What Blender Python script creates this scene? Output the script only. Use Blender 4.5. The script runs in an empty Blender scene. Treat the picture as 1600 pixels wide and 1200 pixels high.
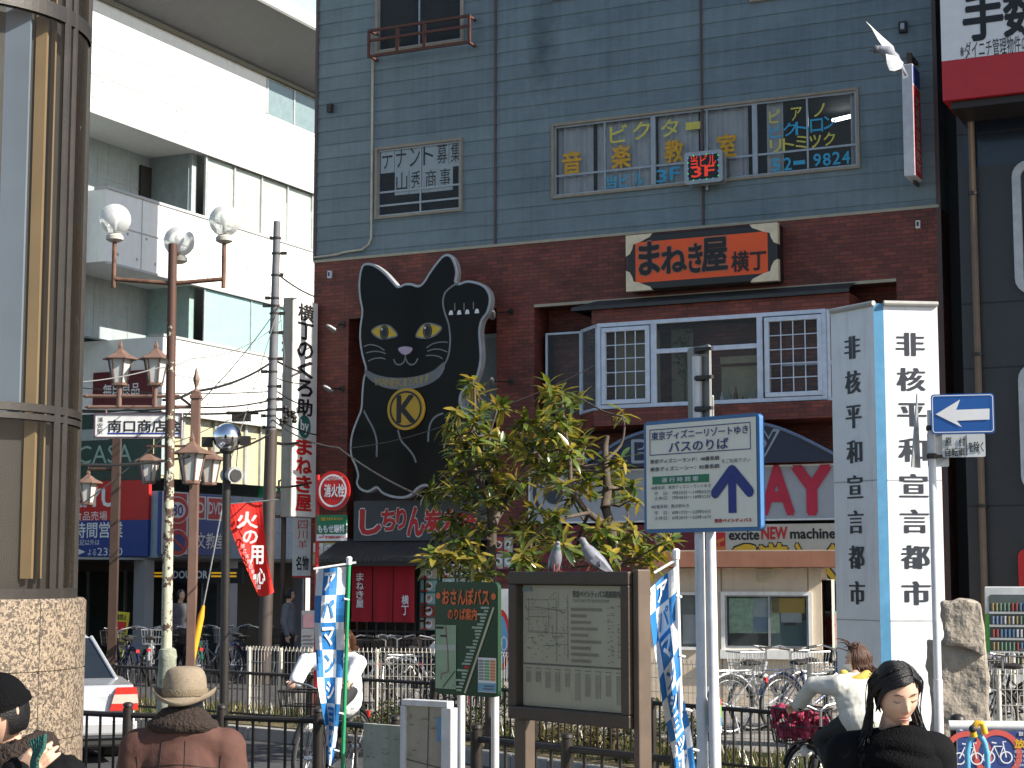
import bpy, math, random
import numpy as np
from mathutils import Vector, Matrix
random.seed(7)
SC = bpy.context.scene
COL = SC.collection
R = math.radians
# ---------------------------------------------------------------- camera, sky, sun, exposure
FPX, CAMH, HOR = 2720.0, 2.0, 293.0          # focal length in photo pixels, eye height, horizon below centre
TH = math.atan(HOR / FPX)
cam = bpy.data.cameras.new('camera'); cam_o = bpy.data.objects.new('camera', cam); COL.objects.link(cam_o)
cam.lens = FPX / 1600 * 36; cam.sensor_width = 36; cam.clip_end = 600; cam.clip_start = .1
cam_o.location = (0, 0, CAMH); cam_o.rotation_euler = (math.pi/2 + TH, 0, 0)
SC.camera = cam_o
SUN_AZ, SUN_EL = math.atan2(1.0, -0.45), R(34)
S = Vector((math.sin(SUN_AZ)*math.cos(SUN_EL), math.cos(SUN_AZ)*math.cos(SUN_EL), math.sin(SUN_EL)))
W = bpy.data.worlds.new('World'); SC.world = W; W.use_nodes = True
nt = W.node_tree; sky = nt.nodes.new('ShaderNodeTexSky'); sky.sky_type = 'NISHITA'; sky.sun_disc = False
sky.sun_elevation = SUN_EL; sky.sun_rotation = SUN_AZ
bg = nt.nodes['Background']; bg.inputs['Strength'].default_value = 0.09
nt.links.new(sky.outputs[0], bg.inputs[0])
sun = bpy.data.lights.new('sun', 'SUN'); sun.energy = 5.0; sun.angle = R(.5); sun.color = (1, .93, .82)
sun_o = bpy.data.objects.new('sun', sun); COL.objects.link(sun_o)
sun_o.rotation_euler = S.to_track_quat('Z', 'Y').to_euler(); sun_o.location = (30, -15, 40)
SC.view_settings.view_transform = 'Standard'; SC.view_settings.look = 'None'
SC.view_settings.exposure = 0.88; SC.view_settings.gamma = 1
SC.cycles.max_bounces = 8; SC.cycles.use_denoising = True
# ---------------------------------------------------------------- helpers
def ray(px, py):
    u = (px-800)/FPX; v = (600-py)/FPX
    return Vector((u, math.cos(TH)-v*math.sin(TH), math.sin(TH)+v*math.cos(TH)))
def at(px, py, Y):                     # the world point seen at a pixel, Y metres away
    r = ray(px, py); return Vector((0, 0, CAMH)) + r*(Y/r.y)
class Fr:                              # a standing frame: x to the right, -y towards the viewer
    def __init__(s, x, y, deg=0, z=0): s.x, s.y, s.z, s.a = x, y, z, R(deg)
    def hit(s, px, py, o=0):
        n = Vector((math.sin(s.a), -math.cos(s.a), 0)); P = Vector((s.x, s.y, 0)); C = Vector((0, 0, CAMH))
        r = ray(px, py); t = (o + (P-C).dot(n))/r.dot(n); Q = C+r*t
        return ((Q-P).dot(Vector((math.cos(s.a), math.sin(s.a), 0))), Q.z-s.z)
    def loc(s, p):                     # world -> local
        d = Vector(p)-Vector((s.x, s.y, s.z)); c, q = math.cos(s.a), math.sin(s.a)
        return Vector((d.x*c+d.y*q, -d.x*q+d.y*c, d.z))
def FP(px, Y, deg=0, z=0):
    p = at(px, 893, Y); return Fr(p.x, Y, deg, z)
def C(h, k=1.0):
    h = h.lstrip('#'); o = []
    for i in (0, 2, 4):
        c = int(h[i:i+2], 16)/255; o.append(k*(c/12.92 if c <= .04045 else ((c+.055)/1.055)**2.4))
    return tuple(o)
MATS = {}
def new_mat(name):
    m = bpy.data.materials.new(name); m.use_nodes = True; MATS[name] = m
    return m, m.node_tree.nodes, m.node_tree.links, m.node_tree.nodes['Principled BSDF']
def M(name, col=None, rough=.55, metal=0, var=.18, scale=5, bump=0, bscale=60, emit=0, alpha=1, spec=.5, trans=0, coat=0, grime=0):
    if name in MATS: return MATS[name]
    m, N, L, p = new_mat(name)
    if isinstance(col, str): col = C(col)
    p.inputs['Roughness'].default_value = rough; p.inputs['Metallic'].default_value = metal
    p.inputs['Specular IOR Level'].default_value = spec; p.inputs['Transmission Weight'].default_value = trans
    p.inputs['Coat Weight'].default_value = coat; p.inputs['Alpha'].default_value = alpha
    p.inputs['Base Color'].default_value = (*col, 1)
    tc = N.new('ShaderNodeTexCoord')
    if var:
        n1 = N.new('ShaderNodeTexNoise'); n1.inputs['Scale'].default_value = scale; n1.inputs['Detail'].default_value = 6; n1.inputs['Roughness'].default_value = .65
        L.new(tc.outputs['Object'], n1.inputs['Vector'])
        mr = N.new('ShaderNodeMapRange'); mr.inputs['From Min'].default_value = .3; mr.inputs['From Max'].default_value = .7
        mr.inputs['To Min'].default_value = 1-var; mr.inputs['To Max'].default_value = 1+var*.5
        L.new(n1.outputs['Fac'], mr.inputs['Value'])
        mx = N.new('ShaderNodeVectorMath'); mx.operation = 'SCALE'; mx.inputs[0].default_value = col
        L.new(mr.outputs['Result'], mx.inputs['Scale'])
        out = mx.outputs[0]
        if grime:                      # streaky dirt that runs down the thing
            mp = N.new('ShaderNodeMapping'); mp.inputs['Scale'].default_value = (9, 9, .8); L.new(tc.outputs['Object'], mp.inputs[0])
            n2 = N.new('ShaderNodeTexNoise'); n2.inputs['Scale'].default_value = 1.3; n2.inputs['Detail'].default_value = 5; L.new(mp.outputs[0], n2.inputs['Vector'])
            cr = N.new('ShaderNodeMapRange'); cr.inputs['From Min'].default_value = .5; cr.inputs['From Max'].default_value = .75; cr.inputs['To Max'].default_value = grime
            L.new(n2.outputs['Fac'], cr.inputs['Value'])
            mc = N.new('ShaderNodeMix'); mc.data_type = 'RGBA'; L.new(cr.outputs[0], mc.inputs['Factor']); L.new(out, mc.inputs['A']); mc.inputs['B'].default_value = (.07, .055, .04, 1)
            out = mc.outputs['Result']
        L.new(out, p.inputs['Base Color'])
        m2 = N.new('ShaderNodeMapRange'); m2.inputs['To Min'].default_value = max(.02, rough*.75); m2.inputs['To Max'].default_value = min(1, rough*1.25)
        L.new(n1.outputs['Fac'], m2.inputs['Value']); L.new(m2.outputs[0], p.inputs['Roughness'])
    if bump:
        nb = N.new('ShaderNodeTexNoise'); nb.inputs['Scale'].default_value = bscale; nb.inputs['Detail'].default_value = 4
        L.new(tc.outputs['Object'], nb.inputs['Vector'])
        b = N.new('ShaderNodeBump'); b.inputs['Strength'].default_value = bump; b.inputs['Distance'].default_value = .02
        L.new(nb.outputs['Fac'], b.inputs['Height']); L.new(b.outputs[0], p.inputs['Normal'])
    if emit:
        p.inputs['Emission Color'].default_value = (*col, 1); p.inputs['Emission Strength'].default_value = emit
    return m
def ramp_mat(name, stops, scale, tex='NOISE', rough=.7, mapping=(1, 1, 1), bump=0, detail=8, metal=0, spec=.4):
    m, N, L, p = new_mat(name)
    tc = N.new('ShaderNodeTexCoord'); mp = N.new('ShaderNodeMapping'); mp.inputs['Scale'].default_value = mapping
    L.new(tc.outputs['Object'], mp.inputs[0])
    if tex == 'VORONOI':
        t = N.new('ShaderNodeTexVoronoi'); t.inputs['Scale'].default_value = scale; t.inputs['Detail'].default_value = 1.5
        src = N.new('ShaderNodeSeparateColor'); L.new(t.outputs['Color'], src.inputs[0]); o = src.outputs[0]
    else:
        t = N.new('ShaderNodeTexNoise'); t.inputs['Scale'].default_value = scale; t.inputs['Detail'].default_value = detail; t.inputs['Roughness'].default_value = .7; o = t.outputs['Fac']
    L.new(mp.outputs[0], t.inputs['Vector'])
    cr = N.new('ShaderNodeValToRGB'); e = cr.color_ramp.elements
    while len(e) < len(stops): e.new(.5)
    for k, (pos, c) in enumerate(stops): e[k].position = pos; e[k].color = (*(C(c) if isinstance(c, str) else c), 1)
    L.new(o, cr.inputs[0]); L.new(cr.outputs[0], p.inputs['Base Color'])
    p.inputs['Roughness'].default_value = rough; p.inputs['Metallic'].default_value = metal; p.inputs['Specular IOR Level'].default_value = spec
    if bump:
        b = N.new('ShaderNodeBump'); b.inputs['Strength'].default_value = bump; b.inputs['Distance'].default_value = .02
        L.new(o, b.inputs['Height']); L.new(b.outputs[0], p.inputs['Normal'])
    return m
def glass(name, tint=(.8, .9, .9), alpha=.25, rough=.03, ior=1.5):     # a thin reflecting pane one can see through
    if name in MATS: return MATS[name]
    m, N, L, p = new_mat(name)
    p.inputs['Base Color'].default_value = (*tint, 1); p.inputs['Roughness'].default_value = rough
    p.inputs['Specular IOR Level'].default_value = .8
    tr = N.new('ShaderNodeBsdfTransparent'); tr.inputs[0].default_value = (.93, .96, .96, 1)
    lw = N.new('ShaderNodeFresnel'); lw.inputs[0].default_value = ior
    ad = N.new('ShaderNodeMath'); ad.operation = 'ADD'; ad.use_clamp = True; ad.inputs[1].default_value = alpha; L.new(lw.outputs[0], ad.inputs[0])
    mx = N.new('ShaderNodeMixShader'); L.new(ad.outputs[0], mx.inputs[0]); L.new(tr.outputs[0], mx.inputs[1]); L.new(p.outputs[0], mx.inputs[2])
    L.new(mx.outputs[0], N['Material Output'].inputs[0])
    return m
_G = {}
def glyphs(s, bold=0.0, res=2):
    k = (s, round(bold, 3))
    if k not in _G:
        cu = bpy.data.curves.new('t', 'FONT'); cu.body = s; cu.offset = bold; cu.resolution_u = res; cu.fill_mode = 'FRONT'
        ob = bpy.data.objects.new('t', cu); COL.objects.link(ob)
        dg = bpy.context.evaluated_depsgraph_get(); dg.update()
        me = bpy.data.meshes.new_from_object(ob.evaluated_get(dg))
        v = np.array([tuple(q.co) for q in me.vertices]) if len(me.vertices) else np.zeros((0, 3))
        f = [tuple(q.vertices) for q in me.polygons]
        bpy.data.meshes.remove(me); bpy.data.objects.remove(ob); bpy.data.curves.remove(cu)
        _G[k] = (v, f)
    return _G[k]
class MB:
    def __init__(s, mat=None): s.v, s.f, s.mi, s.mats, s.k = [], [], [], [], 0; mat and s.use(mat)
    def use(s, m):
        if m not in s.mats: s.mats.append(m)
        s.k = s.mats.index(m); return s
    def add(s, vs, fs):
        n = len(s.v); s.v += [tuple(q) for q in vs]; s.f += [tuple(i+n for i in q) for q in fs]; s.mi += [s.k]*len(fs); return s
    def box(s, x0, x1, y0, y1, z0, z1):
        return s.add([(x, y, z) for x in (x0, x1) for y in (y0, y1) for z in (z0, z1)],
                     [(0, 1, 3, 2), (4, 6, 7, 5), (0, 4, 5, 1), (2, 3, 7, 6), (0, 2, 6, 4), (1, 5, 7, 3)])
    def rect(s, x0, x1, z0, z1, y): return s.add([(x0, y, z0), (x1, y, z0), (x1, y, z1), (x0, y, z1)], [(0, 1, 2, 3)])
    def poly(s, pts): return s.add(pts, [tuple(range(len(pts)))])
    def prism(s, pts, y0, y1):
        n = len(pts); v = [(x, y0, z) for x, z in pts]+[(x, y1, z) for x, z in pts]
        return s.add(v, [tuple(range(n)), tuple(range(2*n-1, n-1, -1))]+[(i, (i+1) % n, n+(i+1) % n, n+i) for i in range(n)])
    def path(s, pts, r, n=8, cap=True, close=False):
        pts = [Vector(p) for p in pts]; m = len(pts); rs = r if isinstance(r, (list, tuple)) else [r]*m
        v = []; ref = None
        for i, p in enumerate(pts):
            a = pts[i-1] if (i or close) else p; b = pts[(i+1) % m] if (i < m-1 or close) else p
            d = (b-a).normalized()
            if ref is None: ref = d.orthogonal().normalized()
            ref = (ref-d*ref.dot(d)); ref = ref.normalized() if ref.length > 1e-6 else d.orthogonal().normalized()
            q = d.cross(ref)
            v += [p+(ref*math.cos(t)+q*math.sin(t))*rs[i] for t in (2*math.pi*k/n for k in range(n))]
        f = [(i*n+k, i*n+(k+1) % n, ((i+1) % m)*n+(k+1) % n, ((i+1) % m)*n+k) for i in range(m if close else m-1) for k in range(n)]
        if cap and not close: f += [tuple(range(n-1, -1, -1)), tuple(range((m-1)*n, m*n))]
        return s.add(v, f)
    def cyl(s, a, b, r, r2=None, n=14): return s.path([a, b], [r, r if r2 is None else r2], n)
    def lathe(s, prof, cx=0, cy=0, cz=0, n=24, cap=True):
        v = [(cx+r*math.cos(2*math.pi*k/n), cy+r*math.sin(2*math.pi*k/n), cz+z) for r, z in prof for k in range(n)]
        f = [(i*n+k, i*n+(k+1) % n, (i+1)*n+(k+1) % n, (i+1)*n+k) for i in range(len(prof)-1) for k in range(n)]
        if cap: f += [tuple(range(n-1, -1, -1)), tuple(range((len(prof)-1)*n, len(prof)*n))]
        return s.add(v, f)
    def ball(s, c, r, n=16, m=10):
        r = r if isinstance(r, (tuple, list)) else (r, r, r); v = []
        for i in range(m+1):
            t = math.pi*i/m
            v += [(c[0]+r[0]*math.sin(t)*math.cos(2*math.pi*k/n), c[1]+r[1]*math.sin(t)*math.sin(2*math.pi*k/n), c[2]+r[2]*math.cos(t)) for k in range(n)]
        return s.add(v, [(i*n+k, (i+1)*n+k, (i+1)*n+(k+1) % n, i*n+(k+1) % n) for i in range(m) for k in range(n)])
    def disc(s, x, z, rx, y, rz=None, n=28, rot=0):
        rz = rx if rz is None else rz; c, q = math.cos(rot), math.sin(rot); P = []
        for k in range(n):
            a, b = rx*math.cos(2*math.pi*k/n), rz*math.sin(2*math.pi*k/n); P.append((x+a*c-b*q, y, z+a*q+b*c))
        return s.poly(P)
    def annulus(s, x, z, r, w, y, rz=None, n=32):
        rz = rz or r; v = []
        for k in range(n):
            c, q = math.cos(2*math.pi*k/n), math.sin(2*math.pi*k/n); v += [(x+r*c, y, z+rz*q), (x+(r-w)*c, y, z+(rz-w)*q)]
        return s.add(v, [(2*k, 2*((k+1) % n), 2*((k+1) % n)+1, 2*k+1) for k in range(n)])
    def strip(s, pts, w, y, close=False):      # a flat drawn line in the x-z plane
        pts = [Vector((p[0], p[1])) for p in pts]; m = len(pts); v = []
        ws = w if isinstance(w, (list, tuple)) else [w]*m
        for i, p in enumerate(pts):
            a = pts[i-1] if (i or close) else p; b = pts[(i+1) % m] if (i < m-1 or close) else p
            d = (b-a); d = d.normalized() if d.length else Vector((1, 0)); q = Vector((-d.y, d.x))*ws[i]/2
            v += [(p.x+q.x, y, p.y+q.y), (p.x-q.x, y, p.y-q.y)]
        return s.add(v, [(2*i, 2*i+1, 2*((i+1) % m)+1, 2*((i+1) % m)) for i in range(m if close else m-1)])
    def text(s, t, x0, x1, z0, z1, y, bold=0, mincho=False, skew=0, keep=False, flip=False):
        V, Fc = glyphs(t, 0)
        if not len(V): return s
        lo, hi = V.min(0), V.max(0); w, h = max(hi[0]-lo[0], .05), max(hi[1]-lo[1], .05)
        sx, sz = (x1-x0)/w, (z1-z0)/h
        if keep: k = min(sx, sz); x0 += ((x1-x0)-k*w)/2; z0 += ((z1-z0)-k*h)/2; sx = sz = k
        if mincho: st = [(-mincho, 0), (0, 0), (mincho, 0)]
        elif bold > .012:                 # heavier lettering: the strokes repeated a little to each side, sheet over sheet
            e = bold*.62; st = [(0, 0)]+[(math.cos(k*math.pi/3)*e*sx, math.sin(k*math.pi/3)*e*sz) for k in range(6)]
            if bold > .07: st += [(q*.5, r*.5) for q, r in st[1:]]
        else: st = [(0, 0)]
        for j, (ox, oz) in enumerate(st):
            s.add([(x0+(q[0]-lo[0])*sx+skew*(q[1]-lo[1])*sz+ox, y-j*.0004, z0+(q[1]-lo[1])*sz+oz) for q in V], Fc)
        return s
    def vtext(s, t, xc, w, z0, z1, y, bold=0, mincho=False, fill=.86, skew=0):   # written downwards, one cell a character
        n = len(t); h = (z1-z0)/n
        for i, ch in enumerate(t):
            if ch == ' ': continue
            za = z1-(i+1)*h+h*(1-fill)/2; zb = za+h*fill
            if ch in 'ーー': s.box(xc-w*.06, xc+w*.06, y, y+.002, za, zb); continue
            xx = xc+skew*((za+zb)/2-z1)
            if ch in 'ンッ・,': s.text(ch, xx-w*.35, xx+w*.35, za+h*.1, zb-h*.1, y, bold, mincho)
            else: s.text(ch, xx-w/2, xx+w/2, za, zb, y, bold, mincho)
        return s
    def build_split(s, name, parent, **k):       # loose pieces become parts of their own
        p = list(range(len(s.v)))
        def fd(a):
            while p[a] != a: p[a] = p[p[a]]; a = p[a]
            return a
        for f in s.f:
            for q in f[1:]: p[fd(q)] = fd(f[0])
        gr = {}
        for f, mi in zip(s.f, s.mi): gr.setdefault(fd(f[0]), []).append((f, mi))
        for fs in gr.values():
            ix = {}; b = MB(); b.mats = list(s.mats)
            for f, mi in fs: b.f.append(tuple(ix.setdefault(q, len(ix)) for q in f)); b.mi.append(mi)
            b.v = [s.v[q] for q in sorted(ix, key=ix.get)]; b.build(name, parent, **k)
    def build(s, name, parent=None, fr=None, label=None, cat=None, group=None, kind=None, smooth=0, bevel=0, mats=None):
        me = bpy.data.meshes.new(name); me.from_pydata(s.v, [], s.f)
        for m in s.mats: me.materials.append(m)
        me.polygons.foreach_set('material_index', s.mi); me.update()
        if smooth: me.polygons.foreach_set('use_smooth', [True]*len(s.f)); me.set_sharp_from_angle(angle=R(smooth))
        o = bpy.data.objects.new(name, me); COL.objects.link(o)
        if parent: o.parent = parent
        if fr: o.location = (fr.x, fr.y, fr.z); o.rotation_euler = (0, 0, fr.a)
        tag(o, label, cat, group, kind)
        if bevel:
            b = o.modifiers.new('bevel', 'BEVEL'); b.width = bevel; b.segments = 2; b.limit_method = 'ANGLE'; b.angle_limit = R(50)
        return o
def tag(o, label=None, cat=None, group=None, kind=None):
    if label: o['label'] = label
    if cat: o['category'] = cat
    if group: o['group'] = group
    if kind: o['kind'] = kind
def thing(name, label, cat, fr, group=None):
    o = bpy.data.objects.new(name, None); COL.objects.link(o); o.empty_display_size = .2
    o.location = (fr.x, fr.y, fr.z); o.rotation_euler = (0, 0, fr.a); tag(o, label, cat, group); return o
def dup(o, loc, rz, label=None, scale=None):
    def cp(a, p):
        c = a.copy(); COL.objects.link(c)
        if p: c.parent = p
        for ch in a.children: cp(ch, c)
        return c
    c = cp(o, None); c.location = loc; c.rotation_euler = (0, 0, rz)
    if scale: c.scale = (scale,)*3
    if label: c['label'] = label
    return c
def smooth_pts(p, n=4, close=True):       # Catmull-Rom
    m = len(p); out = []
    for i in range(m if close else m-1):
        g = lambda k: Vector(p[k % m] if close else p[min(max(k, 0), m-1)])
        a, b, c, d = g(i-1), g(i), g(i+1), g(i+2)
        for j in range(n):
            t = j/n; out.append(tuple(.5*((2*b)+(c-a)*t+(2*a-5*b+4*c-d)*t*t+(3*b-a-3*c+d)*t**3)))
    if not close: out.append(tuple(p[-1]))
    return out
def inset(p, w):
    p = [Vector(q) for q in p]; n = len(p); A = sum(p[i].x*p[(i+1) % n].y-p[(i+1) % n].x*p[i].y for i in range(n)); sg = 1 if A > 0 else -1; o = []
    for i in range(n):
        d = (p[(i+1) % n]-p[i-1]).normalized(); o.append((p[i].x-d.y*w*sg, p[i].y+d.x*w*sg))
    return o
def rrect(x0, x1, z0, z1, r, n=5):
    P = []
    for cx, cz, a in ((x1-r, z1-r, 0), (x0+r, z1-r, 90), (x0+r, z0+r, 180), (x1-r, z0+r, 270)):
        P += [(cx+r*math.cos(R(a+90*k/n)), cz+r*math.sin(R(a+90*k/n))) for k in range(n+1)]
    return P
def holes(s0, s1, z0, z1, ops):           # split a wall into rectangles round its openings
    xs = sorted({s0, s1, *[a for o in ops for a in o[:2] if s0 < a < s1]}); out = []
    for a, b in zip(xs, xs[1:]):
        cut = sorted([(o[2], o[3]) for o in ops if o[0] <= a+1e-6 and o[1] >= b-1e-6]); z = z0
        for lo, hi in cut:
            if lo > z: out.append((a, b, z, lo))
            z = max(z, hi)
        if z < z1: out.append((a, b, z, z1))
    return out
# shared materials
white = M('white_paint', (.74, .74, .72), .45, grime=.12); black = M('black_print', (.012, .012, .014), .5, var=0)
steel = M('galvanised', (.42, .43, .44), .42, .7, grime=.15); darkm = M('dark_metal', (.03, .026, .024), .45, .2, bump=.1)
brown = M('brown_paint', (.06, .034, .023), .5, grime=.25); rust = ramp_mat('rusty_brown', [(.35, (.06, .03, .02)), (.5, (.14, .07, .045)), (.7, (.22, .13, .09))], 9, rough=.75)
redp = M('red_print', (.55, .02, .02), .5, var=.1); bluep = M('blue_print', (.02, .04, .24), .5, var=.1); whitep = M('white_print', (.8, .8, .8), .5, var=.08)
greenp = M('green_print', (.02, .2, .09), .5, var=.1); yellowp = M('yellow_print', (.75, .45, .03), .5, var=.1)
greyp = M('grey_print', (.3, .31, .31), .6, var=.15); dimtxt = M('dim_print', (.13, .13, .14), .6, var=.1); orangep = M('orange_print', (.7, .2, .04), .5)
# ---------------------------------------------------------------- ground
asphalt = ramp_mat('asphalt', [(.3, (.035, .036, .04)), (.55, (.06, .06, .064)), (.75, (.09, .09, .09))], 5, rough=.85, bump=.15)
paving = ramp_mat('paving', [(.3, (.16, .15, .14)), (.6, (.24, .23, .21)), (.8, (.3, .29, .27))], 3, rough=.85)
soil = ramp_mat('soil', [(.3, (.05, .04, .025)), (.5, (.12, .1, .05)), (.7, (.2, .16, .08))], 7, rough=.95, bump=.5)
concrete = M('concrete', (.33, .32, .3), .8, var=.25, bump=.2, grime=.3)
MB(asphalt).rect(-300, 300, -300, 300, 0).build('road', kind='structure').rotation_euler = (-math.pi/2, 0, 0)
FEN = [FP(60, 24.3), FP(317, 22.4), FP(678, 19.8), FP(1017, 16.9), FP(1267, 15.4)]
FEN = [(f.x, f.y) for f in FEN]
def shift(P, dy): return [(x+dy*.5, y+dy) for x, y in P]
f0, f1 = shift(FEN, -.28), shift(FEN, 1.9)
b = MB(soil); b.poly([(x, y, .13) for x, y in f0]+[(x, y, .13) for x, y in f1[::-1]]); b.build('planting_bed', kind='structure')
b = MB(concrete)
for (xa, ya), (xb, yb) in zip(f0, f0[1:]):
    L_ = math.hypot(xb-xa, yb-ya); n = max(1, int(L_/.6)); dx, dy = (xb-xa)/L_, (yb-ya)/L_
    for k in range(n):
        p, q = k*L_/n+.006, (k+1)*L_/n-.006
        P = [(xa+dx*p, ya+dy*p), (xa+dx*q, ya+dy*q), (xa+dx*q+dy*.14, ya+dy*q-dx*.14), (xa+dx*p+dy*.14, ya+dy*p-dx*.14)]
        b.add([(x, y, z) for z in (0, .15) for x, y in P], [(4, 5, 6, 7), (0, 1, 5, 4), (1, 2, 6, 5), (2, 3, 7, 6), (3, 0, 4, 7)])
b.build('kerb', kind='structure', bevel=.012)
b = MB(paving); w0 = shift(FEN, 1.95)
w0 = [(-3.0, 23.05)]+[p for p in w0 if p[0] > -2.5]
b.poly([(x, y, .1) for x, y in w0]+[(12, 15.4, .1), (14, 26, .1), (-3.2, 34, .1), (-3.5, 23.3, .1)]); b.build('pavement', kind='structure')
b = MB(paving); b.poly([(-14, -6, .004), (14, -6, .004), (14, 8.6, .004), (-14, 11.8, .004)]); b.build('station_pavement', kind='structure')
# ---------------------------------------------------------------- the siding building with the restaurant
G = FP(800, 31.5, -25.6); gh = G.hit
def gs(px, py=600, o=0): return gh(px, py, o)[0]
def gz(px, py, o=0): return gh(px, py, o)[1]
def siding_mat():
    m, N, L, p = new_mat('grey_siding'); tc = N.new('ShaderNodeTexCoord')
    sp = N.new('ShaderNodeSeparateXYZ'); L.new(tc.outputs['Object'], sp.inputs[0])
    dv = N.new('ShaderNodeMath'); dv.operation = 'DIVIDE'; dv.inputs[1].default_value = .27; L.new(sp.outputs[2], dv.inputs[0])
    fl = N.new('ShaderNodeMath'); fl.operation = 'FLOOR'; L.new(dv.outputs[0], fl.inputs[0])
    wn = N.new('ShaderNodeTexWhiteNoise'); wn.noise_dimensions = '1D'; L.new(fl.outputs[0], wn.inputs['W'])
    n1 = N.new('ShaderNodeTexNoise'); n1.inputs['Scale'].default_value = .8; n1.inputs['Detail'].default_value = 9; n1.inputs['Roughness'].default_value = .7; L.new(tc.outputs['Object'], n1.inputs['Vector'])
    mp = N.new('ShaderNodeMapping'); mp.inputs['Scale'].default_value = (1.5, 1, 14); L.new(tc.outputs['Object'], mp.inputs[0])
    n2 = N.new('ShaderNodeTexNoise'); n2.inputs['Scale'].default_value = 2; n2.inputs['Detail'].default_value = 6; L.new(mp.outputs[0], n2.inputs['Vector'])
    ad = N.new('ShaderNodeMath'); ad.operation = 'MULTIPLY_ADD'; ad.inputs[1].default_value = .22; L.new(wn.outputs[0], ad.inputs[0]); L.new(n1.outputs[0], ad.inputs[2])
    a2 = N.new('ShaderNodeMath'); a2.operation = 'MULTIPLY_ADD'; a2.inputs[1].default_value = .35; L.new(n2.outputs[0], a2.inputs[0])
    mq = N.new('ShaderNodeMapping'); mq.inputs['Scale'].default_value = (5, 1, .22); L.new(tc.outputs['Object'], mq.inputs[0])          # rain streaks
    n4 = N.new('ShaderNodeTexNoise'); n4.inputs['Scale'].default_value = 1.6; n4.inputs['Detail'].default_value = 7; n4.inputs['Roughness'].default_value = .75; L.new(mq.outputs[0], n4.inputs['Vector'])
    a3 = N.new('ShaderNodeMath'); a3.operation = 'MULTIPLY_ADD'; a3.inputs[1].default_value = .75; L.new(n4.outputs[0], a3.inputs[0]); a3.inputs[2].default_value = -.37
    a4 = N.new('ShaderNodeMath'); L.new(a3.outputs[0], a4.inputs[0]); L.new(ad.outputs[0], a4.inputs[1]); L.new(a4.outputs[0], a2.inputs[2])
    cr = N.new('ShaderNodeValToRGB'); e = cr.color_ramp.elements; e[0].position = .45; e[0].color = (.09, .128, .148, 1); e[1].position = 1.0; e[1].color = (.18, .237, .258, 1)
    L.new(a2.outputs[0], cr.inputs[0])
    # mould stains under the upper sill, a dark shape of their own
    vs = N.new('ShaderNodeVectorMath'); vs.operation = 'SUBTRACT'; vs.inputs[1].default_value = (.62, 0, 11.6); L.new(tc.outputs['Object'], vs.inputs[0])
    v2 = N.new('ShaderNodeVectorMath'); v2.operation = 'MULTIPLY'; v2.inputs[1].default_value = (2.6, 0, .75); L.new(vs.outputs[0], v2.inputs[0])
    ln = N.new('ShaderNodeVectorMath'); ln.operation = 'LENGTH'; L.new(v2.outputs[0], ln.inputs[0])
    n3 = N.new('ShaderNodeTexNoise'); n3.inputs['Scale'].default_value = 6; n3.inputs['Detail'].default_value = 6; L.new(tc.outputs['Object'], n3.inputs['Vector'])
    sb = N.new('ShaderNodeMath'); sb.operation = 'SUBTRACT'; L.new(n3.outputs[0], sb.inputs[0]); L.new(ln.outputs['Value'], sb.inputs[1])
    mr = N.new('ShaderNodeMapRange'); mr.inputs['From Min'].default_value = -.45; mr.inputs['From Max'].default_value = .45; mr.inputs['To Max'].default_value = .7; L.new(sb.outputs[0], mr.inputs[0])
    mx = N.new('ShaderNodeMix'); mx.data_type = 'RGBA'; L.new(mr.outputs[0], mx.inputs['Factor']); L.new(cr.outputs[0], mx.inputs['A']); mx.inputs['B'].default_value = (.03, .045, .055, 1)
    L.new(mx.outputs['Result'], p.inputs['Base Color']); p.inputs['Roughness'].default_value = .48
    return m
def brick_mat(name, c1, c2, mortar, w=.21, h=.068, bump=.35):
    m, N, L, p = new_mat(name); tc = N.new('ShaderNodeTexCoord'); sp = N.new('ShaderNodeSeparateXYZ'); L.new(tc.outputs['Object'], sp.inputs[0])
    ad = N.new('ShaderNodeMath'); L.new(sp.outputs[0], ad.inputs[0]); L.new(sp.outputs[1], ad.inputs[1])
    cb = N.new('ShaderNodeCombineXYZ'); L.new(ad.outputs[0], cb.inputs[0]); L.new(sp.outputs[2], cb.inputs[1])
    t = N.new('ShaderNodeTexBrick'); L.new(cb.outputs[0], t.inputs['Vector']); t.inputs['Scale'].default_value = 1
    t.inputs['Brick Width'].default_value = w; t.inputs['Row Height'].default_value = h; t.inputs['Mortar Size'].default_value = .007; t.inputs['Bias'].default_value = 0
    t.inputs['Color1'].default_value = (*c1, 1); t.inputs['Color2'].default_value = (*c2, 1); t.inputs['Mortar'].default_value = (*mortar, 1)
    n = N.new('ShaderNodeTexNoise'); n.inputs['Scale'].default_value = 1.3; n.inputs['Detail'].default_value = 9; n.inputs['Roughness'].default_value = .7; L.new(tc.outputs['Object'], n.inputs['Vector'])
    mr = N.new('ShaderNodeMapRange'); mr.inputs['From Min'].default_value = .3; mr.inputs['From Max'].default_value = .7; mr.inputs['To Min'].default_value = .55; mr.inputs['To Max'].default_value = 1.35; L.new(n.outputs[0], mr.inputs[0])
    sc = N.new('ShaderNodeVectorMath'); sc.operation = 'SCALE'; L.new(t.outputs['Color'], sc.inputs[0]); L.new(mr.outputs[0], sc.inputs['Scale']); L.new(sc.outputs[0], p.inputs['Base Color'])
    b = N.new('ShaderNodeBump'); b.inputs['Strength'].default_value = bump; b.inputs['Distance'].default_value = .01; b.invert = True; L.new(t.outputs['Fac'], b.inputs['Height']); L.new(b.outputs[0], p.inputs['Normal'])
    p.inputs['Roughness'].default_value = .6
    return m
sid = siding_mat(); brick = brick_mat('red_brick', (.23, .055, .034), (.13, .03, .022), (.075, .032, .025))
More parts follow.
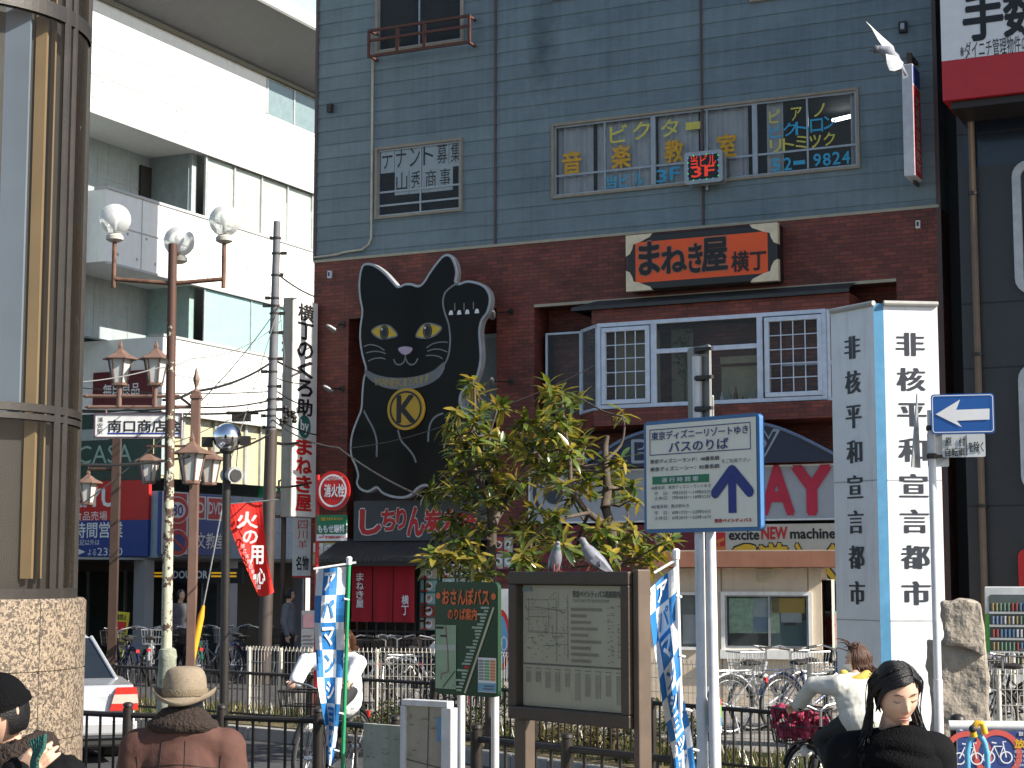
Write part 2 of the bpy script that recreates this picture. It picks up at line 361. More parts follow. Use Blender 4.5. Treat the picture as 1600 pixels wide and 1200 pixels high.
room = M('dark_room', (.035, .033, .03), .8); pane = glass('window_glass', (.5, .56, .58), .04); curt = M('curtain', (.72, .71, .74), .9, var=.12)
alu = M('aluminium', (.36, .38, .4), .4, .6, grime=.2); bluewhite = M('bluish_white_frame', (.6, .68, .8), .5, grime=.12)
dk = M('dark_wood', (.03, .022, .018), .6, bump=.2); slate = M('dark_slate', (.045, .048, .05), .55, var=.3, bump=.3)
bld = thing('shop_building', 'four storey building with grey blue siding above dark red brick and a white bay window', 'building', G)
XL, XR = gs(490), gs(1474); ZB = 7.98; ZT = 13.9
def win_rect(tl, br): (a, z1), (b_, z0) = gh(*tl), gh(*br); return (a, b_, z0, z1)
W1 = (gs(588, 70), gs(725, 65), gz(590, 85), 13.5); W2 = win_rect((588, 232), (723, 330)); W3 = win_rect((863, 195), (1345, 263))
W4 = (gs(862, 5), gs(1010, 5), gz(862, 2), 13.6); W5 = (gs(1172, 5), gs(1330, 5), gz(1172, 5), 13.6)
WS = [W1, W2, W3, W4, W5]
b = MB(sid)
for (x0, x1, z0, z1) in holes(XL, XR, ZB, ZT, WS):
    k = math.floor(z0/.27)
    while k*.27 < z1-1e-4:
        a, c = max(z0, k*.27), min(z1, (k+1)*.27); f = lambda z: -.004-.014*(1-(z-k*.27)/.27)
        b.add([(x0, f(a), a), (x1, f(a), a), (x1, f(c), c), (x0, f(c), c)], [(0, 1, 2, 3)])
        if a == k*.27: b.add([(x0, f(a), a), (x1, f(a), a), (x1, 0, a), (x0, 0, a)], [(0, 1, 2, 3)])
        k += 1
b.build('siding_wall', bld)
b = MB(sid); b.box(XL, XL+.1, 0.02, 2.4, ZB, ZT); b.box(XR-.1, XR, .02, 2.4, ZB, ZT); b.box(XL+.1, XR-.1, 2.3, 2.4, 0, ZT); b.box(XL, XR, 0.02, 2.4, ZT, ZT+.2); b.build('side_wall', bld)
b = MB(brick); b.box(XL, XR, 2.42, 9, 0, 7.4); b.use(slate); b.box(XL-.05, XR+.05, 2.42, 9.05, 7.4, 7.5); b.build('added_shade_wing', bld)  # unseen wing, added to shade the lower floors of the store
# brick lower storeys with two recesses
z1t, z2t = gz(545, 499), gz(838, 478); R1 = (gs(545), gs(777), 0, z1t); R2 = (gs(836), gs(1405), 0, z2t)
b = MB(brick)
for (x0, x1, z0, z1) in holes(XL, XR, 0, ZB-.03, [R1, R2]): b.box(x0, x1, -.03, .25, z0, z1)
b.box(R1[0]-.2, R1[1]+.2, .7, .8, 0, z1t+.3); b.box(R2[0]-.2, R2[1]+.2, .62, .72, 2.9, z2t+.3)
for x in (R1[0]-.1, R1[1], R2[0]-.1, R2[1]): b.box(x, x+.1, .25, .8, 0, z2t+.2)
for r in (R1, R2): b.box(r[0], r[1], .25, .8, r[3]+.002, r[3]+.1)
b.box(XL, XL+.1, .25, 2.4, 0, ZB-.03); b.box(XR-.1, XR, .25, 2.4, 0, ZB-.03)
b.build('brick_wall', bld)
b = MB(M('tan_flashing', (.4, .36, .27), .5, .3)); b.box(XL-.01, XR+.01, -.05, 0, ZB-.035, ZB+.015)
b.box(R2[0], R2[1], -.045, .0, z2t-.03, z2t+.02); b.build('flashing', bld)
b = MB(M('joint_strip', (.09, .06, .055), .6))
for px, y in ((775, 380), (1098, 345)): b.box(gs(px, 200)-.018, gs(px, 200)+.018, -.04, 0, ZB+.02, ZT)
b.box(XL-.03, XL+.03, -.035, .03, ZB, ZT); b.box(XR-.03, XR+.04, -.035, .03, 0, ZT); b.build_split('joint_cover', bld)
def wallbox(px, py, w, h, m, name):
    x, z = gh(px, py); q = MB(m); q.box(x-w/2, x+w/2, -.1, -.005, z-h/2, z+h/2); q.use(black if m is not black else steel); q.box(x-w/4, x+w/4, -.103, -.1, z-h/4, z+h/3); q.build(name, bld)
wallbox(518, 170, .1, .16, dk, 'vent_box'); wallbox(1412, 44, .13, .18, black, 'vent_box'); wallbox(518, 430, .07, .14, bluewhite, 'junction_box'); wallbox(1436, 352, .07, .13, white, 'junction_box')
b = MB(M('cream_conduit', (.5, .46, .38), .6)); X = gs(583, 250); b.path([(X, -.05, W1[2]), (X, -.05, 8.55), (X, -.05, 8.32), (X-.06, -.05, 8.2), (X-.2, -.05, 8.12), (X-.6, -.05, 8.1), (X-.75, -.05, 8.07), (X-1.3, -.05, 8.05)], .022); b.build('conduit', bld)
def room_box(b, r, d=2.1, f=.06):
    x0, x1, z0, z1 = r; b.add([(x0, f, z0), (x1, f, z0), (x1, f, z1), (x0, f, z1), (x0, d, z0), (x1, d, z0), (x1, d, z1), (x0, d, z1)], [(4, 5, 6, 7), (0, 1, 5, 4), (3, 2, 6, 7), (0, 4, 7, 3), (1, 2, 6, 5)])
def frame(b, r, t, y0, y1):
    x0, x1, z0, z1 = r; b.box(x0, x1, y0, y1, z0, z0+t); b.box(x0, x1, y0, y1, z1-t, z1); b.box(x0, x0+t, y0+.001, y1, z0+t, z1-t); b.box(x1-t, x1, y0+.001, y1, z0+t, z1-t)
def wavy(b, x0, x1, z0, z1, y, amp=.05, n=40, seed=0, taper=0):
    rg = random.Random(seed); ph = [rg.uniform(0, 6) for _ in range(3)]; v = []
    for i in range(n+1):
        u = i/n; x = x0+(x1-x0)*u; o = amp*(math.sin(u*(x1-x0)*26+ph[0])+.5*math.sin(u*(x1-x0)*43+ph[1]))*.6
        for t in (0, .5, 1): v.append((x+taper*(t-.5)*u, y+o*(1.15-.4*t), z0+(z1-z0)*t))
    b.add(v, [(3*i+j, 3*i+3+j, 3*i+4+j, 3*i+1+j) for i in range(n) for j in (0, 1)])
tanf = M('tan_frame', (.3, .26, .2), .6, grime=.2)
def add_window(r, verts, bars, thick=(), name='window'):
    b = MB(tanf); frame(b, r, .045, -.06, .05); x0, x1, z0, z1 = r
    w = b.build('window', bld); i = (x0+.045, x1-.045, z0+.045, z1-.045)
    b = MB(alu); frame(b, i, .035, -.012, .04)
    for v in verts: b.box(v-(.045 if v in thick else .016), v+(.045 if v in thick else .016), -.02 if v in thick else -.005, .03, i[2]+.035, i[3]-.035)
    for z in bars: b.box(i[0]+.035, i[1]-.035, 0, .025, z-.018, z+.018)
    b.build('sash', w)
    b = MB(pane); b.rect(i[0], i[1], i[2], i[3], .012); b.build('pane', w)
    b = MB(room); room_box(b, r); b.build('interior', w)
    return w
w1 = add_window(W1, [gs(655, 60)], []); w2 = add_window(W2, [gs(657, 280)], [W2[2]+.52, W2[2]+.26])
w4 = add_window(W4, [], []); w5 = add_window(W5, [], [])
V3 = [gs(p, 230) for p in (945, 1021, 1105, 1180, 1262)]; zb = W3[2]+.42
w3 = add_window(W3, V3, [zb], (V3[1], V3[3]))
b = MB(curt); q = lambda a, c, s: wavy(b, gs(a, 230), gs(c, 230), W3[2]+.05, W3[3]-.06, .13, .05, 60, s)
q(868, 923, 1); q(930, 1015, 2); q(1024, 1088, 3); q(1090, 1166, 4); q(1196, 1222, 5); q(1328, 1342, 6); b.build_split('curtain', w3)
# window lettering, stuck on the panes
yl, gold, cyan = M('yellow_film', (.6, .54, .1), .6), M('gold_film', (.62, .33, .02), .6, var=.35, scale=12), M('cyan_film', (.04, .36, .6), .6)
b = MB(yl)
def gt(b, t, px0, py0, px1, py1, y=-.004, bold=.02, o=0):
    (a, zt), (c, zb_) = gh(px0, py0, o), gh(px1, py1, o); q_ = MB(b.mats[b.k]); q_.text(t, a, c, zb_, zt, y, bold); q_.build('window_lettering', w3)
for t, x, y in (('ビ', 966, 209), ('ク', 1002, 204), ('タ', 1046, 200)): gt(b, t, x-13, y-12, x+14, y+12)
gt(b, 'ー', 1072, 193, 1094, 200, bold=.03)
for t, x, y in (('ピ', 1210, 182), ('ア', 1244, 178), ('ノ', 1280, 172)): gt(b, t, x-8, y-9, x+9, y+9)
for t, x, y in (('リ', 1212, 228), ('ト', 1232, 226), ('ミ', 1252, 222), ('ッ', 1274, 221), ('ク', 1296, 217)): gt(b, t, x-9, y-9, x+9, y+9)
b.use(gold)
for t, x, y in (('音', 893, 254), ('楽', 970, 245), ('教', 1053, 236), ('室', 1135, 227)): gt(b, t, x-14, y-16, x+15, y+16, bold=.05)
b.use(cyan)
for t, x, y in (('当', 955, 284), ('ビ', 976, 282), ('ル', 998, 279), ('3', 1034, 275), ('F', 1055, 271)): gt(b, t, x-8, y-9, x+8, y+9)
for t, x, y in (('ビ', 1213, 205), ('ク', 1234, 202), ('ト', 1253, 200), ('ロ', 1276, 196), ('ン', 1297, 191)): gt(b, t, x-10, y-9, x+10, y+9)
for t, x, y in (('5', 1213, 258), ('2', 1231, 256), ('9', 1277, 250), ('8', 1292, 249), ('2', 1307, 247), ('4', 1322, 246)): gt(b, t, x-6, y-9, x+6, y+9, bold=.03)
gt(b, 'ー', 1240, 252, 1258, 256)
for px, py, w in ((1314, 163, .36), (1322, 186, .24)):
    x, z = gh(px, py, -1.3); q_ = MB(M('lit_tube', (.9, .95, 1), .5, var=0, emit=5)); q_.path([(x-w, 1.3, z), (x+w, 1.2, z+.03)], .035); q_.build('ceiling_lamp', w3)
# papers taped in the window on the left
pap = M('paper', (.86, .87, .88), .8, var=.1, scale=3)
b = MB(pap)
def paper_row(t, px0, px1, pys, dz):
    n = len(t); Zs = []
    for i, ch in enumerate(t):
        a, c = px0+(px1-px0)*i/n, px0+(px1-px0)*(i+1)/n; yy = pys[0]+(pys[1]-pys[0])*(i+.5)/n
        (xa, zt), (xc, z0) = gh(a, yy-dz), gh(c, yy+dz); yo = .02+.004*(i % 3); b.use(pap); b.rect(xa+.004, xc+(.01 if i % 2 else -.006), z0, zt, yo)
        b.use(black); b.text(ch, xa+.04, xc-.04, z0+.08, zt-.07, yo-.006, .012)
paper_row('テナント募集', 594, 722, (250, 237), 20); paper_row('山秀商事', 616, 706, (285, 276), 19)
b.build('paper_notice', w2)
b = MB(M('rusty_rail', (.1, .035, .025), .7, var=.3))
xa, za = gh(575, 40, .3); xb = gs(735, 30, .3); zt_, zm_, zl = gz(655, 38, .3)+.02, gz(655, 52, .3), gz(655, 72, .3)-.06
for z in (zt_, zm_, zl): b.box(xa, xb, -.32, -.28, z-.025, z+.025)
for x in (xa, xa+.62, xa+1.2, xb-.05): b.box(x, x+.05, -.325, -.275, zl+.026, zt_-.026)
for x in (xa+.02, xb-.07): b.box(x, x+.05, -.28, -.01, zt_-.02, zt_+.02); b.box(x, x+.05, -.28, -.01, zl-.02, zl+.02)
b.build('window_railing', bld)
# bay window in the right recess
OF = .35; yb = -OF; L0 = gs(853, 580, -.25); L1 = gs(909, 580, -.25); A = gs(934, 580, OF); B = gs(1292, 560, OF)
zt_, zb_ = gz(934, 506, OF), gz(934, 640, OF)
bay = MB(bluewhite)
def pframe(b, p0, p1, z0, z1, t, d=.05):          # frame between two plan points
    ax, ay = p0; bx, by = p1; l = math.hypot(bx-ax, by-ay); ux, uy = (bx-ax)/l, (by-ay)/l; nx, ny = -uy, ux
    def bb(u0, u1, za, zc, dd=d):
        P = [(ax+ux*u+nx*w, ay+uy*u+ny*w, z) for u in (u0, u1) for w in (-dd/2, dd/2) for z in (za, zc)]
        b.add(P, [(0, 1, 3, 2), (4, 6, 7, 5), (0, 4, 5, 1), (2, 3, 7, 6), (0, 2, 6, 4), (1, 5, 7, 3)])
    bb(0, l, z0, z0+t); bb(0, l, z1-t, z1); bb(0, t, z0+t, z1-t); bb(l-t, l, z0+t, z1-t); return bb, l
zbl = gz(853, 650, -.25); ztl = gz(853, 515, -.25)
pframe(bay, (L0, .25), (L1, .25), zt_-1.66, zt_-.02, .04); pframe(bay, (L1, .25), (A, yb), zb_-.02, zt_, .06)
m1, m2 = gs(1022, 580, OF), gs(1188, 560, OF)
bb, l = pframe(bay, (A, yb), (B, yb), zb_, zt_, .07, .07)
for s in (m1, m2): bb(s-A-.05, s-A+.05, zb_+.07, zt_-.07, .068)
zt2 = gz(1100, 545, OF); bb(m1-A+.05, m2-A-.05, zt2-.04, zt2+.04, .065)
zt3 = gz(1100, 515, OF)
for s0, s1 in ((A, m1), (m2, B)):                  # latticed casements
    x0, x1 = s0+.09, s1-.07; frame(bay, (x0, x1, zb_+.08, zt_-.09), .075, yb-.06, yb+.02)
    nx = 4
    for i in range(1, nx): x = x0+.075+(x1-x0-.15)*i/nx; bay.box(x-.009, x+.009, yb-.045, yb-.03, zb_+.155, zt_-.165)
    for j in range(1, 5): z = zb_+.155+(zt_-zb_-.32)*j/5; bay.box(x0+.075, x1-.075, yb-.0445, yb-.0305, z-.009, z+.009)
pframe(bay, (B, yb), (B+.55, .25), zb_-.02, zt_, .06)
bw = bay.build('bay_window', bld, bevel=.006)
b = MB(pane)
b.rect(A+.07, B-.07, zb_+.07, zt_-.07, yb+.01)
for p0, p1 in (((L0, .25), (L1, .25)), ((L1, .25), (A, yb)), ((B, yb), (B+.55, .25))): b.poly([(p0[0], p0[1], zb_-.0), (p1[0], p1[1], zb_-.0), (p1[0], p1[1], zt_-.03), (p0[0], p0[1], zt_-.03)])
b.build('pane', bw)
b = MB(room); room_box(b, (L0, B+.55, zb_-.1, zt_), 2.2, .3)
b.add([(A, yb+.05, zb_-.01), (B, yb+.05, zb_-.01), (B+.5, .3, zb_-.01), (L1, .3, zb_-.01)], [(0, 1, 2, 3)]); b.build('interior', bw)
b = MB(M('warm_room', (.3, .26, .18), .9)); b.box(m1+.1, m1+.5, .25, .3, zb_, zt_-.1); b.box(A+.1, m1-.1, .2, .24, zb_, zt_-.1); b.use(M('cream_shelf', (.5, .44, .3), .7)); b.box(m1+1.05, m2-.05, .1, .25, zt2-.22, zt2-.1)
b.use(M('room_back', (.45, .41, .28), .9)); b.box(m1+1.0, m2-.02, .3, .35, zb_, zt2-.25); b.use(bluewhite); b.box(m2+.15, B-.1, .4, .5, zt2-.28, zt2-.22)
b.build('room_furniture', bw)
b = MB(); rg = random.Random(3)
bm_ = [M('bottle_brown', (.2, .05, .015), .2), M('bottle_green', (.05, .12, .06), .2), whitep, M('bottle_clear', (.3, .35, .3), .2)]
for i in range(9):
    x = m1+.9+i*.125; h = rg.uniform(.12, .42); b.use(bm_[(i*5) % 4]); b.lathe([(.035, 0), (.035, h*.6), (.012, h*.75), (.012, h)], x, yb+.22, zb_, 10)
b.build('bottle_row', bw, smooth=40)
b = MB(M('plant_green', (.03, .1, .02), .6))
for i in range(150):
    x, y, z = m1+.45+rg.gauss(0, .1), yb+.3+rg.gauss(0, .1), zb_+1.0+rg.gauss(0, .22); a = rg.uniform(0, 6.3); d = Vector((math.cos(a)*.08, math.sin(a)*.08, rg.uniform(-.1, .03))); q_ = Vector((-d.y, d.x, .02))*.25
    p = Vector((x, y, z)); b.poly([p, p+d*.5+q_, p+d, p+d*.5-q_])
b.path([(m1+.45, yb+.3, zb_), (m1+.47, yb+.3, zb_+.9)], .02); b.build('house_plant', bw)
b = MB(slate); x0, x1 = gs(905, 490, OF), gs(1330, 470, OF); zr0, zr1 = zt_+.02, zt_+.42
b.add([(x0-.1, yb-.12, zr0+.28), (x1, yb-.12, zr0+.28), (x1, .62, zr1+.28), (x0+.7, .62, zr1+.28), (x0-.1, .62, zr0+.28), (x0-.1, yb-.12, zr0+.22), (x1, yb-.12, zr0+.22), (x0-.1, .62, zr0+.22)], [(0, 1, 2, 3), (0, 3, 4), (0, 5, 6, 1), (0, 4, 7, 5)])
b.build('bay_roof', bld)
b = MB(brick); b.box(A-.1, B+.4, yb-.03, .62, zt_, zt_+.24)
b.add([(L0, .2, zb_-.02), (L1, .2, zb_-.02), (A-.04, yb-.1, zb_-.02), (B+.2, yb-.1, zb_-.02), (B+.7, .2, zb_-.02), (B+.7, .62, zb_-.02), (L0, .62, zb_-.02)]+[(L0, .2, zb_-.34), (L1, .2, zb_-.34), (A-.04, yb-.1, zb_-.3), (B+.2, yb-.1, zb_-.3), (B+.7, .2, zb_-.3), (B+.7, .62, zb_-.3), (L0, .62, zb_-.34)],
      [tuple(range(7)), tuple(range(13, 6, -1))]+[(i, (i+1) % 7, 7+(i+1) % 7, 7+i) for i in range(7)])
b.build('bay_ledge', bld)
# light door in the left recess, ground floor shop fronts
b = MB(bluewhite); x0, x1 = gs(748, 560, -.6), gs(776, 560, -.6); zz1, zz0 = gz(760, 522, -.6), gz(760, 660, -.6); frame(b, (x0-.3, x1+.2, zz0, zz1), .07, .6, .66); b.use(M('pale_blind', (.42, .5, .56), .6)); b.rect(x0-.23, x1+.13, zz0+.07, zz1-.07, .64); b.build('recess_window', bld)
b = MB(dk); b.box(R2[0], R2[1], .4, .6, 0, 2.85); b.box(R2[0], R2[1], .1, .6, 2.86, 2.95); b.box(R1[0], R1[1], .2, .68, 2.6, 4.0); b.build('shop_front', bld)
b = MB(room); b.box(R1[0], R1[1], .62, .68, 0, 2.6); b.build('shop_entrance', bld)
b = MB(slate); x0, x1 = gs(512, 860, .5), gs(692, 860, .5); zt_r, zb_r = gz(600, 843, .1), gz(600, 873, .9)
n = 26
for i in range(n):
    xa, xc = x0+(x1-x0)*i/n, x0+(x1-x0)*(i+1)/n; b.add([(xa, -.95, zb_r), (xc-.01, -.95, zb_r), (xc-.01, -.03, zt_r+.02), (xa, -.03, zt_r+.02), (xa, -.95, zb_r-.05), (xc-.01, -.95, zb_r-.05), (xc-.01, -.03, zt_r-.04), (xa, -.03, zt_r-.04)], [(0, 1, 2, 3), (4, 5, 1, 0), (0, 3, 7, 4), (1, 2, 6, 5), (4, 7, 6, 5)])
b.use(dk); b.box(x0, x1, -.93, -.85, zb_r-.13, zb_r-.052); b.build('entrance_roof', bld)
b = MB(dk); x0, x1 = gs(545, 980, .12), gs(665, 980, .12); zl1 = gz(600, 900, .12); 
for i in range(9): x = x0+(x1-x0)*i/8; b.box(x-.02, x+.02, -.16, -.11, .1, zl1)
for z in (.3, .5, .7, .9, 1.1): b.box(x0, x1, -.155, -.115, z-.02, z+.02)
b.build('lattice', bld)
# ---------------------------------------------------------------- white department store behind
Lf = FP(247, 38, 64.5); LL = Lf.hit
wpanel = M('white_cladding', (.78, .79, .77), .5, var=.06, grime=.08); teal = M('teal_glass', (.3, .5, .48), .12, var=.08, spec=.9); shade_m = M('shaded_cladding', (.36, .42, .43), .6, var=.15, grime=.2)  # shade_m is the cladding greyed, with the shade put into its colour
jt = M('panel_joint', (.42, .43, .43), .6, var=0); creamg = M('cream_reflection_glass', (.5, .47, .3), .25, var=.15, spec=.8); mull = M('white_mullion', (.5, .52, .52), .4, .4)  # the windows' cream is a reflection put into the glass colour
store = thing('department_store', 'long white panelled store with balcony bands and a dark ribbed eave behind the street lamps', 'building', Lf)
def ls(px, py, o=0): return LL(px, py, o)[0]
SE = 22.0
sA, sB, sG = -1.25, 0.0, ls(325, 300)              # corner of upper balcony, lower band; where flush glass begins
sA = ls(166, 350)
b = MB(wpanel)
b.box(-9, SE, 0, .3, 11.6, 14.1); b.box(sA, SE, 0, .3, 8.5, 10.05); b.box(sB, SE, 0, .3, 5.5, 7.15)
b.box(-9, SE, .3, 6, 11.6, 11.75); b.box(sA, SE, .3, 6, 8.5, 8.62); b.box(sB, SE, .3, 6, 5.5, 5.62)
b.box(sA, sA+.25, .3, 6, 8.62, 10.05); b.box(sB, sB+.25, .3, 6, 5.62, 7.15)
b.build('balcony_band', store)
b = MB(jt)
for z, s0 in ((13.06, -9), (12.4, -9), (9.3, sA), (6.35, sB)): b.box(s0, SE, -.012, 0, z-.014, z+.014)
for s0, z0, z1 in ((sA, 8.5, 10.05), (sB, 5.5, 7.15), (-9, 11.6, 13.06)):
    s = s0+1.2
    while s < SE: b.box(s-.009, s+.009, -.011, 0, z0, z1); s += 1.35
for z, s0 in ((11.6, -9), (8.5, sA), (5.5, sB)): b.box(s0, SE, -.03, 0, z-.05, z)
for z, s0 in ((10.05, sA), (7.15, sB)): b.box(s0-.02, SE, -.03, .33, z, z+.06)
rg = random.Random(5)
for s0, z0, z1 in ((sA, 8.6, 9.2), (sB, 5.7, 6.2), (-3, 11.8, 12.3)):
    for i in range(14): s = s0+.4+i*.65; b.box(s-.02, s+.02, -.02, 0, z0+.08, z0+.13); b.box(s+.3, s+.34, -.02, 0, z1-.02, z1+.03)
b.build('cladding_joint', store)
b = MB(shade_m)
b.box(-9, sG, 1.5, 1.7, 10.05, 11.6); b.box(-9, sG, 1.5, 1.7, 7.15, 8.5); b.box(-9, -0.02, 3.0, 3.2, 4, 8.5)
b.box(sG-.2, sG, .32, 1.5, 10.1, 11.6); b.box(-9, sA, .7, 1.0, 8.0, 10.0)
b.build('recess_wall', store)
b = MB(M('green_shade_panel', (.3, .42, .4), .4)); b.box(sG-.2, sG, .32, 1.5, 7.2, 8.5); b.use(M('green_grey_shade_panel', (.25, .3, .3), .4)); b.box(sG-.22, sG-.2, .4, 1.5, 10.12, 11.6); b.build_split('recess_partition', store)  # greenish shade of the recess end walls put into the panel colours
b = MB(jt)
for k in range(6): s = sG-.9-k*1.2; b.box(s-.01, s+.01, 1.488, 1.5, 10.05, 11.6); b.box(s-.01, s+.01, 1.488, 1.5, 7.15, 8.5)
b.box(-9, sG, 1.489, 1.5, 10.78, 10.8); b.box(-9, sG, 1.489, 1.5, 7.78, 7.8); b.build('recess_joint', store)
b = MB(room); b.box(sG-.62, sG-.2, 1.44, 1.5, 10.05, 11.35); b.build('recess_door', store)
b = MB(M('dark_eave_window', (.2, .27, .28), .15, spec=.9)); s0 = ls(417, 160); b.rect(s0, SE, 13.12, 14.0, -.004); b.use(mull)
for k in range(9): s = s0+.0+k*1.2; b.box(s-.03, s+.03, -.03, 0, 13.12, 14.0)
b.build('upper_window', store)
b = MB(M('office_glass', (.45, .5, .45), .1, var=.3, scale=1.2, spec=.9)); b.rect(sG, SE, 10.11, 11.55, .1); b.use(mull)
s = sG
while s < SE: b.box(s-.03, s+.03, .05, .1, 10.11, 11.55); s += 1.15
b.use(M('roller_blind', (.62, .66, .58), .7)); b.box(sG+.1, sG+1.1, .085, .095, 10.11, 11.2); b.box(sG+2.35, SE, .085, .095, 10.11, 11.1); b.build('office_window', store)
b = MB(teal); b.rect(sG, SE, 7.2, 8.46, .06); b.use(mull)
s = sG
while s < SE: b.box(s-.02, s+.02, .03, .06, 7.2, 8.46); s += 1.9
b.use(redp); (sa, za), (sc, zc) = LL(444, 507), LL(467, 552); b.text('無', sa, sc, zc, za, .03, .03); b.text('印', sc+.25, sc+.25+(sc-sa), zc, za, .03, .03); b.build('teal_window', store)
b = MB(creamg); b.rect(sB, SE, 4.05, 5.5, .2); b.use(mull)
s = sB+.4; k = 0
while s < SE: b.box(s-(.05 if k % 2 else .02), s+(.05 if k % 2 else .02), .14, .2, 4.05, 5.5); s += .62; k += 1
b.build('reflecting_window_band', store)
b = MB(M('blue_grey_wall', (.28, .36, .44), .6, var=.15, grime=.15)); b.box(sB, SE, .02, .3, 2.3, 3.75); b.use(greenp); b.box(ls(420, 770), SE, 0, .3, 3.752, 4.05); b.use(jt)
for k in range(12): s = sB+1.6+k*.8; b.box(s-.008, s+.008, .012, .02, 2.3, 3.75)
b.box(sB, SE, .013, .02, 2.98, 3.0); b.build('sign_band', store)
rib = M('ribbed_eave', (.16, .165, .165), .6, var=.12)
b = MB(rib); n = 46; P0, P1 = (14.1, 0), (14.9, -1.585)
for i in range(n):
    a, c = i/n, (i+1)/n; f = lambda t: (P0[1]+(P1[1]-P0[1])*t, P0[0]+(P1[0]-P0[0])*t); (y0, z0), (y1, z1) = f(a), f(c); dz = .012
    b.add([(-9, y0, z0), (SE, y0, z0), (SE, y1, z1-dz), (-9, y1, z1-dz), (-9, y1, z1), (SE, y1, z1)], [(0, 1, 2, 3), (3, 2, 5, 4)])
b.use(M('eave_shadow_strip', (.14, .13, .09), .6)); b.box(-9, SE, -.1, -.001, 14.02, 14.1); b.use(wpanel); b.box(-9, SE, -1.7, -1.585, 14.88, 15.2); b.box(-9, SE, -1.5, 6, 15.2, 15.3)  # olive strip under the eave stands in for its thin shadow
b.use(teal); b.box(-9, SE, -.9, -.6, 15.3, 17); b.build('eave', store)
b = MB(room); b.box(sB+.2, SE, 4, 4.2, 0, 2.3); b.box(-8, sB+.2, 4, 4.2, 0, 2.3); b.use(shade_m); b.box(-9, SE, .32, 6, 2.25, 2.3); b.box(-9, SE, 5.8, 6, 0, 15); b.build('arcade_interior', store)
b = MB(jt)
for k in range(5): s = sB+.1+k*3.2; b.box(s-.16, s+.16, .3, .6, 0, 2.25)
b.build_split('arcade_column', store)
# left, frontal side of the store
Kf = FP(247, 38, -25.6); KH = Kf.hit
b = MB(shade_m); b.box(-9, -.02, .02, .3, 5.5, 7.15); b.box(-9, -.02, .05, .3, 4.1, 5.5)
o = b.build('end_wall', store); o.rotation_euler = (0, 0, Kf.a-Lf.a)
def kpart(b, name): o = b.build(name, store); o.rotation_euler = (0, 0, Kf.a-Lf.a); return o
b = MB(M('dark_green_wall', (.02, .06, .05), .5)); b.rect(-9, -.0, 3.98, 5.5, .03); b.use(M('pale_green_letter', (.3, .45, .4), .5)); (xa, za), (xc, zc) = KH(121, 697), KH(205, 722)
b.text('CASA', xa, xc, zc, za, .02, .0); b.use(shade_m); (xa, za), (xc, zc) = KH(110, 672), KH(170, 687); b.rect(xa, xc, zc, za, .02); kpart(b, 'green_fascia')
b = MB(M('maroon_panel', (.12, .012, .02), .5)); (xa, za), (xc, zc) = KH(148, 583), KH(240, 634); b.box(xa, xc, -.05, .02, zc, za); b.use(whitep); (xa, za), (xc, zc) = KH(164, 601), KH(220, 617); b.text('無印良品', xa, xc, zc, za, -.055, .02); kpart(b, 'maroon_sign')
b = MB(redp); (xa, za), (xc, zc) = KH(60, 755), KH(236, 812); b.box(xa, xc, -.1, .0, zc, za); zc0 = KH(60, 870)[1]; b.use(M('deep_blue', (.02, .05, .25), .5)); b.box(xa, xc, -.1, 0, zc0, zc-.004); b.use(whitep)
for t, p, q_, bo in (('SEIYU', (104, 766), (184, 791), .05), ('1F 食品売場', (107, 800), (172, 813), .0), ('24時間営業', (102, 817), (196, 840), .02), ('上記以外は', (122, 843), (160, 852), 0), ('よる', (142, 858), (155, 868), .01), ('23:30', (157, 856), (196, 868), .01), ('7:00▶', (96, 857), (138, 868), .01)):
    (xa, za), (xc, zc) = KH(*p), KH(*q_); b.text(t, xa, xc, zc, za, -.105, bo)
kpart(b, 'supermarket_sign')
b = MB(black); (xa, za), (xc, zc) = KH(170, 888), KH(340, 912); b.box(xa, xc, .9, 1.0, zc, za); b.use(M('amber_lit', (.75, .4, .02), .5, emit=.25))
for p0, p1 in ((183, 226), (292, 332)):
    (xa, za), (xc, zc) = KH(p0, 894), KH(p1, 902); b.rect(xa, xc, zc, zc+(za-zc)*.35, .89); b.rect(xa, xc, za-(za-zc)*.35, za, .89)
b.use(whitep); (xa, za), (xc, zc) = KH(232, 892), KH(286, 904); b.text('DOUTOR', xa, xc, zc, za, .89, .05); kpart(b, 'coffee_shop_fascia')
# shop floor, some depth behind the arcade: counters, windows
b = MB(M('arcade_glass', (.06, .07, .07), .1, spec=.8)); b.rect(-8, 0, 0.1, 2.0, 2.2); b.use(mull)
for k in range(7): b.box(-7+k*1.1, -6.96+k*1.1, 2.15, 2.2, .1, 2.0)
kpart(b, 'shop_window')
# round blue panel of the bookshop and rental signs, on the long side
b = MB(M('deep_blue2', (.025, .06, .28), .5)); (sa, za), (sc, zc) = LL(248, 768), LL(349, 868); b.box(sa, sc, -.06, .015, zc, za); b.use(redp)
def lrect(p, q_, y): (a, z1), (c, z0) = LL(*p), LL(*q_); b.rect(a, c, z0, z1, y); return a, c, z0, z1
for p, q_ in (((250, 767), (289, 866)), ((291, 774), (318, 812)), ((320, 776), (347, 814))):
    b.use(whitep); a, c, z0, z1 = lrect(p, q_, -.064); b.use(redp); b.rect(a+.06, c-.06, z0+.03, z1-.03, -.068)
b.use(whitep)
for t, p, q_, bo in (('CD', (295, 784), (314, 802), .04), ('DVD', (322, 785), (344, 804), .04), ('文教堂', (303, 832), (346, 858), .02)):
    (sa, za), (sc, zc) = LL(*p), LL(*q_); b.text(t, sa, sc, zc, za, -.072, bo)
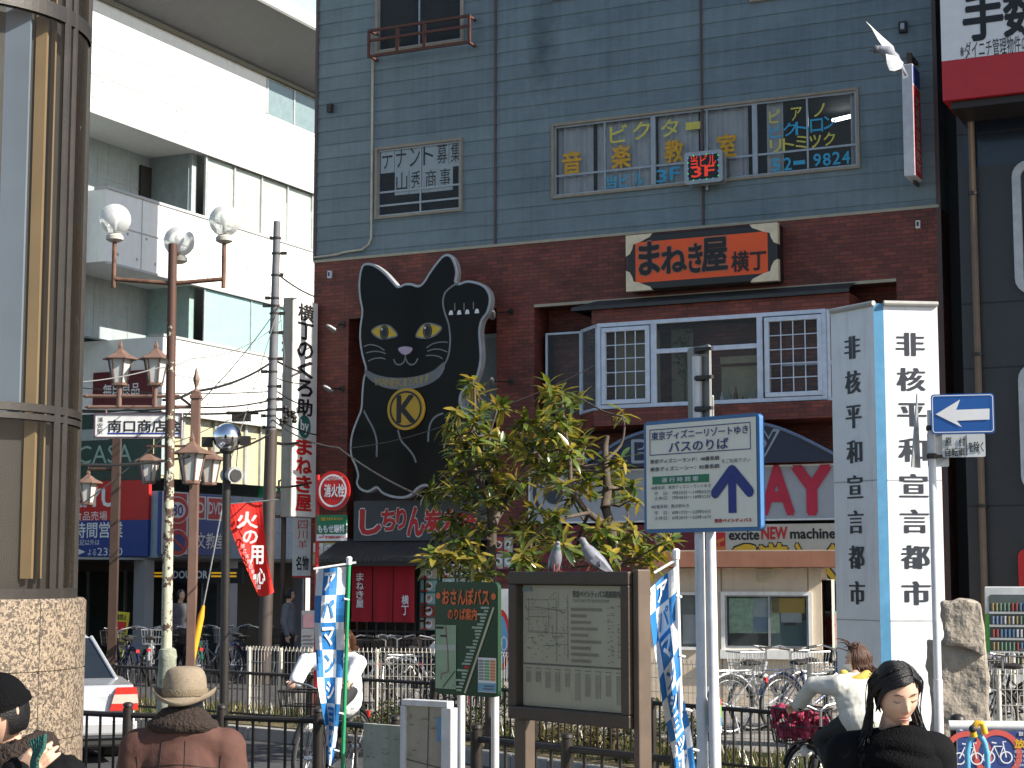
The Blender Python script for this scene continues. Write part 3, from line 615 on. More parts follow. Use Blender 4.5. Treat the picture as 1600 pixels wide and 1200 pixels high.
for (p, t) in (((273, 797), '80'), ((273, 848), '')):
    s, z = LL(*p); b.use(whitep); b.disc(s, z, .42, -.072, .3); b.use(redp); b.annulus(s, z, .4, .1, -.076, .28)
    b.use(bluep)
    if t: b.text(t, s-.2, s+.2, z-.12, z+.12, -.076, .03)
    else: b.disc(s, z, .29, -.076, .19); b.use(redp); b.strip([(s-.25, z+.15), (s+.25, z-.15)], .06, -.08)
b.build('rental_sign', store)
# ---------------------------------------------------------------- dark building on the right
Df = FP(1514, 27.6, -25.6); DH = Df.hit
dark = M('charcoal_panel', (.035, .037, .04), .4, var=.15); dkb = thing('dark_building', 'charcoal panelled building at the right edge with rounded white window frames', 'building', Df)
b = MB(dark); b.box(.0, 7, 0, 2.5, 0, 14); b.build('wall', dkb)
b = MB(black)
for y in (205, 472, 574, 790): z = DH(1560, y)[1]; b.box(0, 7, -.006, 0, z-.012, z+.012)
b.build('panel_joint', dkb)
b = MB(M('blue_black_glass', (.02, .03, .045), .15)); za, zc = DH(1560, 175)[1], DH(1560, 258)[1]; b.rect(.1, 7, zc, za, -.004); b.build('window_band', dkb)
for (px, ya, yb_) in ((1582, 255, 462), (1592, 570, 770)):
    x0, za = DH(px, ya); zc = DH(px, yb_)[1]; b = MB(M('white_frame_paint', (.5, .52, .54), .5)); P = rrect(x0, x0+3.4, zc, za, .25); Q = inset(P, .13); n = len(P)
    b.add([(x, -.12, z) for x, z in P]+[(x, -.12, z) for x, z in Q]+[(x, 0, z) for x, z in P]+[(x, -.03, z) for x, z in Q], [(i, (i+1) % n, n+(i+1) % n, n+i) for i in range(n)]+[(i, (i+1) % n, 2*n+(i+1) % n, 2*n+i) for i in range(n)]+[(n+i, n+(i+1) % n, 3*n+(i+1) % n, 3*n+i) for i in range(n)])
    w = b.build('window', dkb); b = MB(M('dark_pane', (.02, .025, .03), .1)); b.poly([(x, -.025, z) for x, z in Q]); b.build('pane', w)
b = MB(redp); x0, za = DH(1592, 858); zc = DH(1592, 935)[1]; P = rrect(x0, x0+2.5, zc, za, .12); b.prism(P, -.1, 0); b.build('red_sign', dkb)
b = MB(M('brown_pipe', (.17, .12, .08), .6, grime=.3)); x = DH(1526, 500, .1)[0]; b.path([(x, -.1, .1), (x, -.1, 10.3)], .055); b.use(darkm)
for z in (3, 5.4, 8): b.cyl((x, -.1, z), (x, -.1, z+.05), .075)
b.build('drain_pipe', dkb)
b = MB(black); b.box(-.55, 0, 1.2, 2.4, 0, 14); b.build('dark_gap_block', dkb)  # black block stands in for the darkness between the two buildings
# the advertising box on its front
Ef = FP(1493, 26.4, -25.6); EH = Ef.hit
sg = thing('rooftop_billboard', 'big white signboard with black characters over a red band on the dark building', 'sign', Ef)
za, zm, zc = 13.2, EH(1495, 93)[1], EH(1495, 155)[1]
b = MB(whitep); b.box(0, 5, 0, 1.1, zm, za); b.use(black)
for t, p, q_, bo in (('手', (1505, -10), (1567, 57), .05), ('数', (1568, -18), (1634, 50), .05), ('※ダイニチ管理物件の', (1500, 67), (1606, 80), .0)):
    (xa, z1), (xc, z0) = EH(*p), EH(*q_); b.text(t, xa, xc, z0, z1, -.006, bo)
b.build('white_panel', sg)
b = MB(M('billboard_red', (.5, .02, .025), .4, var=.1)); b.box(0, 5, 0, 1.1, zc, zm-.004); b.build('red_panel', sg)
b = MB(darkm); b.box(.1, 5, .1, 1.0, zc-.12, zc-.01); b.build('bracket', sg)
# ---------------------------------------------------------------- round stone and glass corner, left foreground
cx, cy = -2.95, 9.0
Tf = Fr(cx, cy, 0)
def tangent_r(px): a = math.atan((px-800)/FPX); d = math.hypot(cx, cy); return d*math.sin(a-math.atan2(cx, cy))
RB, RG = tangent_r(140), tangent_r(121)
gran = ramp_mat('pink_granite', [(.0, (.035, .03, .025)), (.25, (.1, .08, .06)), (.42, (.2, .155, .11)), (.6, (.29, .225, .16)), (.85, (.37, .29, .21)), (1, (.09, .07, .055))], 70, 'VORONOI', rough=.35, spec=.5)
tow = thing('curved_corner_tower', 'rounded building corner of tall bronze glass on a speckled pink granite base', 'building', Tf)
zb0 = 1.865
b = MB(gran); b.lathe([(RB, 0), (RB, 1.16), (RB-.008, 1.163), (RB-.008, 1.172), (RB, 1.175), (RB, 1.5), (RB-.008, 1.503), (RB-.008, 1.512), (RB, 1.515), (RB, zb0-.015), (RB-.015, zb0)], n=96)
b.box(-3, -RB*.7, -.0, RB, 0, zb0); b.build('granite_base', tow, smooth=35)
MM_ = M('granite_joint', (.04, .032, .028), .8)
fr_ = M('bronze_frame', (.035, .03, .026), .45, .2, var=.25, bump=.05)
b = MB(fr_)
for z0, z1, e in ((zb0, zb0+.05, .012), (2.75, 2.78, .01), (2.79, 2.83, .012), (4.82, 4.9, .012)): b.lathe([(RG+e, z0), (RG+e, z1), (RG-.03, z1), (RG-.03, z0)], n=96, cap=False)
def drum(px, rr):                       # where a sight line meets the drum of that radius
    an = math.atan((px-800)/FPX); a0 = math.atan2(cx, cy); d = math.hypot(cx, cy); h_ = min(rr, abs(d*math.sin(an-a0)))
    return Vector((math.sin(an), math.cos(an), 0))*(d*math.cos(an-a0)-math.sqrt(rr**2-h_**2))-Vector((cx, cy, 0))
for px, w in ((84, .026), (97, .02), (121, .016)): q_ = drum(px, RG-.003); b.cyl((q_.x, q_.y, zb0), (q_.x, q_.y, 6), w, n=8)
b.build('mullion', tow)
b = MB(MM_); q_ = drum(69, RB-.0015); b.cyl((q_.x, q_.y, 0), (q_.x, q_.y, zb0-.015), .0035, n=6); b.build('stone_joint', tow)
b = MB(glass('bronze_glass', (.1, .085, .07), .1, .04, 1.18)); b.lathe([(RG, zb0+.04), (RG, 6.2)], n=96, cap=False); b.build('curved_glass', tow, smooth=40)
b = MB(M('inner_dark', (.022, .018, .015), .7)); b.lathe([(RG-.13, zb0), (RG-.13, 6.2)], n=48); b.build('inner_core', tow, smooth=40)
b = MB(M('tan_post', (.26, .17, .085), .55, var=.1))
for px, w in ((46, .055), (65, .018)): q_ = drum(px, RG-.1); b.box(q_.x-w/2, q_.x+w/2, q_.y-.02, q_.y+.02, zb0+.1, 6)
b.use(M('sky_reflection_panel', (.18, .22, .28), .6, var=.2, scale=1)); q_ = drum(10, RG-.09); b.box(q_.x-.2, q_.x+.055, q_.y-.015, q_.y+.015, zb0+.9, 6)  # pale panel behind the glass stands in for the reflected sky
b.build('inner_post_and_reflection', tow)
b = MB(fr_); b.box(-3, -RG*.7, .0, RG, zb0+.002, 6.2); b.build('flank_wall', tow)
# ================================================================ signs on the buildings
def tx(b, fr, t, x0, y0, x1, y1, y, bold=0, **k):
    (a, zt), (c, z0) = fr.hit(x0, y0, -y), fr.hit(x1, y1, -y); return b.text(t, a, c, z0, zt, y, bold, **k)
def rc(b, fr, x0, y0, x1, y1, y):
    (a, zt), (c, z0) = fr.hit(x0, y0, -y), fr.hit(x1, y1, -y); b.rect(a, c, z0, zt, y); return a, c, z0, zt
# --- the cat
silver = M('silver_edge', (.42, .44, .46), .45, .3, grime=.1); catb = M('black_gloss', (.006, .006, .006), .22, var=.1, spec=.16); greyl = M('grey_line', (.2, .21, .22), .5); collar = M('collar_grey', (.16, .17, .18), .5)
ey = M('eye_yellow', (.62, .42, .02), .4); gd = M('medal_gold', (.5, .3, .02), .4, var=.1)
def K(p, o=.62): return gh(460+p[0]/2.4, 380+p[1]/2.4, o)
cat = thing('cat_signboard', 'giant black beckoning cat cutout with yellow eyes and silver edge on the brick wall', 'sign', G)
OUT = [(255,82),(245,110),(240,160),(244,210),(252,255),(246,300),(243,350),(248,400),(257,440),(266,475),(257,510),(252,560),(248,620),(233,660),(215,710),(208,760),(211,800),(226,835),(236,870),(231,900),(246,925),(275,935),(298,924),(310,920),(330,940),(370,955),(410,957),(440,945),(460,925),(480,913),(500,914),(522,938),(565,952),(615,955),(662,945),(692,915),(702,870),(714,820),(716,770),(708,720),(692,672),(664,648),(640,628),(624,598),(628,565),(648,540),(676,520),(694,480),(702,430),(700,380),(697,330),(705,290),(725,262),(737,215),(728,176),(700,150),(650,139),(608,150),(611,110),(604,75),(590,48),(574,40),(555,47),(530,75),(505,110),(483,145),(465,157),(440,150),(415,150),(390,160),(372,143),(350,118),(325,95),(295,77),(270,74)]
out = smooth_pts([K(p) for p in OUT], 3); inn = inset(out, .045)
b = MB(silver); b.prism(out, -.62, -.46); b.build('cutout_body', cat)
b = MB(catb); b.prism(inn, -.632, -.621); b.build('black_face', cat)
y = -.638; lw = .034
def cs(b, pts, w=lw, n=5, yy=None): b.strip(smooth_pts([K(p) for p in pts], n, False), w, y if yy is None else yy)
b = MB(greyl)
cs(b, [(612,150),(585,168),(565,190),(559,225),(566,262),(580,305),(586,365),(578,425),(556,470)])
b.build('body_outline', cat)
b = MB(greyl)
for p in ([(262,628),(278,660),(297,695),(310,740),(310,802)], [(390,700),(402,740),(428,770),(447,795),(458,822)], [(560,638),(535,648),(516,668),(506,700),(503,745)], [(640,628),(655,600),(650,575),(632,560)]): cs(b, p, .036)
b.build_split('body_outline', cat)
b = MB(greyl)
for p in ([(262,388),(285,381),(315,387),(340,403)], [(270,412),(298,406),(325,408),(345,415)], [(278,443),(300,433),(330,431),(343,436)], [(497,393),(520,378),(550,371),(577,372)], [(500,405),(525,398),(550,399),(575,408)], [(495,422),(520,421),(545,426),(557,434)]): cs(b, p, .02)
cs(b, [(374,435),(382,452),(398,456),(412,446),(418,432),(426,448),(440,456),(455,450),(465,432)], .025); cs(b, [(418,418),(418,434)], .025, 1)
for x, z0 in ((603, 225), (638, 225), (673, 220)): cs(b, [(x, z0), (x, z0+28)], .02, 1)
b.use(whitep)
for x, z in ((589, 262), (620, 261), (650, 259), (686, 256)): s, zz = K((x, z)); b.prism([(s-.045, zz-.035), (s+.045, zz-.035), (s+.03, zz+.04), (s-.01, zz+.05), (s-.035, zz+.02)], y-.004, y)
b.build('whiskers_and_claws', cat)
b = MB(collar); a = [(266,472),(300,490),(350,503),(420,505),(485,494),(530,474),(562,446),(566,470),(545,505),(505,530),(455,545),(400,550),(340,542),(295,520),(272,497)]
b.prism(smooth_pts([K(p) for p in a], 2), y-.008, y); b.use(M('dull_gold_letter', (.35, .26, .06), .5))
for i, ch in enumerate('MANEKIYAII'):
    t = i/9; x = 318+t*178; zc = 519+10*math.sin(t*math.pi)-12*t+ (0); s, zz = K((x, zc)); w = .06 if ch != 'I' else .02; b.text(ch, s-w, s+w, zz-.075, zz+.075, y-.01, .0, skew=-.1+.3*t)
b.build('collar', cat)
for (c, pts) in (((340, 335), [(290,330),(310,312),(338,305),(365,312),(390,346),(360,358),(330,362),(305,350)]), ((502, 330), [(456,348),(475,312),(500,299),(530,303),(556,318),(535,345),(505,358),(475,358)])):
    b = MB(greyl); P = smooth_pts([K(p) for p in pts], 4); b.prism(P, y-.006, y); b.use(ey); b.prism(inset(P, .03), y-.01, y-.006); s, zz = K(c); b.use(black); b.disc(s, zz, .095, y-.013, .135); b.use(greyl); b.annulus(s, zz, .072, .008, y-.016, .108); b.use(whitep); b.disc(s-.05, zz+.06, .02, y-.018); b.build('eye', cat)
b = MB(M('nose_lavender', (.42, .33, .45), .5)); b.prism(smooth_pts([K(p) for p in [(396,393),(418,388),(442,392),(444,402),(434,414),(418,419),(404,414),(394,402)]], 3), y-.02, y); b.build('nose', cat)
b = MB(gd); s, zz = K((424, 623)); rx, rz = .385, .385
n = 40; circ = lambda r: [(s+r*math.cos(2*math.pi*k/n), zz+r*math.sin(2*math.pi*k/n)) for k in range(n)]
b.prism(circ(.385), y-.05, y); b.use(black); b.annulus(s, zz, .335, .035, y-.054); b.text('K', s-.17, s+.2, zz-.24, zz+.24, y-.055, .045); b.build('medallion', cat)
# spotlights that stick out of the wall round the cat
def spot(px, py, px2, py2, lab):
    f = G; s, z = gh(px, py); s2, z2 = gh(px2, py2, .7); fr = Fr(*(Vector((G.x, G.y))+Vector((math.cos(G.a), math.sin(G.a)))*s)[:2], -25.6, z)
    t = thing('wall_spotlight', lab, 'spotlight', fr, 'spotlights on the brick wall')
    b = MB(darkm); b.lathe([(.06, -.02), (.06, .02)], 0, 0, 0, 14); b.v = [(x, -.03+z_, y_) for x, y_, z_ in b.v]; b.path([(0, -.05, 0), ((s2-s)*.4, -.4, (z2-z)*.5), (s2-s, -.68, z2-z)], .014, 8); b.build('arm', t)
    b = MB(M('spot_grey', (.16, .16, .17), .4, .5)); q = Vector((s2-s, -.7, z2-z)); d = Vector((-.3 if s2 < s else .3, .5, -.3)).normalized(); b.path([q-d*.1, q-d*.04, q+d*.1], [.025, .045, .055], 12); b.build('lamp_head', t, smooth=40)
spot(800, 487, 770, 491, 'small black spotlight arm right of the cat by its raised paw')
spot(800, 597, 768, 596, 'small black spotlight arm on the brick pier under the paw')
spot(537, 507, 517, 512, 'small spotlight arm left of the cat beside its ear level')
spot(535, 608, 512, 607, 'small spotlight arm left of the cat at its collar level')
# --- orange sign with brush lettering
O = .4; og = thing('orange_signboard', 'black framed orange signboard with brush lettering and cream metal corners', 'sign', G)
x0, x1 = gs(979, 410, O), gs(1215, 395, O); z1, z0 = gz(980, 369, O), gz(980, 455, O)
b = MB(M('black_lacquer', (.012, .011, .011), .3)); b.box(x0, x1, -O, -.05, z0, z1); b.build('board', og, bevel=.02)
b = MB(M('orange_face', (.85, .1, .014), .4, var=.12, scale=2)); b.rect(x0+.17, x1-.17, z0+.13, z1-.13, -O-.006); b.use(M('pale_outline', (.45, .2, .12), .5))
P = (('ま', 999, 380, 1030, 427), ('ね', 1034, 387, 1072, 424), ('き', 1076, 382, 1097, 424), ('屋', 1097, 374, 1136, 421)); 
for t, a, c, d, e in P: tx(b, G, t, a, c, d, e, -O-.009, .1)
b.use(black)
for t, a, c, d, e in P: tx(b, G, t, a, c, d, e, -O-.018, .055)
tx(b, G, '横丁', 1143, 394, 1197, 421, -O-.018, .035); b.build('face', og)
b = MB(M('cream_metal', (.75, .64, .45), .45, .1))
for sx, X in ((1, x0), (-1, x1)):
    for sz, Z in ((1, z0), (-1, z1)):
        b.prism([(X-.008*sx, Z-.008*sz), (X+.48*sx, Z-.008*sz), (X+.44*sx, Z+.05*sz), (X+.34*sx, Z+.09*sz), (X+.25*sx, Z+.13*sz), (X+.13*sx, Z+.16*sz), (X+.11*sx, Z+.24*sz), (X+.06*sx, Z+.33*sz), (X-.008*sx, Z+.36*sz)], -O-.014, -O+.1)
b.build_split('corner_bracket', og)
# --- LED sign
O = .3; lg = thing('led_sign', 'small electric sign with red dotted letters and a grey rounded frame below the music windows', 'sign', G)
(x0, z1), (x1, z0) = gh(1070, 240, O), gh(1128, 282, O); b = MB(alu); b.prism(rrect(x0, x1, z0, z1, .05), -O, -.1); b.build('case', lg, bevel=.012)
b = MB(black); b.rect(x0+.06, x1-.06, z0+.06, z1-.06, -O-.005); b.use(M('led_red', (.8, .05, .02), .5, var=0, emit=.22)); tx(b, G, '当ビル', 1079, 244, 1119, 259, -O-.008, .02); tx(b, G, '3F', 1081, 261, 1116, 274, -O-.008, .03)
for i in range(18):
    u = i/18; t = 2*math.pi*u; b.use([M('led_green', (.05, .9, .2), .5, var=0, emit=.2), M('led_blue', (.1, .4, .8), .5, var=0, emit=.2)][i % 2]); b.disc((x0+x1)/2+(x1-x0)*.41*max(-1, min(1, 1.3*math.cos(t))), (z0+z1)/2+(z1-z0)*.4*max(-1, min(1, 1.3*math.sin(t))), .014, -O-.009, n=8)
b.build('display', lg)
b = MB(alu); xm = (x0+x1)/2; b.box(xm-.02, xm+.02, -.12, -.0, z0-.1, z0); b.box(xm-.02, xm+.02, -.12, 0, z1, z1+.1); b.build('bracket', lg)
# --- narrow white and red blade sign at the right
f = G; s0 = gs(1421, 200, .55); bs = thing('blade_sign', 'narrow white and red blade sign projecting from the siding at the right', 'sign', G)
z1, z0 = gz(1421, 100, .6), gz(1421, 275, .6); b = MB(M('blade_white', (.62, .64, .68), .4)); b.box(s0-.09, s0+.09, -.62, -.1, z0, z1); b.build('case', bs, bevel=.01)
b = MB(redp); q = lambda ya, yb_, za, zb_, e: b.add([(s0+.092+e, ya, za), (s0+.092+e, yb_, za), (s0+.092+e, yb_, zb_), (s0+.092+e, ya, zb_)], [(0, 1, 2, 3)]); q(-.61, -.11, z0+.02, z1-.35, 0); b.use(bluep); q(-.61, -.11, z1-.33, z1-.02, 0); b.use(whitep)
t_ = MB(); t_.use(whitep); t_.vtext('武蔵野音楽教室', 0, .3, z0+.1, z1-.5, 0, .02); b.add([(s0+.096, -.36+v[0], v[2]) for v in t_.v], t_.f); b.build('lettering_face', bs)
b = MB(brown); b.box(s0-.03, s0+.05, -.5, -.42, z1, z1+.22); b.box(s0-.03, s0+.05, -.45, -.0, z1+.14, z1+.2); b.box(s0-.02, s0+.02, -.3, 0, z0-.06, z0-.01); b.build('bracket', bs)
# --- long white projecting sign at the left corner
s0 = XL+.12; b_ = thing('projecting_sign', 'tall white projecting sign with black and red brush writing at the building corner', 'sign', G)
z1, z0 = gz(500, 466, .6), gz(500, 808, .6); D0, D1 = -.95, -.06
b = MB(M('tan_case', (.36, .33, .28), .55, grime=.35)); b.box(s0-.22, s0, D0, D1, z0, z1); b.build('case', b_, bevel=.012)
b = MB(M('sign_white', (.8, .8, .78), .45, var=.06)); X = s0+.004
b.add([(X, D0+.02, z0+.02), (X, D1-.02, z0+.02), (X, D1-.02, z1-.02), (X, D0+.02, z1-.02)], [(0, 1, 2, 3)])
t_ = MB(black); H = z1-z0; t_.vtext('横丁のくろ助', 0, .52, z0+H*.46, z1-.06, 0, .05); k0 = len(t_.f); t_.use(M('teal_disc', (.02, .14, .13), .5)); t_.disc(0, z0+H*.415, .22, 0, n=20); t_.use(whitep); t_.text('by', -.14, .14, z0+H*.38, z0+H*.445, -.004, .04); t_.use(redp); t_.vtext('まねき屋', 0, .52, z0+.1, z0+H*.365, 0, .06)
for m_ in t_.mats:
    i = t_.mats.index(m_); b.use(m_)
    n_ = len(b.v); b.v += [(X+.004-v[1], (D0+D1)/2+v[0], v[2]) for v in t_.v]
    for fc, mi in zip(t_.f, t_.mi):
        if mi == i: b.f.append(tuple(q+n_ for q in fc)); b.mi.append(b.k)
b.build('lettering_face', b_)
b = MB(darkm)
for z in (z0+.5, (z0+z1)/2, z1-.4): b.box(s0-.15, s0-.07, D1-.001, -.02, z-.04, z+.04)
b.build('bracket', b_)
# --- grill restaurant board, noren, menus, posters
sg = thing('grill_signboard', 'dark fascia board with red brush lettering outlined white above the entrance roof', 'sign', G)
O = .2; (x0, z1), (x1, z0) = gh(553, 783, O), gh(762, 842, O); b = MB(M('board_slate', (.06, .065, .075), .5, var=.2)); b.box(x0, x1, -O, .19, z0-.02, z1); b.build('board', sg)
b = MB(whitep)
P = (('し', 564, 797, 594, 834), ('ち', 597, 797, 617, 828), ('り', 620, 795, 634, 826), ('ん', 637, 794, 662, 836), ('炭', 664, 797, 690, 831), ('火', 692, 795, 716, 829), ('焼', 718, 793, 744, 827))
for t, a, c, d, e in P: tx(b, G, t, a, c, d, e, -O-.006, .13)
b.use(redp)
for t, a, c, d, e in P: tx(b, G, t, a, c, d, e, -O-.016, .07)
b.build('lettering', sg)
O = .5; nr = thing('noren_curtain', 'red split doorway curtain with white writing at the restaurant entrance', 'curtain', G)
x0, x1 = gs(549, 930, O), gs(648, 930, O); z1, z0 = gz(600, 884, O), gz(600, 972, O); red_c = M('red_cloth', (.36, .008, .02), .8, var=.12)
W_ = (x1-x0)/3
for i in range(3):
    b = MB(red_c); n = 12; v = []
    for j in range(n+1):
        u = j/n
        for k in range(5): v.append((x0+W_*i+.008+u*(W_-.016), -O+.025*math.sin(u*9+i*2)*(k/4), z1-(z1-z0)*k/4))
    b.add(v, [(5*j+k, 5*j+k+1, 5*j+k+6, 5*j+k+5) for j in range(n) for k in range(4)]); b.use(whitep)
    if i == 0: b.vtext('まねき屋', x0+.2, .15, z0+.25, z1-.12, -O-.03, .03)
    if i == 2: b.vtext('横丁', x1-.18, .14, z0+.12, z0+.5, -O-.03, .03)
    b.build('cloth_panel', nr)
b = MB(dk); b.path([(x0-.08, -O, z1+.01), (x1+.08, -O, z1+.01)], .018); b.build('pole', nr)
fd = [M('food_red', (.35, .06, .03), .5), M('food_tan', (.4, .22, .1), .5), M('food_green', (.1, .22, .06), .5), M('food_cream', (.5, .45, .35), .5), M('food_dark', (.06, .03, .02), .5)]
def menu(lab, px0, py0, px1, py1, base, o, nx, nz, seed, title=None):
    t = thing('menu_board', lab, 'menu board', G); rg = random.Random(seed); (x0, z1), (x1, z0) = gh(px0, py0, o), gh(px1, py1, o); b = MB(base); b.box(x0, x1, -o, -o+.04, z0, z1)
    for i in range(nx):
        for j in range(nz):
            cx_, cz_ = x0+(x1-x0)*(i+.5)/nx, z0+(z1-z0)*(j+.5)/nz; w, h = (x1-x0)/nx*.44, (z1-z0)/nz*.44
            b.use(rg.choice([teal, fd[3], whitep, fd[0]])); b.rect(cx_-w, cx_+w, cz_-h, cz_+h, -o-.004); b.use(whitep); r_ = min(w, h)*.8; b.disc(cx_, cz_, r_, -o-.008, n=14)
            for k in range(4): b.use(rg.choice(fd)); b.disc(cx_+rg.uniform(-.4, .4)*r_, cz_+rg.uniform(-.4, .4)*r_, r_*.4, -o-.011-k*.002, n=8)
            b.use(redp); b.rect(cx_-w*.9, cx_-w*.1, cz_-h, cz_-h*.75, -o-.02)
    if title: b.use(whitep); b.text(title, x0+.05, x1-.05, z1-.25, z1-.05, -o-.02, .03)
    b.build('menu_panel', t); return t
menu('teal food menu board beside the red doorway curtain with rows of round dishes', 656, 886, 684, 985, M('teal_board', (.05, .2, .18), .5), .15, 1, 5, 1)
menu('dark food poster board behind the green bus sign with large dishes', 690, 880, 757, 925, M('black_board', (.04, .03, .03), .5), .15, 3, 2, 2)
menu('purple food poster beside the left tree trunk', 772, 838, 802, 890, M('purple_board', (.1, .03, .12), .5), .15, 2, 2, 3)
menu('yellow food poster with photographs left of the entrance under the eye clinic plate', 489, 848, 540, 884, M('yellow_board', (.5, .36, .06), .5), .2, 3, 2, 4, '金曜夜')
# --- amusement signs over the right shop front
ag = thing('arcade_signboard', 'long pale grey shop signboard with big red letters', 'sign', G); O = .25
(x0, z1), (x1, z0) = gh(826, 737, O), gh(1316, 812, O); b = MB(M('pale_grey_panel', (.36, .38, .42), .5, var=.1)); b.box(x0, x1, -O, .1, z0, z1); b.build('panel', ag)
b = MB(white); frame(b, (x0, x1, z0, z1), .03, -O-.012, -O+.05); b.build('trim', ag)
b = MB(M('letter_red', (.5, .012, .05), .4))
for t, a, c in (('P', 1083, 1130), ('L', 1137, 1183), ('A', 1189, 1239), ('Y', 1240, 1297)): tx(b, G, t, a, 731, c, 801, -O-.02, .07)
b.build('lettering', ag)
b = MB(M('dark_ring', (.04, .05, .07), .5)); s, z = gh(866, 770, O); b.annulus(s, z, .42, .07, -O-.006); b.disc(s, z, .2, -O-.006); b.build('emblem', ag)
ar = thing('arched_sign', 'dark blue arched sign with outlined letters above the grey signboard', 'sign', G); O = .5
pts = [gh(px, py, O) for px, py in ((895, 735), (935, 712), (980, 686), (1040, 668), (1100, 660), (1160, 661), (1205, 667), (1250, 684), (1305, 712))]
up = smooth_pts(pts, 4, False); zb_ = z1+.03; b = MB(M('navy_panel', (.015, .022, .05), .4)); b.prism([(up[0][0], zb_)]+up+[(up[-1][0], zb_)], -O, -O+.15); b.build('panel', ar)
b = MB(M('blue_grey_tube', (.13, .19, .3), .4)); b.path([(x, -O-.02, z+.02) for x, z in up], .028, 6); b.build('rim', ar)
for t, a, c, d, e, bx in (('B', 988, 688, 1018, 722, (991, 691, 1015, 719)), ('y', 1184, 672, 1218, 712, (1188, 675, 1214, 708))):
    b = MB(M('neon_outline', (.3, .35, .42), .4)); tx(b, G, t, a, c, d, e, -O-.006, .05); b.use(M('navy_panel')); tx(b, G, t, *bx, -O-.012, .0); b.build('letter', ar)
mb_ = thing('maroon_fascia', 'dark red shop fascia strip with pale round dots under the grey signboard', 'sign', G); O = .2
(x0, z1), (x1, z0) = gh(830, 822, O), gh(1112, 905, O); b = MB(M('maroon_fascia', (.16, .012, .02), .5)); b.box(x0, x1, -O, .1, z0, z1); b.use(M('dot_grey', (.38, .36, .36), .6))
for px, py in ((884, 852), (868, 880), (1000, 842), (1034, 842)): s, z = gh(px, py, O); b.disc(s, z, .13, -O-.005, n=20)
b.build('panel', mb_)
eb = thing('machine_banner', 'white and yellow shop banner with black and red lettering beside the tall pillar', 'banner', G); O = .3
(x0, z1), (x1, z0) = gh(1105, 820, O), gh(1312, 912, O); b = MB(M('banner_cream', (.55, .5, .42), .5)); b.box(x0, x1, -O, .1, z0, z1)
b.use(black); tx(b, G, 'excite', 1139, 829, 1186, 843, -O-.005, .05); tx(b, G, 'machine', 1235, 826, 1305, 841, -O-.005, .05); b.use(redp); tx(b, G, 'NEW', 1190, 824, 1230, 842, -O-.005, .06)
for t, a, c, d, e in (('C', 1142, 852, 1180, 892), ('遊', 1186, 850, 1230, 896), ('入', 1234, 850, 1270, 896), ('く', 1282, 852, 1306, 908)):
    b.use(black); tx(b, G, t, a, c, d, e, -O-.005, .13); b.use(yellowp); tx(b, G, t, a, c, d, e, -O-.014, .06)
b.use(redp); rc(b, G, 1108, 832, 1134, 890, -O-.006); b.use(orangep); tx(b, G, '新', 1109, 840, 1133, 880, -O-.01, .05); b.build('panel', eb)
bp = thing('bicycle_prohibition_panel', 'white panel with a red ringed blue disc, behind the green bus sign', 'sign', FP(785, 26, -20)); f = FP(785, 26, -20); 
(x0, z1), (x1, z0) = f.hit(760, 920), f.hit(800, 1060); b = MB(white); b.box(x0, x1, 0, .04, z0, z1); s, z = f.hit(783, 1000); b.use(redp); b.disc(s, z, .15, -.005, .45); b.use(M('sky_blue_print', (.12, .3, .5), .5)); b.disc(s, z, .11, -.009, .36); b.use(whitep); b.annulus(s-.03, z-.05, .05, .01, -.012, .1); b.annulus(s+.05, z-.05, .05, .01, -.012, .1)
b.build('panel', bp); b = MB(steel); b.box(-.05, 0, .041, .07, .1, z1); b.build('post', bp)
# ================================================================ street furniture
def wz(py, Y, px=800): return at(px, py, Y).z
glob = glass('globe_glass', (.85, .86, .84), .42, .15)
# --- lamp with three globes, peeling paint
def peel_mat():
    m, N, L, p = new_mat('peeling_pole'); tc = N.new('ShaderNodeTexCoord'); sp = N.new('ShaderNodeSeparateXYZ'); L.new(tc.outputs['Object'], sp.inputs[0])
    n = N.new('ShaderNodeTexNoise'); n.inputs['Scale'].default_value = 9; n.inputs['Detail'].default_value = 7; n.inputs['Roughness'].default_value = .75; L.new(tc.outputs['Object'], n.inputs['Vector'])
    hg = N.new('ShaderNodeMapRange'); hg.inputs['From Min'].default_value = 1.5; hg.inputs['From Max'].default_value = 5.2; hg.inputs['To Min'].default_value = .07; hg.inputs['To Max'].default_value = -.2; L.new(sp.outputs[2], hg.inputs[0])
    ad = N.new('ShaderNodeMath'); L.new(n.outputs[0], ad.inputs[0]); L.new(hg.outputs[0], ad.inputs[1])
    cr = N.new('ShaderNodeValToRGB'); e = cr.color_ramp.elements; e[0].position = .485; e[0].color = (.03, .018, .013, 1); e[1].position = .52; e[1].color = (.5, .48, .36, 1); x = e.new(.42); x.color = (.075, .032, .02, 1); x = e.new(.64); x.color = (.42, .42, .3, 1)
    L.new(ad.outputs[0], cr.inputs[0]); L.new(cr.outputs[0], p.inputs['Base Color']); p.inputs['Roughness'].default_value = .65
    b = N.new('ShaderNodeBump'); b.inputs['Strength'].default_value = .5; b.inputs['Distance'].default_value = .006; L.new(cr.outputs[0], b.inputs['Height']); L.new(b.outputs[0], p.inputs['Normal']); return m
peel = peel_mat()
Y = 17.0; f = FP(264, Y); lp = thing('globe_street_lamp', 'three globe street lamp on a peeling brown and cream pole at the left', 'street lamp', f)
zt, zb = wz(381, Y), wz(1015, Y); b = MB(peel); xt = f.hit(270, 381)[0]; b.path([(f.hit(258, 1080)[0], 0, 0), (f.hit(260, 1015)[0], 0, zb), (xt, 0, zt)], [.052, .052, .044], 18); b.build('pole', lp, smooth=40)
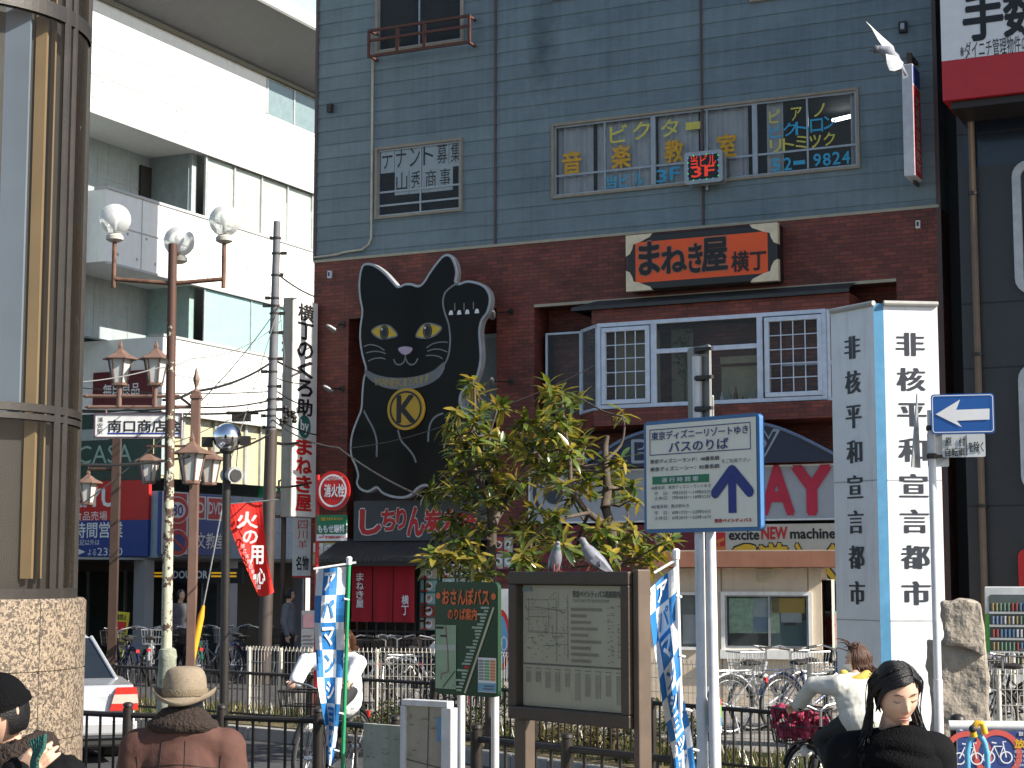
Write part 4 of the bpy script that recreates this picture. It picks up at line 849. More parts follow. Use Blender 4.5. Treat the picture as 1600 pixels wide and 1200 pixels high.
b = MB(M('verdigris_base', (.33, .35, .27), .7, var=.5, scale=9, bump=.3, grime=.4)); x = f.hit(261, 1060)[0]; b.lathe([(.11, .12), (.1, .5), (.085, zb-.1), (.092, zb-.07), (.08, zb), (.052, zb+.02)], x, 0, 0, 20); b.build('pole_base', lp, smooth=40)
for px, py, pa in ((180, 343, 545), (351, 345, 545), (274, 371, None)):
    x, zc = f.hit(px, py); r = .155; yo = 0 if pa else .2; b = MB(rust)
    if pa:
        za = f.hit(265, 440 if px < 200 else 436)[1]; z_low = f.hit(px, 450)[1]; b.path([(x, 0, z_low), (x, 0, zc-r-.05)], .022, 10); b.path([(xt, 0, f.hit(265, 443)[1]), (x, 0, f.hit(px, 436)[1])], .022, 10)
    else: b.path([(xt, 0, zc-.12), (x, yo, zc-.17), (x, yo, zc-.12)], .022, 10)
    ar_ = b.build('lamp_arm', lp, smooth=40)
    b = MB(M('pale_collar', (.55, .52, .46), .6, grime=.3)); b.lathe([(.05, -r-.07), (.085, -r-.05), (.085, -r-.015), (.06, -r+.01)], x, yo, zc, 18); b.build('collar', ar_, smooth=40)
    b = MB(glob); b.ball((x, yo, zc), r, 28, 18); g_ = b.build('globe', ar_, smooth=60)
    b = MB(M('bulb_white', (.8, .8, .78), .4)); b.lathe([(.018, -.13), (.02, -.05), (.045, 0), (.05, .03), (.03, .07), (.004, .08)], x, yo, zc, 14); b.build('bulb', ar_, smooth=60)
# --- ornamental lamps of the shopping street
lampm = M('lantern_brown', (.17, .1, .075), .5, grime=.2); frost = M('frosted_pane', (.5, .52, .5), .35, var=.08)
def lantern(root, x, z, y=0, k=1.0, up=True):
    b = MB(lampm); b.lathe([(.0, .62*k), (.02*k, .56*k), (.035*k, .52*k), (.03*k, .48*k), (.06*k, .46*k), (.12*k, .41*k), (.25*k, .345*k), (.25*k, .33*k), (.12*k, .33*k)], x, y, z, 6); b.lathe([(.08*k, -.04*k), (.11*k, -.03*k), (.11*k, 0), (.1*k, .01*k)], x, y, z, 6)
    for i in range(6):
        a = i*math.pi/3; b.cyl((x+.1*k*math.cos(a), y+.1*k*math.sin(a), z), (x+.165*k*math.cos(a), y+.165*k*math.sin(a), z+.335*k), .012*k, n=5)
    l = b.build('lantern', root); b = MB(frost); b.lathe([(.093*k, .005), (.155*k, .33*k)], x, y, z, 6); b.build('lantern_pane', l)
Y = 24.0; f = FP(301, Y); sl = thing('shopping_street_lamp', 'brown square lamp post with spear finial, lanterns and crossbars above the white street sign', 'street lamp', f)
w = .06; b = MB(lampm); zt = wz(612, Y); b.box(-w, w, -w, w, 0, zt); b.box(-w*1.3, w*1.3, -w*1.3, w*1.3, zt-.1, zt-.05); b.lathe([(w*1.3, zt), (w*.5, zt+.03), (.02, zt+.06), (.05, zt+.16), (.045, zt+.2), (.012, zt+.32), (0, zt+.36)], 0, 0, 0, 4); b.box(-w*1.5, w*1.5, -w*1.5, w*1.5, 0, .5); b.build('post', sl, bevel=.006)
b = MB(lampm)
for py, xe, xr in ((619, 138, 280), (636, 142, 300)): xa, z = f.hit(xe, py); b.path([(xa, 0, z), (f.hit(xr, py)[0], 0, z)], .025, 8); b.path([(xa-.09, 0, z), (xa-.03, 0, z), (xa, 0, z)], [.004, .03, .025], 8)
xa, za = f.hit(278, 618); b.path([(xa, 0, za), (0, 0, wz(640, Y))], .02, 6); x2, z2 = f.hit(285, 697); b.path([(f.hit(230, 697)[0], 0, z2), (0, 0, z2)], .018, 6); b.build('crossbar', sl)
for px in (187, 243):
    x, z = f.hit(px, 599); lantern(sl, x, z); b = MB(lampm); b.cyl((x, 0, f.hit(px, 636)[1]), (x, 0, z-.03), .035); b.build('lantern_stem', sl)
x, z = f.hit(303, 753); lantern(sl, x, z, -.2, 1.12); lantern(sl, f.hit(322, 750)[0], z, .25, .95)
b = MB(lampm); b.cyl((x, -.2, z+.6), (x, -.2, wz(690, Y)), .025); b.cyl((x, -.2, wz(692, Y)), (0, 0, wz(692, Y)), .02); b.build('lantern_bracket', sl)
x, z = f.hit(230, 752); lantern(sl, x, z, .1, .85); b = MB(lampm); b.cyl((x, .1, z+.5), (x, 0, z2), .015); b.build('lantern_bracket', sl)
ns = thing('street_name_sign', 'white rectangular street association sign with dark characters and blue underline hanging from crossbars', 'sign', f)
(x0, z1), (x1, z0) = f.hit(149, 646), f.hit(285, 685); b = MB(white); b.box(x0, x1, -.06, .06, z0, z1); b.use(M('purple_brown_trim', (.09, .06, .08), .5)); frame(b, (x0, x1, z0, z1), .02, -.075, -.055); b.use(black)
b.vtext('浦安駅', f.hit(158, 665)[0], .075, z0+.05, z1-.05, -.064, .0); tx(b, f, '南口商店会', 169, 656, 283, 675, -.064, .02); b.use(bluep); rc(b, f, 168, 676, 281, 678.5, -.064); b.build('panel', ns)
b = MB(lampm); b.cyl((x0+.15, 0, z1), (x0+.15, 0, wz(636, Y)), .012); b.cyl((x1-.15, 0, z1), (x1-.15, 0, wz(636, Y)), .012); b.build_split('hanger', ns)
Y = 31.0; f = FP(178, Y); s2 = thing('shopping_street_lamp', 'dim brown lamp post with one hanging lantern before the red and blue store sign', 'street lamp', f)
b = MB(brown); b.box(-.07, .07, -.07, .07, 0, wz(672, Y)); x, z = f.hit(137, 786); zz = f.hit(137, 733)[1]; b.path([(x, 0, zz), (0, 0, zz)], .03, 6); b.cyl((x, 0, z+.5), (x, 0, zz), .02); b.build('post', s2); lantern(s2, x, z, 0, 1.05)
Y = 33; f = FP(440, Y); s3 = thing('shopping_street_lamp', 'small dark lantern on a bracket post just right of the utility pole', 'street lamp', f); x, z = f.hit(435, 806); lantern(s3, x, z, 0, 1.0); b = MB(brown); b.cyl((0, .2, 0), (0, .2, z+.75), .05); b.path([(0, .2, z+.7), (x, 0, z+.66), (x, 0, z+.5)], .02, 6); b.build('post', s3)
# --- chrome ball lamp with a loudspeaker
Y = 21; f = FP(355, Y); cl = thing('ball_lamp', 'slim dark lamp post with one shiny silver globe and a horn loudspeaker', 'street lamp', f)
x, zc = f.hit(355, 683); b = MB(darkm); b.path([(f.hit(352, 1000)[0], 0, 0), (x, 0, zc-.15)], [.055, .05], 14); b.build('pole', cl, smooth=40)
b = MB(M('chrome', (.75, .77, .8), .06, 1, var=.04)); b.ball((x, 0, zc), .172, 32, 20); b.build('globe', cl, smooth=60)
b = MB(darkm); b.lathe([(.06, -.2), (.09, -.17), (.09, -.14), (.05, -.13)], x, 0, zc, 16); x2, z2 = f.hit(364, 742); b.path([(x2-.03, 0, z2+.6), (x2-.03, 0, z2+.1)], .006, 5); b.path([(x2+.06, 0, z2+.5), (x2+.04, 0, z2+.1)], .006, 5); b.box(x-.3, x-.18, -.05, .05, zc-.12, zc); b.box(x+.16, x+.28, -.05, .05, zc-.1, zc+.01); b.path([(x-.3, 0, zc-.03), (x+.35, 0, zc-.02)], .008, 5); b.build('bracket', cl)
b = MB(M('grey_horn', (.4, .4, .39), .5)); b.path([(x2-.1, .1, z2), (x2+.0, -.02, z2), (x2+.05, -.1, z2-.01)], [.085, .09, .1], 16); b.use(black); b.path([(x2+.052, -.103, z2-.01), (x2+.054, -.106, z2-.01)], .075, 16); b.build('loudspeaker', cl, smooth=40)
# --- utility pole, transformer clamps
Y = 30; f = FP(425, Y); up_ = thing('utility_pole', 'grey concrete utility pole with clamps, insulators and a dark lower sleeve', 'utility pole', f)
polec = M('pole_concrete', (.15, .155, .17), .7, var=.2, grime=.25); b = MB(polec); xt, zt = f.hit(433, 346); xb = f.hit(413, 1000)[0]; xm, zm = f.hit(424, 672); b.path([(xm, 0, zm), (xt, 0, zt)], [.085, .062], 16); b.build('pole', up_, smooth=40)
b = MB(M('pole_sleeve', (.06, .045, .04), .6, grime=.3)); b.path([(xb, 0, .1), (xm, 0, zm)], [.12, .105], 16); b.build('lower_sleeve', up_, smooth=40)
b = MB(darkm); rg = random.Random(2)
for py in (372, 396, 430, 466, 478, 490, 520, 561, 581, 604, 624, 640, 650, 668):
    s = (py-346)/(1000-346); x = xt+(xb-xt)*s; z = f.hit(430, py)[1]; rr_ = .08+.03*s; b.cyl((x, 0, z-.015), (x, 0, z+.015), rr_); k = rg.choice((-1, 1)); b.box(x+k*rr_, x+k*(rr_+rg.uniform(.03, .12)), -.03, .02, z-.025, z+.03)
b.build_split('clamp', up_)
b = MB(darkm); rg = random.Random(4)
for px, py in ((446, 640), (452, 645), (458, 648), (447, 655), (460, 655), (440, 660)): x, z = f.hit(px, py); b.lathe([(.03, -.07), (.05, -.03), (.03, 0), (.05, .03), (.03, .07)], x, 0, z, 8)
b.build_split('insulator', up_)
f = FP(378, 31); tb = thing('cable_junction', 'black drop wire closure hanging on the overhead cables left of the utility pole', 'cable closure', f); b = MB(darkm)
x0, z = f.hit(358, 647); x1 = f.hit(397, 647)[0]; b.box(x0+.06, x1-.06, -.08, .08, z-.06, z+.03); b.path([(x0-.05, 0, z+.02), (x1+.08, 0, z+.02)], .03, 8)
for i in range(6): x = x0+.08+i*(x1-x0-.16)/5; b.box(x-.02, x+.02, -.09, .09, z-.13, z-.06)
b.build('closure', tb)
# --- overhead wires: each one a catenary between two places in the street
wire = M('cable_black', (.012, .012, .013), .5, var=0); wireg = M('cable_grey', (.2, .2, .2), .5, var=0)
def cable(pts, r=.01, sag=.15, m=wire, lab=''):
    P = [at(px, py, Y) for px, py, Y in pts]; o = P[0]; q = []
    for a, c in zip(P, P[1:]):
        for i in range(10): t = i/10; q.append(a.lerp(c, t)-Vector((0, 0, sag*4*t*(1-t)*(c-a).length/8))-o)
    q.append(P[-1]-o); b = MB(m); b.path(q, r, 5); fr = Fr(o.x, o.y, 0, o.z); b.build('overhead_cable', fr=fr, label=lab, cat='cable', group='overhead cables in the left street')
L_ = 'black overhead cable strung across the left street '
for k, (pts, r, m) in enumerate([
    ([(437, 431, 30), (520, 470, 36)], .016, wire), ([(436, 478, 30), (300, 640, 24), (110, 800, 20)], .008, wire), ([(424, 566, 30), (300, 612, 24), (255, 625, 22)], .02, wire),
    ([(432, 564, 30), (520, 585, 37)], .02, wire), ([(436, 346+130, 30), (360, 720, 29)], .008, wireg), ([(420, 612, 30), (110, 604, 33)], .01, wire), ([(420, 626, 30), (300, 636, 27), (110, 640, 28)], .014, wire),
    ([(418, 641, 30), (200, 640, 34), (110, 642, 36)], .02, wire), ([(425, 655, 30), (530, 700, 24), (760, 810, 17)], .012, wire), ([(425, 676, 30), (310, 710, 24), (110, 725, 20)], .018, wire),
    ([(425, 690, 30), (470, 690, 33)], .03, wire), ([(110, 598, 20), (246, 575, 22), (300, 560, 24), (440, 500, 36)], .008, wireg), ([(430, 610, 30), (500, 640, 34)], .012, wire), ([(430, 590, 30), (480, 600, 32)], .01, wire),
    ([(424, 620, 30), (330, 668, 28), (240, 700, 26)], .006, wire), ([(415, 760, 30), (480, 756, 32)], .022, wire), ([(428, 650, 30), (470, 672, 32), (500, 680, 33)], .014, wire),
    ([(545, 700, 28), (720, 655, 24), (930, 570, 28)], .007, wire), ([(436, 470, 30), (445, 560, 30), (432, 640, 30)], .006, wireg)]):
    cable(pts, r, .12, m, ['thin', 'heavy', 'grey'][0 if r < .012 else 1]+' overhead cable number' if 0 else L_+['from the pole top to the shop building', 'running low down to the left', 'from the pole clamp to the spear post', 'behind the white projecting sign', 'sloping steeply past the silver globe', 'above the street name sign', 'at crossbar level of the lamp post', 'level with the dark closure', 'sagging down in front of the cat', 'passing behind the big lantern', 'thick and short at the pole foot', 'in pale grey across the lanterns', 'leaving the pole to the right', 'near the upper insulators', 'crossing the street name sign', 'over the small right lantern', 'bundled beside the insulators', 'thin across the cat body', 'looping down the pole'][k])
# --- red fire safety pennant on its pole
Y = 26; f = FP(385, Y, 0); fl = thing('fire_safety_banner', 'red triangular hanging banner with white characters tied beside the utility pole', 'banner', f)
q = [f.hit(*p) for p in ((349, 790), (409, 783), (413, 840), (428, 926), (402, 931), (370, 850))]
b = MB(M('banner_red', (.7, .02, .012), .7, var=.1)); n = 10
Lc, Rc = smooth_pts([q[0], f.hit(372, 855), f.hit(404, 931)], 8, False), smooth_pts([q[1], f.hit(416, 850), f.hit(429, 925)], 8, False); v = []
for i, (a, c) in enumerate(zip(Lc, Rc)):
    for j in range(n+1): u = j/n; v.append((a[0]+(c[0]-a[0])*u, -.05*math.sin(u*5+i*.25)-.02, a[1]+(c[1]-a[1])*u-.03*math.sin(u*3.14)*(1 if i else 0)))
m_ = len(Lc); b.add(v, [(i*(n+1)+j, i*(n+1)+j+1, (i+1)*(n+1)+j+1, (i+1)*(n+1)+j) for i in range(m_-1) for j in range(n)]); b.build('cloth', fl)
b = MB(whitep)
for t, p, q_ in (('火', (371, 800), (402, 825)), ('の', (380, 829), (402, 849)), ('用', (391, 853), (411, 881)), ('心', (402, 888), (414, 912))): tx(b, f, t, *p, *q_, -.12, .05)
for i, ch in enumerate('堀江消防団第一分団'): tx(b, f, ch, 377+i*3.1, 850+i*8, 382+i*3.1, 856.5+i*8, -.12, .02)
b.build('lettering', fl); b = MB(steel); b.path([(*[q[0][0]-.04, -.02], q[0][1]+.01), (q[1][0]+.25, -.02, q[1][1]+.02)], .012, 6); b.build('rod', fl)
# --- guy wire with yellow guard
Y = 24; a, c = at(298, 1038, Y), at(318, 946, Y); top = at(348, 790, Y); f = Fr(a.x, a.y, 0); gw = thing('guy_wire', 'yellow plastic guard on a thin guy wire beside the lamp post', 'guy wire', f)
g0 = f.loc(Vector((a.x-.12, a.y, .1))); b = MB(steel); b.path([g0, f.loc(a), f.loc(c), f.loc(top)], .01, 6); b.build('wire', gw); b = MB(M('guard_yellow', (.75, .38, .02), .45)); b.path([f.loc(a), f.loc(a.lerp(c, .8)), f.loc(c)], [.05, .045, .02], 10); b.build('guard', gw, smooth=40)
# --- yellow notice board, banner by the lane
f = FP(178, 33, -10); yn = thing('parking_notice', 'tall yellow notice board with a red band leaning near the parked bicycles', 'notice board', f)
b = MB(M('notice_yellow', (.6, .5, .02), .5)); (x0, z1), (x1, z0) = f.hit(166, 955), f.hit(192, 1027); b.box(x0, x1, -.02, .02, z0, z1); b.use(redp); b.rect(x0+.03, x1-.03, z1-.36, z1-.18, -.024); b.use(black)
b.text('駐輪禁止', x0+.03, x1-.03, z1-.15, z1-.04, -.024, .02)
for i in range(5): b.rect(x0+.04, x1-.05-.04*(i % 2), z0+.08+i*.09, z0+.11+i*.09, -.024)
o = b.build('board', yn); o.rotation_euler[1] = R(5); b = MB(darkm); b.cyl(((x0+x1)/2, .03, 0), ((x0+x1)/2, .03, z1), .02); b.build('stand', yn)
f = FP(474, 34, -15); vb = thing('lane_banner', 'narrow white shop sign with red characters low beside the projecting sign', 'sign', f)
b = MB(white); (x0, z1), (x1, z0) = f.hit(459, 806), f.hit(489, 903); b.box(x0, x1, -.04, .04, z0, z1); b.use(redp); b.vtext('四川羊', (x0+x1)/2, .2, z0+(z1-z0)*.46, z1-.08, -.045, .0); b.use(black); b.text('名物', x0+.08, x1-.08, z0+.15, z0+.42, -.045, .04); b.use(redp); b.rect(x0, x1, z0, z0+.04, -.045); b.build('panel', vb)
b = MB(steel); b.cyl(((x0+x1)/2, .06, 0), ((x0+x1)/2, .06, z1), .03); b.build('post', vb)
f = FP(487, 26, -15); nb = thing('paper_notice_board', 'grey notice board with a small pink picture behind the left checkered flag', 'notice board', f); b = MB(M('grey_board', (.3, .3, .31), .6)); (x0, z1), (x1, z0) = f.hit(472, 954), f.hit(497, 1050); b.box(x0, x1, -.02, .02, z0, z1); b.use(M('pink_print', (.45, .25, .28), .6)); b.rect(x0+.03, x1-.03, z1-.25, z1-.05, -.024); b.use(dimtxt)
for i in range(9): b.rect(x0+.03, x1-.04-.03*(i % 3), z0+.08+i*.055, z0+.095+i*.055, -.024)
b.build('panel', nb); b = MB(steel); b.cyl(((x0+x1)/2, .04, 0), ((x0+x1)/2, .04, z1), .02); b.build('post', nb)
# --- fire hydrant sign
f = FP(498, 19, -18); hs = thing('fire_hydrant_sign', 'round red hydrant sign on a red pole with a green and white clinic plate', 'sign', f)
x, z = f.hit(523, 767); xp = f.hit(495, 900)[0]; zt = f.hit(500, 742)[1]; b = MB(M('hydrant_red', (.6, .015, .015), .4, grime=.1)); b.path([(xp, 0, .1), (xp, 0, zt)], .022, 12); b.cyl((xp, 0, z+.12), (x, 0, z+.12), .012); b.cyl((xp, 0, z-.12), (x, 0, z-.12), .012); b.build('pole', hs, smooth=40)
b = MB(MATS['hydrant_red']); pc = [(x+.2*math.cos(2*math.pi*k/36), z+.215*math.sin(2*math.pi*k/36)) for k in range(36)]; b.prism(pc, -.05, -.03); b.use(whitep); b.annulus(x, z, .165, .02, -.054, .178); tx(b, f, '消火栓', 507, 757, 538, 776, -.054, .05); tx(b, f, 'FIRE HYDRANT', 508, 745, 536, 750, -.054, .0); b.build('disc', hs)
(x0, z1), (x1, z0) = f.hit(498, 805), f.hit(544, 845); b = MB(greenp); zm = z1-(z1-z0)*.33; b.box(x0, x1, -.05, -.03, zm, z1); zm2 = z0+(z1-z0)*.26; b.use(whitep); b.box(x0, x1, -.05, -.03, z0, zm-.001); b.use(greenp); b.rect(x0, x1, zm2, zm, -.053); b.use(whitep); b.text('ももせ眼科', x0+.02, x1-.02, zm2+.015, zm-.015, -.057, .06); b.use(yellowp); b.text('☎353-0121', x0+.05, x1-.05, zm+.03, z1-.025, -.054, .04); b.use(redp); b.text('浦安駅南口徒歩3分', x0+.1, x1-.02, z0+.025, zm2-.02, -.054, .04); b.strip([(x0+.03, z0+.04), (x0+.08, z0+.04), (x0+.08, z0+.08)], .012, -.054); b.build('clinic_plate', hs)
# --- one way sign
f = FP(1460, 13, -14); ow = thing('one_way_sign', 'blue sign with a white left arrow and small plate on a white pole', 'sign', f)
b = MB(M('pole_white', (.68, .69, .7), .4, grime=.25)); x = f.hit(1461, 900)[0]; zz = f.hit(1461, 640)[1]; zj = f.hit(1461, 1062)[1]; b.path([(x, .05, 0), (x, .05, zj), (x, .05, zj+.001), (x, .05, zz)], [.034, .034, .029, .029], 16); b.build('pole', ow, smooth=40)
(x0, z1), (x1, z0) = f.hit(1454, 617), f.hit(1555, 677); b = MB(M('sign_blue', (.015, .1, .36), .35, var=.06)); b.prism(rrect(x0, x1, z0, z1, .025), -.03, -.015); b.use(whitep)
b.strip(rrect(x0+.012, x1-.012, z0+.012, z1-.012, .02), .006, -.034, True); P = [(1462, 648), (1500, 625), (1494, 641), (1546, 639), (1546, 656), (1495, 658), (1503, 668)]; b.poly([(s_[0], -.034, s_[1]) for s_ in (f.hit(*p) for p in P)]); b.build('arrow_plate', ow)
(x0, z1), (x1, z0) = f.hit(1472, 679), f.hit(1540, 714); b = MB(M('plate_white', (.6, .62, .62), .4, grime=.1)); b.prism(rrect(x0, x1, z0, z1, .012), -.03, -.016); b.use(black)
for t, a, c, d, e in (('原', 1477, 684, 1487, 697), ('付', 1498, 684, 1508, 696), ('自転車', 1477, 700, 1508, 713), ('を除く', 1513, 690, 1537, 706)): tx(b, f, t, a, c, d, e, -.034, .02)
b.box(f.hit(1509.5, 690)[0], f.hit(1510.5, 690)[0], -.034, -.031, z0+.01, z1-.01); b.build('lower_plate', ow)
# seen from behind: another sign on the same pole, turned away
b = MB(steel); rx_ = .02; b.prism([(0, 0), (-.12, .0), (-.02, .56)], .1, .11); o = b.build('turned_plate', ow); (xx, zq) = f.hit(1461, 730); o.location = (x, .02, zq); o.rotation_euler = (0, 0, R(58))
b = MB(steel); xx0, zq1 = f.hit(1448, 675); xx1, zq0 = f.hit(1483, 728); b.prism(rrect(xx0, xx1, zq0, zq1, .01), .09, .1); b.build('back_plate', ow)
b = MB(darkm)
for py in (668, 712): z = f.hit(1461, py)[1]; b.cyl((x, .05, z-.02), (x, .05, z+.02), .036); b.box(x-.04, x+.12, .075, .088, z-.012, z+.012); b.box(x-.02, x+.02, -.015, .05, z-.012, z+.012)
b.build_split('clamp', ow)
# --- bus stop sign on two poles
f = FP(1097, 12.5, -47); bsn = thing('bus_stop_direction_sign', 'cream bus stop sign with timetable writing and a blue up arrow on two poles', 'sign', f)
(x0, z1), (x1, z0) = f.hit(1010, 664), f.hit(1184, 823); z1 = f.hit(1010, 665)[1]; z0 = f.hit(1010, 827)[1]
b = MB(M('sign_navy_edge', (.05, .16, .36), .4)); b.prism(rrect(x0-.02, x1+.02, z0-.02, z1+.02, .03), 0, .05); b.build('frame', bsn, bevel=.008)
b = MB(M('sign_cream', (.86, .83, .7), .5, var=.05, grime=.05)); b.rect(x0, x1, z0, z1, -.004); b.use(M('navy_print', (.03, .05, .2), .5)); y = -.008
W_, H_ = x1-x0, z1-z0; U = lambda u: x0+W_*u; V = lambda v: z1-H_*v
frame(b, (U(.035), U(.955), V(.295), V(.045)), .006, y, y+.002)
def bt(t, u0, v0, u1, v1, bo=.0): b.text(t, U(u0), U(u1), V(v1), V(v0), y, bo)
bt('東京ディズニーリゾートゆき', .055, .07, .935, .15, .02); bt('バスのりば', .22, .175, .76, .275, .025)
b.use(M('grey_ink', (.08, .08, .1), .5)); bt('東京ディズニーランド：48番系統', .04, .335, .68, .375, .02); bt('東京ディズニーシー：82番系統', .04, .41, .68, .45, .02); bt('をご利用下さい', .7, .37, .95, .41, .01)
b.use(greenp); b.rect(U(.06), U(.585), V(.575), V(.5), y); b.use(whitep); bt('運 行 時 間 帯', .15, .515, .49, .56, .02); bb_ = b.v[-1]; y2 = y-.004
b.use(M('grey_ink'))
for t, u0, v, u1 in (('48番系統：東京ディズニーランドゆき', .045, .59, .6), ('平　日：7時25分〜19時02分', .075, .645, .6), ('土休日：7時40分〜18時52分', .075, .69, .6), ('482番系統：舞浜駅ゆき', .045, .77, .4), ('平　日：6時17分〜22時54分', .075, .83, .6), ('土休日：6時20分〜22時16分', .075, .88, .6)): bt(t, u0, v, u1, v+.036, .01)
b.use(redp); bt('東京ベイシティバス', .63, .92, .955, .955, .06)
b.use(M('arrow_blue', (.02, .035, .22), .5)); y = -.0085; b.path
cxu, zt_, s_ = U(.79), V(.46), H_*.18
b.poly([(cxu-.035*W_, y, V(.87)), (cxu+.035*W_, y, V(.87)), (cxu+.035*W_, y, V(.52)), (cxu-.035*W_, y, V(.52))])
for k in (-1, 1): b.strip([(cxu-k*.0, V(.475)), (cxu+k*W_*.15, V(.68))], .075*W_, y-.001); b.disc(cxu+k*W_*.15, V(.68), .037*W_, y-.0012)
b.disc(cxu, V(.48), .038*W_, y-.0014); b.build('sign_face', bsn)
pw = MATS['pole_white']; f2 = Fr(f.x, f.y, 0)
for px, yo, nm in ((1095, .08, 'pole'), (1114, .0, 'pole')):
    p0 = f.loc(Vector((at(px+5, 1200, 12.5).x, 12.5+yo, 0))); ptop = at(px-4 if px == 1095 else 1110, 555 if px == 1095 else 820, 12.5); p1 = f.loc(Vector((ptop.x, 12.5+yo, ptop.z))); b = MB(pw); zj = wz(1092, 12.5)
    pj = p0.lerp(p1, (zj)/(p1.z)); pj2 = pj+Vector((0, 0, .01)); b.path([p0, pj, pj2, p1], [.041, .041, .036, .036], 18); o = b.build('pole', bsn, smooth=40)
q0 = f.loc(Vector((at(1115, 1120, 12.45).x, 12.5-.05, 0))); b = MB()
za, zb_ = wz(1092, 12.5), wz(1145, 12.5)
for i, (m_, u0, u1) in enumerate(((M('sticker_red', (.5, .12, .1), .5), .82, 1), (M('sticker_green', (.2, .4, .12), .5), .45, .82), (M('sticker_blue', (.1, .25, .45), .5), .2, .45), (whitep, 0, .2))):
    b.use(m_); c0 = f.loc(Vector((at(1117, 1120, 12.52).x, 12.52, 0))); b.lathe([(.0475, zb_+(za-zb_)*u0), (.0475, zb_+(za-zb_)*u1)], c0.x, c0.y, 0, 20, cap=False)
b.build('sticker', bsn)
# back of a road sign on the top of the left pole
b = MB(M('sign_back_grey', (.25, .25, .24), .5, .4, grime=.3)); b.prism(rrect(0, .28, 0, .7, .03), 0, .012); b.use(steel); b.prism(rrect(-.002, .282, -.002, .702, .03), .012, .016); o = b.build('turned_road_sign', bsn); tp = at(1091, 620, 12.5); o.location = f.loc(Vector((tp.x-.05, 12.74, wz(690, 12.6)))); o.rotation_euler = (0, 0, R(47-62))
b = MB(M('sign_back_grey')); b.prism(rrect(0, .16, 0, .24, .015), 0, .012); o = b.build('turned_small_plate', bsn); o.location = f.loc(Vector((tp.x+.03, 12.66, wz(668, 12.5)))); o.rotation_euler = (0, 0, R(47-62))
b = MB(darkm)
for py in (548, 592, 640): q_ = f.loc(at(1093, py, 12.58)); b.cyl((q_.x, q_.y, q_.z-.02), (q_.x, q_.y, q_.z+.02), .046); b.box(q_.x, q_.x+.16, q_.y-.06, q_.y-.03, q_.z-.012, q_.z+.012)
b.build_split('clamp', bsn)
# --- green stroll bus guide
f = FP(729, 10.8, -42); gg = thing('green_bus_guide', 'dark green rounded bus guide board with orange title on two white poles', 'sign', f)
(x0, z1), (x1, z0) = f.hit(680, 909), f.hit(778, 1090); z0 = f.hit(729, 1087)[1]; b = MB(M('guide_green', (.012, .05, .022), .3, var=.1)); b.prism(rrect(x0, x1, z0, z1, .04), 0, .03); W_, H_ = x1-x0, z1-z0; y = -.004
b.use(M('title_orange', (.75, .16, .05), .5)); bt_ = lambda t, u0, v0, u1, v1, bo: b.text(t, U(u0), U(u1), V(v1), V(v0), y, bo)
bt_('おさんぽバス', .13, .06, .87, .2, .06); bt_('のりば案内', .22, .235, .68, .335, .05)
for u in (.06, .94): b.disc(U(u), V(.125), .022, y, n=5); b.disc(U(u), V(.125), .022, y-.001, n=5, rot=R(36))
b.use(M('pale_map', (.3, .42, .28), .6)); b.rect(U(.02), U(.35), V(.95), V(.385), y); b.use(M('map_pale2', (.42, .48, .4), .6)); b.rect(U(.02), U(.35), V(.61), V(.56), y-.002); b.use(M('map_line', (.3, .12, .14), .6)); b.strip([(U(.18), V(.39)), (U(.2), V(.5)), (U(.22), V(.6)), (U(.23), V(.8)), (U(.12), V(.82)), (U(.11), V(.87))], .008, y-.003); b.use(black); b.strip([(U(.14), V(.94)), (U(.34), V(.79))], .006, y-.003); b.rect(U(.03), U(.15), V(.42), V(.4), y-.003); b.rect(U(.1), U(.2), V(.49), V(.475), y-.003)
b.use(M('cream_line', (.55, .5, .35), .5)); b.strip([(U(.49), V(.98)), (U(.94), V(.22))], .016, y); b.use(M('pale_green_print', (.35, .45, .35), .6))
rg = random.Random(8)
for i in range(26):
    t = i/25; xx = U(.47+.43*(1-t)) if 0 else U(.47)+(U(.9)-U(.47))*t; zz = V(.955)+(V(.225)-V(.955))*t; w_ = rg.uniform(.045, .11)
    if i == 7: b.use(redp)
    b.rect(xx-w_, xx-.015, zz-.006, zz+.006, y); b.use(M('pale_green_print'))
b.use(whitep); b.rect(U(.7), U(.98), V(.96), V(.66), y)
for i in range(7):
    for j, m_ in enumerate((greyp, M('tbl_green', (.2, .4, .2), .6), M('tbl_orange', (.7, .25, .05), .6))): b.use(m_); b.rect(U(.71+j*.09), U(.79+j*.09), V(.7+i*.026), V(.68+i*.026), y-.002)
b.use(M('tbl_blue', (.2, .4, .55), .6)); b.rect(U(.7), U(.98), V(.955), V(.88), y-.002); b.use(dimtxt); b.rect(U(.8), U(.95), V(.91), V(.9), y-.004); b.rect(U(.78), U(.95), V(.935), V(.925), y-.004)
b.build('board', gg, bevel=.004)
for px in (711, 764): x = f.hit(px, 1100)[0]; b = MB(pw); b.cyl((x, .055, 0), (x, .055, z1-.1), .024, n=16); b.build('pole', gg, smooth=40)
